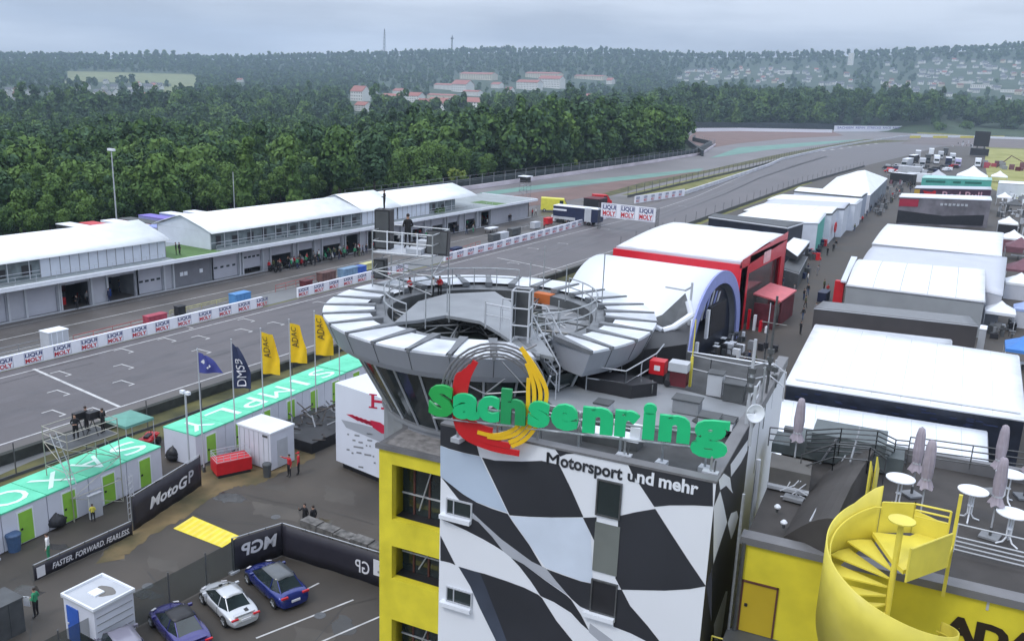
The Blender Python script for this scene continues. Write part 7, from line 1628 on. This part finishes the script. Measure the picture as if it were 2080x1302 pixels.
b=MB(o=o); b.ex([p[0]+nv*.05+(0,0,-2.4),p[0]+d*.21+nv*.05+(0,0,-2.4),p[0]+d*.21+nv*.05+(0,0,-.6),p[0]+nv*.05+(0,0,-.6)],nv*.05,mat('dark_red_print',(.35,.02,.05),.4,var=.1)); b.ex([p[0]+d*.0+nv*.05+(0,0,-6.5),p[0]+d*.95+nv*.05+(0,0,-6.5),p[0]+d*.95+nv*.05+(0,0,-3.8),p[0]+d*.5+nv*.05+(0,0,-4.4),p[0]+d*.0+nv*.05+(0,0,-3.4)],nv*.05,BLACK); b.build('side_panel',MATS['dark_red_print'],t)
b=MB(o=o)
for k in range(7): u=.45+k*.045; b.ex([p[0]+d*u+nv*.1+(0,0,-1.9+.1*(k%2)),p[0]+d*(u+.03)+nv*.1+(0,0,-1.9+.1*(k%2)),p[0]+d*(u+.03)+nv*.1+(0,0,-1.3),p[0]+d*u+nv*.1+(0,0,-1.3)],nv*.03,LGREY)
b.build('worn_lettering',LGREY,t)
t,p,o=slab('team_trailer','dark purple team unit with red animal shape and large pale lettering','trailer',[(1858,382,6.6),(2014,385,6.6),(2013,380,6.7),(1862,377,6.7)],mat('dark_purple_side',(.07,.03,.06),.4,var=.1),PGREY,0,0,.2,edge=LGREY)
d=p[1]-p[0]; nv=np.array([d[1],-d[0],0])/np.linalg.norm(d[:2]); q0_=p[0]
b=MB(o=o); b.ex([q0_+nv*.05+(0,0,-4.5),q0_+d*.07+nv*.05+(0,0,-4.5),q0_+d*.07+nv*.05+(0,0,-.4),q0_+nv*.05+(0,0,-.4)],nv*.05,mat('ochre_print',(.50,.33,.05),.5,var=.1)); b.build('ochre_end',MATS['ochre_print'],t)
b=MB(o=o); b.ex([q0_+d*u+nv*.1+np.array([0,0,z]) for u,z in ((.08,-3.2),(.12,-2.6),(.13,-1.4),(.11,-.7),(.16,-.9),(.22,-1.1),(.26,-.6),(.28,-1.0),(.27,-2.0),(.25,-2.4),(.24,-3.2))],nv*.05,RED); b.build('red_animal',RED,t)
adopt(text('lettering','Red Bull',mat('pale_pink_letter',(.60,.35,.42),.5,var=0),q0_+d*.62+nv*.15+np.array([0,0,-2.0]),d,(0,0,1),3.0,None,bold=.01,width=np.linalg.norm(d)*.52),t)
t,p,o=slab('team_trailer','turquoise team unit with white roof edge, farthest of the three lettered units','trailer',[(1873,361,6.2),(2015,366,6.2),(2014,361,6.3),(1878,356,6.3)],TURQ,mat('pale_turquoise',(.35,.6,.55),.5,var=.1),0,0,.3,edge=MATS['pale_turquoise'])
d=p[1]-p[0]; nv=np.array([d[1],-d[0],0])/np.linalg.norm(d[:2]); b=MB(o=o)
for k,(u0,u1) in enumerate([(.06,.34),(.45,.56),(.62,.86)]): b.ex([p[0]+d*u0+nv*.05+(0,0,-1.5),p[0]+d*u1+nv*.05+(0,0,-1.5),p[0]+d*u1+nv*.05+(0,0,-.8),p[0]+d*u0+nv*.05+(0,0,-.8)],nv*.03,mat('deep_green_print',(.02,.15,.12),.5,var=.1))
b.build('side_print',MATS['deep_green_print'],t)
# --- left row ---
t=thing('arched_tent','huge white barrel roofed tent with a periwinkle blue arched front','hospitality unit',(-35,94,0)); n=28; X0,X1,Yc_,Ry,Hz=-43.5,-28.2,94,9.2,9.6
def arc(k,x,s=1.): a=math.pi*k/n; return (x+35,-Ry*s*math.cos(a),Hz*s*math.sin(a)**.8 if 0<k<n else 0)
b=MB(); b.grid([[arc(k,x) for k in range(n+1)] for x in (X0,X0+5,X0+10,X1)],mat('barrel_roof_white',(.74,.78,.86),.4,var=.05,scale=.2)); b.build('roof',WR,t,solid=.08,smooth=True)
b=MB(); b.grid([[arc(k,X1+.05,s) for k in range(n+1)] for s in (1.01,.86)],PURP); b.build('front_arch',PURP,t,solid=.2)
b=MB(); b.face([arc(k,X1-.6,.82) for k in range(n+1)],NAVB); b.face([arc(k,X0,.99) for k in range(n+1)][::-1],PGREY); b.build('end_walls',NAVB,t)
b=MB()
for k in range(5): y=-4.2+k*1.1; b.ex([(X1+35-.5,y,4.8),(X1+35-.5,y+.5,4.8),(X1+35-.5,y+2.0,8.0-.25*k),(X1+35-.5,y+1.5,8.0-.25*k)],(.08,0,0),PURP if k%2 else PGREY)
b.build('stripes',PURP,t)
b=MB(); b.box(X1+35-.1,-3.2,2.9,X1+35+.35,2.2,6.2,BLACK); b.build('screen',BLACK,t); b=MB(); b.box(X1+35,-3.9,2.8,X1+35+.3,-3.4,6.0,WPAINT); b.box(X1+35,-6.8,.3,X1+35+.3,-6.3,3.0,WPAINT); b.build('light_column',WPAINT,t)
b=MB(); rr=random.Random(9)
for k in range(26): x,y=rr.uniform(.3,5.5)+X1+35,rr.uniform(-6,6); h=rr.uniform(.7,1.3); b.box(x-.3,y-.3,0,x+.3,y+.3,h,[BLACK,DGREY,GREY,BLACK][k%4])
b.build('bar_furniture',DGREY,t)
t=thing('red_hospitality','big red hospitality building with white curved roof beside the arched tent','hospitality unit',(-37.4,115.5,0)); b=MB(); RB=mat('glossy_red',(.60,.01,.025),.3,var=.05)
b.box(-8.6,-11,0,8.3,-10.7,8.75,RB); b.box(-8.6,-10.7,0,-8.3,11,8.75,RB); b.box(-8.6,10.7,0,8.6,11,8.6,RB); b.build('walls',RB,t)
b=MB(); b.add([(8.3,-11.1,0),(8.6,-11.1,0),(8.6,-8.5,0),(8.6,-8.5,8.4),(8.6,11,9.2),(8.6,11,10.4),(8.6,-11.1,9.4)],[(1,2,3,4,5,6)],RB); b.box(8.35,-11.1,0,8.6,-7.6,8.3,RB); b.box(8.35,8.6,0,8.6,11,9.3,RB); b.box(8.35,-7.6,7.2,8.6,8.6,9.4,RB); b.build('red_frame',RB,t)
b=MB(); b.box(7.9,-7.6,0,8.0,8.6,7.2,mat('smoked_glass',(.09,.06,.06),.15,var=.4,scale=.5)); b.box(8.0,-1.2,7.5,8.66,2.2,9.0,mat('red_logo_panel',(.75,.45,.47),.5,var=.2)); b.build('glazing',MATS['smoked_glass'],t)
b=MB(); b.ex([(8.6,-4.5,3.9),(12.2,-4.5,3.4),(12.2,4.0,3.4),(8.6,4.0,3.9)],(0,0,.2),mat('pale_red_awning',(.62,.14,.16),.5,var=.1)); b.build('awning',MATS['pale_red_awning'],t)
b=MB(); b.box(9.2,-5.8,0,12.0,-5.6,3.2,RDARK); b.box(11.8,-3,0,12.0,4,3.0,RDARK); 
for k in range(4): b.box(9+k*.8,-7.6-k*.1,0,9.3+k*.8,-7.2,2.6-k*.6,WPAINT if k%2 else RB)
b.build('porch',RDARK,t)
rows=[]; 
for j in range(11):
    v=j/10; rows.append([(-8.3+16.6*i/10,-10.1+20.5*v,9.05+1.0*math.sin(math.pi*min(1,v*1.0)*.62)+.05*(i%2)) for i in range(11)])
b=MB(); b.grid(rows,WR); b.build('roof',WR,t,solid=.08,smooth=True); b=MB(); b.box(-8.3,-10.7,8.5,8.3,-9.9,9.05,PGREY); b.build('gutter',PGREY,t)
slab('hospitality_unit','pale grey segmented roof behind the red building','hospitality unit',[(1340,486,7.8),(1545,492,8.4),(1582,476,8.4),(1400,458,7.8)],PGREY,mat('pale_blue_roof',(.60,.65,.74),.45,var=.05),.5,4,.2,grp=HG)
slab('dark_unit','long black unit with pale lines behind the grey segmented roof','trailer',[(1440,440,6.6),(1600,462,6.6),(1632,452,6.6),(1452,434,6.6)],NAVB,DGREY,0,0,.35,edge=LGREY)
slab('awning','white tilted awning over the lane behind the red building','awning',[(1592,500,4.8),(1620,520,4.2),(1645,490,4.4),(1612,483,5.0)],BLACK,WR,0,0,.12,z0=3.4,edge=WPAINT)
slab('dark_kiosk','dark bar counter under the white tilted awning','kiosk',[(1585,545,2.6),(1622,556,2.6),(1640,522,2.6),(1612,515,2.6)],DGREY,DGREY,0,0,.1)
for i,(c,lb,wl,ri) in enumerate([([(1480,447,6.3),(1662,452,6.3),(1680,430,6.3),(1535,424,6.3)],'white roof beside the turquoise panel in the left row',TURQ,0),
  ([(1510,428,6.3),(1690,434,6.3),(1705,420,6.3),(1560,412,6.3)],'second white roof of the left row, behind the turquoise panel',WSLAT,4),
  ([(1548,416,6.3),(1715,424,6.3),(1728,411,6.3),(1575,403,6.3)],'third white roof of the left row, with dark gaps',WSLAT,0),
  ([(1560,405,6.3),(1738,414,6.3),(1752,404,6.3),(1590,395,6.3)],'fourth white roof of the left row',WSLAT,3),
  ([(1613,388,6.3),(1750,400,6.3),(1762,392,6.3),(1625,380,6.3)],'fifth white roof of the left row, beside the pyramid tent',mat('blue_grey_slat',(.35,.40,.50),.5,var=.1),0)]):
    slab('hospitality_unit',lb,'hospitality unit',c,WSLAT,WR if i!=2 else PGREY,.15,ri,.35,grp=HG,edge=DGREY if i in(1,2,4) else WPAINT,right=wl)
q=G(1697,462,3); t=thing('red_roundel','red round sign on the end of the white roofed units','sign',(q[0],q[1],3)); b=MB(); b.tube((-.1,0,0),(.1,0,0),1.1,RED,18); b.build('disc',RED,t); b=MB(); b.tube((0,0,-3),(0,0,-.9),.07,DGREY,5); b.build('pole',DGREY,t)
# pyramid marquee
t=thing('marquee','large white pyramid marquee at the head of the left row','marquee',(0,0,0)); p=[G(1662,391,5),G(1768,397,5),G(1803,363,5),G(1700,360,5)]; c=sum(p)/4; t.location=(c[0],c[1],0); o=-np.array([c[0],c[1],0]); ap=G(1757,346,9.3); ap2=G(1742,348,9.3); b=MB(o=o)
b.face([p[0],p[1],ap2],WR); b.face([p[1],p[2],ap,ap2],WR); b.face([p[2],p[3],ap],WR); b.face([p[3],p[0],ap2,ap],WR); b.build('roof',WR,t,solid=.06)
b=MB(o=o)
for i in range(4): j=(i+1)%4; q,r_=p[i],p[j]; b.face([(q[0],q[1],0),(r_[0],r_[1],0),r_,q],PGREY if i!=1 else mat('marquee_side',(.20,.22,.27),.5,var=.4,scale=.4))
b.build('walls',PGREY,t)
def pagoda(label,x,y,s,m_=WR,z=2.6,side=None,grp='small pop up tents in the paddock'):
    g_=G(x,y,z); t=thing('popup_tent',label,'tent',(g_[0],g_[1],0),.05,grp); h=s/2; b=MB(); cs=[(-h,-h,z),(h,-h,z),(h,h,z),(-h,h,z)]; md=[(q[0]*.35,q[1]*.35,z+s*.20) for q in cs]
    for i in range(4): j=(i+1)%4; b.face([cs[i],cs[j],md[j],md[i]],m_); b.face([md[i],md[j],(0,0,z+s*.36)],m_); b.face([(cs[i][0],cs[i][1],z-.35),(cs[j][0],cs[j][1],z-.35),cs[j],cs[i]],m_)
    b.build('canopy',m_,t)
    for q in cs: b=MB(); b.tube((q[0]*.98,q[1]*.98,0),(q[0]*.98,q[1]*.98,z),.05,LGREY,5); b.build('leg',LGREY,t)
    if side: b=MB(); b.box(-h+.05,-h+.05,0,h-.05,-h+.12,z-.35,side); b.box(h-.12,-h,0,h-.05,h,z-.35,side); b.build('side_panel',side,t)
    else:
        b=MB(); b.box(-h*.5,-h*.3,.7,h*.5,h*.2,.78,WPAINT); b.box(-.1,-.1,0,.1,.1,.7,DGREY); b.build('table',WPAINT,t)
pagoda('white pop up tent over tables right of the ribbed tent',2032,630,3.6,WPAINT); pagoda('white pop up tent with black sides beside the broad white roof',2048,452,4.2,WR,2.6,BLACK)
pagoda('maroon pop up tent at the right edge, rear',2072,500,5,MAR,2.6); pagoda('white and maroon pop up tent at the right edge behind the lilac unit',2058,482,4.4,WR,2.9,MAR); pagoda('maroon pop up tent at the right edge, front',2078,545,5,MAR); pagoda('white pop up tent at the right edge beside the lilac grey unit',2072,572,4,WR,2.6,PGREY)
pagoda('blue pop up tent at the right edge beside the largest white roof',2085,705,4.2,mat('blue_canvas',(.06,.22,.60),.6,var=.1)); pagoda('pale blue pop up tent at the right edge',2085,625,3,mat('pale_blue_canvas',(.3,.38,.62),.6,var=.1),2.6,PGREY)
pagoda('white pointed tent beyond the turquoise unit',1975,357,11,WR,3.2)
slab('white_banner_unit','white lettered banner unit at the right edge beyond the lane','banner unit',[(2028,372,4.6),(2120,377,4.6),(2120,372,4.6),(2030,367,4.6)],WSLAT,WR,0,0,.2)
t,p,o=slab('grey_box','grey narrow cabinet beside the front pop up tent','cabinet',[(1990,668,3),(2004,670,3),(2006,662,3),(1992,660,3)],LGREY,WPAINT,0,0,.1)
# trucks and cars in the far paddock
fg='trucks parked in the far paddock'
for (x,y,m_,mr,rz,L_,lb) in [(1845,322,LGREY,WPAINT,-.05,14,'grey truck with white roof, leftmost of the far trucks'),(1857,315,BLACK,WPAINT,-.05,14,'black sided truck behind the leftmost far truck'),(1875,322,LGREY,LGREY,.1,13,'grey truck, third of the far trucks'),(1886,314,DGREY,DGREY,.1,13,'dark truck behind the third far truck'),(1904,316,WPAINT,WPAINT,.1,13,'bright white truck in the middle of the far trucks'),(1912,308,LGREY,LGREY,.1,12,'small grey truck behind the bright white one'),(1928,320,NAVY,WPAINT,.1,12,'navy truck with white roof, right among the far trucks'),(1936,312,LGREY,WPAINT,.1,10,'pale truck behind the navy one'),(1947,322,mat('lilac_truck',(.45,.43,.62),.5,var=.1),WPAINT,.1,9,'lilac truck, rightmost of the far trucks'),(1988,322,WPAINT,WPAINT,.05,10,'white truck below the big black screen'),(1850,338,LGREY,WPAINT,1.5,9,'grey truck parked across in front of the far trucks')]:
    t=roofbox('parked_truck',lb,'truck',x,y,2.8,L_,4.2,m_,mr,fg,rz); q=MB(rotz(rz)); q.box(-1.25,-L_/2-2.4,.5,1.25,-L_/2-.3,3.0,m_); q.box(-1.1,-L_/2-2.44,1.7,1.1,-L_/2-2.4,2.7,GLASS); q.build('cab',m_,t)
cr_=random.Random(12); CM=[WPAINT,LGREY,DGREY,BLACK,NAVY,RED,WPAINT]
for i in range(34):
    x=1800+cr_.uniform(0,150); y=340+cr_.uniform(0,17)
    if y>352 and x>1860: continue
    m_=CM[i%7]; van('parked_car','%s car among the closely parked cars beyond the marquee'%{id(WPAINT):'white',id(LGREY):'light grey',id(DGREY):'dark grey',id(BLACK):'black',id(NAVY):'navy',id(RED):'red'}[id(m_)],'car',x,y,4.5,1.9,1.7,m_,'cars parked in the far paddock',cr_.uniform(-.3,.3)+(1.57 if i%2 else 0))
van('white_van','white van parked beyond the first turn, left one','van',1925,268,9,3.4,4,WPAINT,rz=1.5); van('white_van','white van with cab parked beyond the first turn, right one','van',2046,268,11,4,4.6,WPAINT,rz=-1.5)
for i,(x,m_) in enumerate([(1885,MAR),(1895,MAR),(1903,RDARK),(1912,MAR)]): crate('turn_stall','dark red stall in the row beyond the first turn, number %s from the left'%['one','two','three','four'][i],'stall',x,268,8,4,3.6,m_,'stalls beyond the first turn',1.5)
# big screen
g_=G(1989,318,0); t=thing('video_screen','tall black back of a video screen standing at the end of the lane','screen',g_); b=MB(); b.box(-4.4,-.6,6.2,4.4,.6,15.5,BLACK); b.build('panel',BLACK,t); b=MB(); b.box(-5.5,-1.2,.5,5.0,1.4,4.9,BLACK); b.tube((-2,0,4.5),(-2,0,6.5),.4,DSTEEL,6); b.tube((2,0,4.5),(2,0,6.5),.4,DSTEEL,6); b.build('trailer_base',BLACK,t)
# funfair-like red heap at the far right
t=thing('red_machines','dull red machines on the grass at the right edge','machine',G(2068,345,0)); b=MB(); rr=random.Random(5)
for k in range(22): x,y=rr.uniform(-16,12),rr.uniform(-12,18); b.box(x-1.2,y-1.2,0,x+1.2,y+1.2,rr.uniform(1.5,3.6),[MAR,RDARK,GREY,MATS['dull_red']][k%4])
b.build('bodies',MAR,t); b=MB(); b.tube((-10,4,0),(-4,4,6.5),.25,MATS['brown_stand'],5); b.tube((-4,4,6.5),(2,2,3.5),.2,MATS['brown_stand'],5); b.build('boom',MATS['brown_stand'],t)
# lane furniture
def clutter(label,pts,seed,n,mats_,hh=(.6,1.4),name='lane_furniture',cat='furniture'):
    g_=G(*pts[0]); t=thing(name,label,cat,g_); rr=random.Random(seed); b=MB(o=-np.array(g_)); c2=MB(o=-np.array(g_))
    P0,P1,P2,P3=[G(*q) for q in pts]
    for k in range(n):
        u,v=rr.random(),rr.random(); q=(P0*(1-u)+P1*u)*(1-v)+(P3*(1-u)+P2*u)*v; h=rr.uniform(*hh); s=rr.uniform(.15,.5)
        if k%2: b.box(q[0]-s,q[1]-s,0,q[0]+s,q[1]+s,h,mats_[k%len(mats_)])
        else: c2.tube((q[0],q[1],0),(q[0],q[1],h),.05,DGREY,4); c2.box(q[0]-s,q[1]-s,h,q[0]+s,q[1]+s,h+.06,mats_[(k+1)%len(mats_)])
    b.build('boxes',DGREY,t); c2.build('tables',DGREY,t)
clutter('dark bar tables and boxes along the left row of the lane',[(1600,585),(1640,560),(1690,480),(1660,480)],1,46,[BLACK,DGREY,GREY,CLO['navy']])
clutter('pale tables and fences on the right behind the broad white roof',[(2035,420),(2080,425),(2080,385),(2035,380)],2,70,[LGREY,GREY,DGREY,WPAINT],(.6,2.2))
clutter('small pale fences along the left of the far lane',[(1770,440),(1790,440),(1850,375),(1790,380)],3,70,[LGREY,GREY,PGREY,DGREY],(.8,1.6))
clutter('dark equipment under the front pop up tent',[(2010,690),(2060,690),(2060,660),(2010,660)],4,20,[BLACK,DGREY,GREY],(.5,1.2))
clutter('crowded gear between the far cars and the turquoise unit',[(1810,378),(1860,380),(1870,358),(1800,356)],5,60,[BLACK,DGREY,GREY,LGREY,MAR],(.8,2.4))
clutter('crates and stands on the right edge behind the maroon tents',[(2045,480),(2090,480),(2090,430),(2020,425)],6,50,[BLACK,DGREY,MAR,LGREY],(.6,2.4))
crate('kiosk','navy reception desk beside the brown trailer','desk',1672,610,3,1.2,1.4,NAVY)
t=thing('lane_mast','dark slim mast standing in the lane','mast',G(1548,770)); b=MB(); b.tube((0,0,0),(0,0,6.2),.09,DSTEEL,6); b.build('tube',DSTEEL,t); b=MB(); b.tube((0,0,3.4),(0,0,4.0),.25,BLACK,8); b.tube((0,0,6.2),(0,0,8.2),.05,LGREY,5); b.build('lamp',BLACK,t)
clutter('dark gear on the lane beside the roof railing',[(1500,810),(1590,800),(1560,760),(1480,770)],8,22,[BLACK,WPAINT,DGREY],(.5,1.2))
pp=random.Random(21); cl=['black','navy','grey','red','white','black','olive']
PL=[(1590,628),(1600,632),(1588,615),(1585,640),(1673,590),(1680,600),(1632,610),(1630,650),(1635,625),(1640,600),(1656,640),(1625,680),(1520,742),(1530,748),(1476,760),(1590,585),(1665,540),(1650,512),(1692,512),(1697,505),(1660,560),(1640,556),(1612,600),(1510,755),(1605,560),(1680,520),(1820,392),(1826,396),(1833,390),(1812,402),(1790,420),(1768,430),(1848,385),(1852,388),(1780,410),(1760,440),(1745,455),(1735,470),(1640,575),(1590,650)]
for i,(x,y) in enumerate(PL):
    tp=cl[pp.randrange(7)]; lg=['black','jeans','grey'][pp.randrange(3)]; po=['walk','stand','stand','bent'][pp.randrange(4)]
    wh='in the lane by the red building' if y>560 else 'in the middle of the lane' if y>470 else 'far up the lane'
    pperson(x,y,po,tp,lg,'person in %s with %s trousers %s %s'%(tp,lg,{'walk':'walking','stand':'standing','bent':'leaning over'}[po],wh),'people in the paddock lane',rz=pp.uniform(0,6.28))

# more of the crowded far paddock and right edge
for (x,y,s_,m_,lb_) in [(2040,400,4,WR,'white pop up tent in the crowd right of the red animal unit'),(2060,415,4,DGREY,'dark pop up tent in the crowd at the right edge'),(2030,358,6,WR,'white pop up tent behind the white lettered unit'),(1905,356,6,LGREY,'grey pop up tent before the far trucks')]: pagoda(lb_,x,y,s_,m_)
for (x,y,L_,rz,m_,lb_) in [(1866,306,12,.1,LGREY,'grey truck in the rear row, left'),(1893,302,12,.1,WPAINT,'white truck in the rear row, middle'),(1922,301,11,.1,DGREY,'dark truck in the rear row, right'),(1836,352,9,1.2,BLACK,'black truck across the lane before the far trucks'),(1868,352,8,1.4,WPAINT,'white truck across the lane before the far trucks')]: roofbox('parked_truck',lb_,'truck',x,y,2.8,L_,4.2,m_,WPAINT if m_ is not DGREY else DGREY,fg,rz)
clutter('fences and cones at the mouth of the far paddock',[(1935,300),(1975,300),(1975,290),(1930,290)],15,26,[WPAINT,LGREY,RED,DGREY],(.8,2.2))
clutter('bikes and boxes before the grey segmented roofs in the lane',[(1640,530),(1668,530),(1700,450),(1680,448)],16,34,[BLACK,DGREY,TURQ,RED],(.6,1.5))
clutter('white tables and chairs before the arched blue front',[(1440,735),(1500,725),(1520,690),(1470,690)],17,26,[BLACK,DGREY,GREY,WPAINT],(.6,1.3))
for i in range(22):
    x=1705+pp.uniform(0,150); y=470-(x-1705)*.62+pp.uniform(-12,12); tp=cl[pp.randrange(7)]
    pperson(x,y,['walk','stand'][i%2],tp,'black','person in %s and black trousers %s in the far lane crowd'%(tp,['walking','standing'][i%2]),'people in the paddock lane',rz=pp.uniform(0,6.28))
# ---------------- haze ----------------
hb=MB(); hb.box(-5600,-5600,-40,5600,5600,420); ho=hb.build('haze',None); ho['kind']='stuff'; ho['label']='thin blue grey haze hanging over the valley'
hm=bpy.data.materials.new('haze'); hm.use_nodes=True; hn=hm.node_tree
for n in list(hn.nodes):
    if n.type!='OUTPUT_MATERIAL': hn.nodes.remove(n)
pv=hn.nodes.new('ShaderNodeVolumePrincipled'); pv.inputs['Density'].default_value=.000128; pv.inputs['Color'].default_value=(.62,.77,.98,1); pv.inputs['Anisotropy'].default_value=.2
hn.links.new(pv.outputs[0],[n for n in hn.nodes if n.type=='OUTPUT_MATERIAL'][0].inputs['Volume']); ho.data.materials.clear(); ho.data.materials.append(hm)
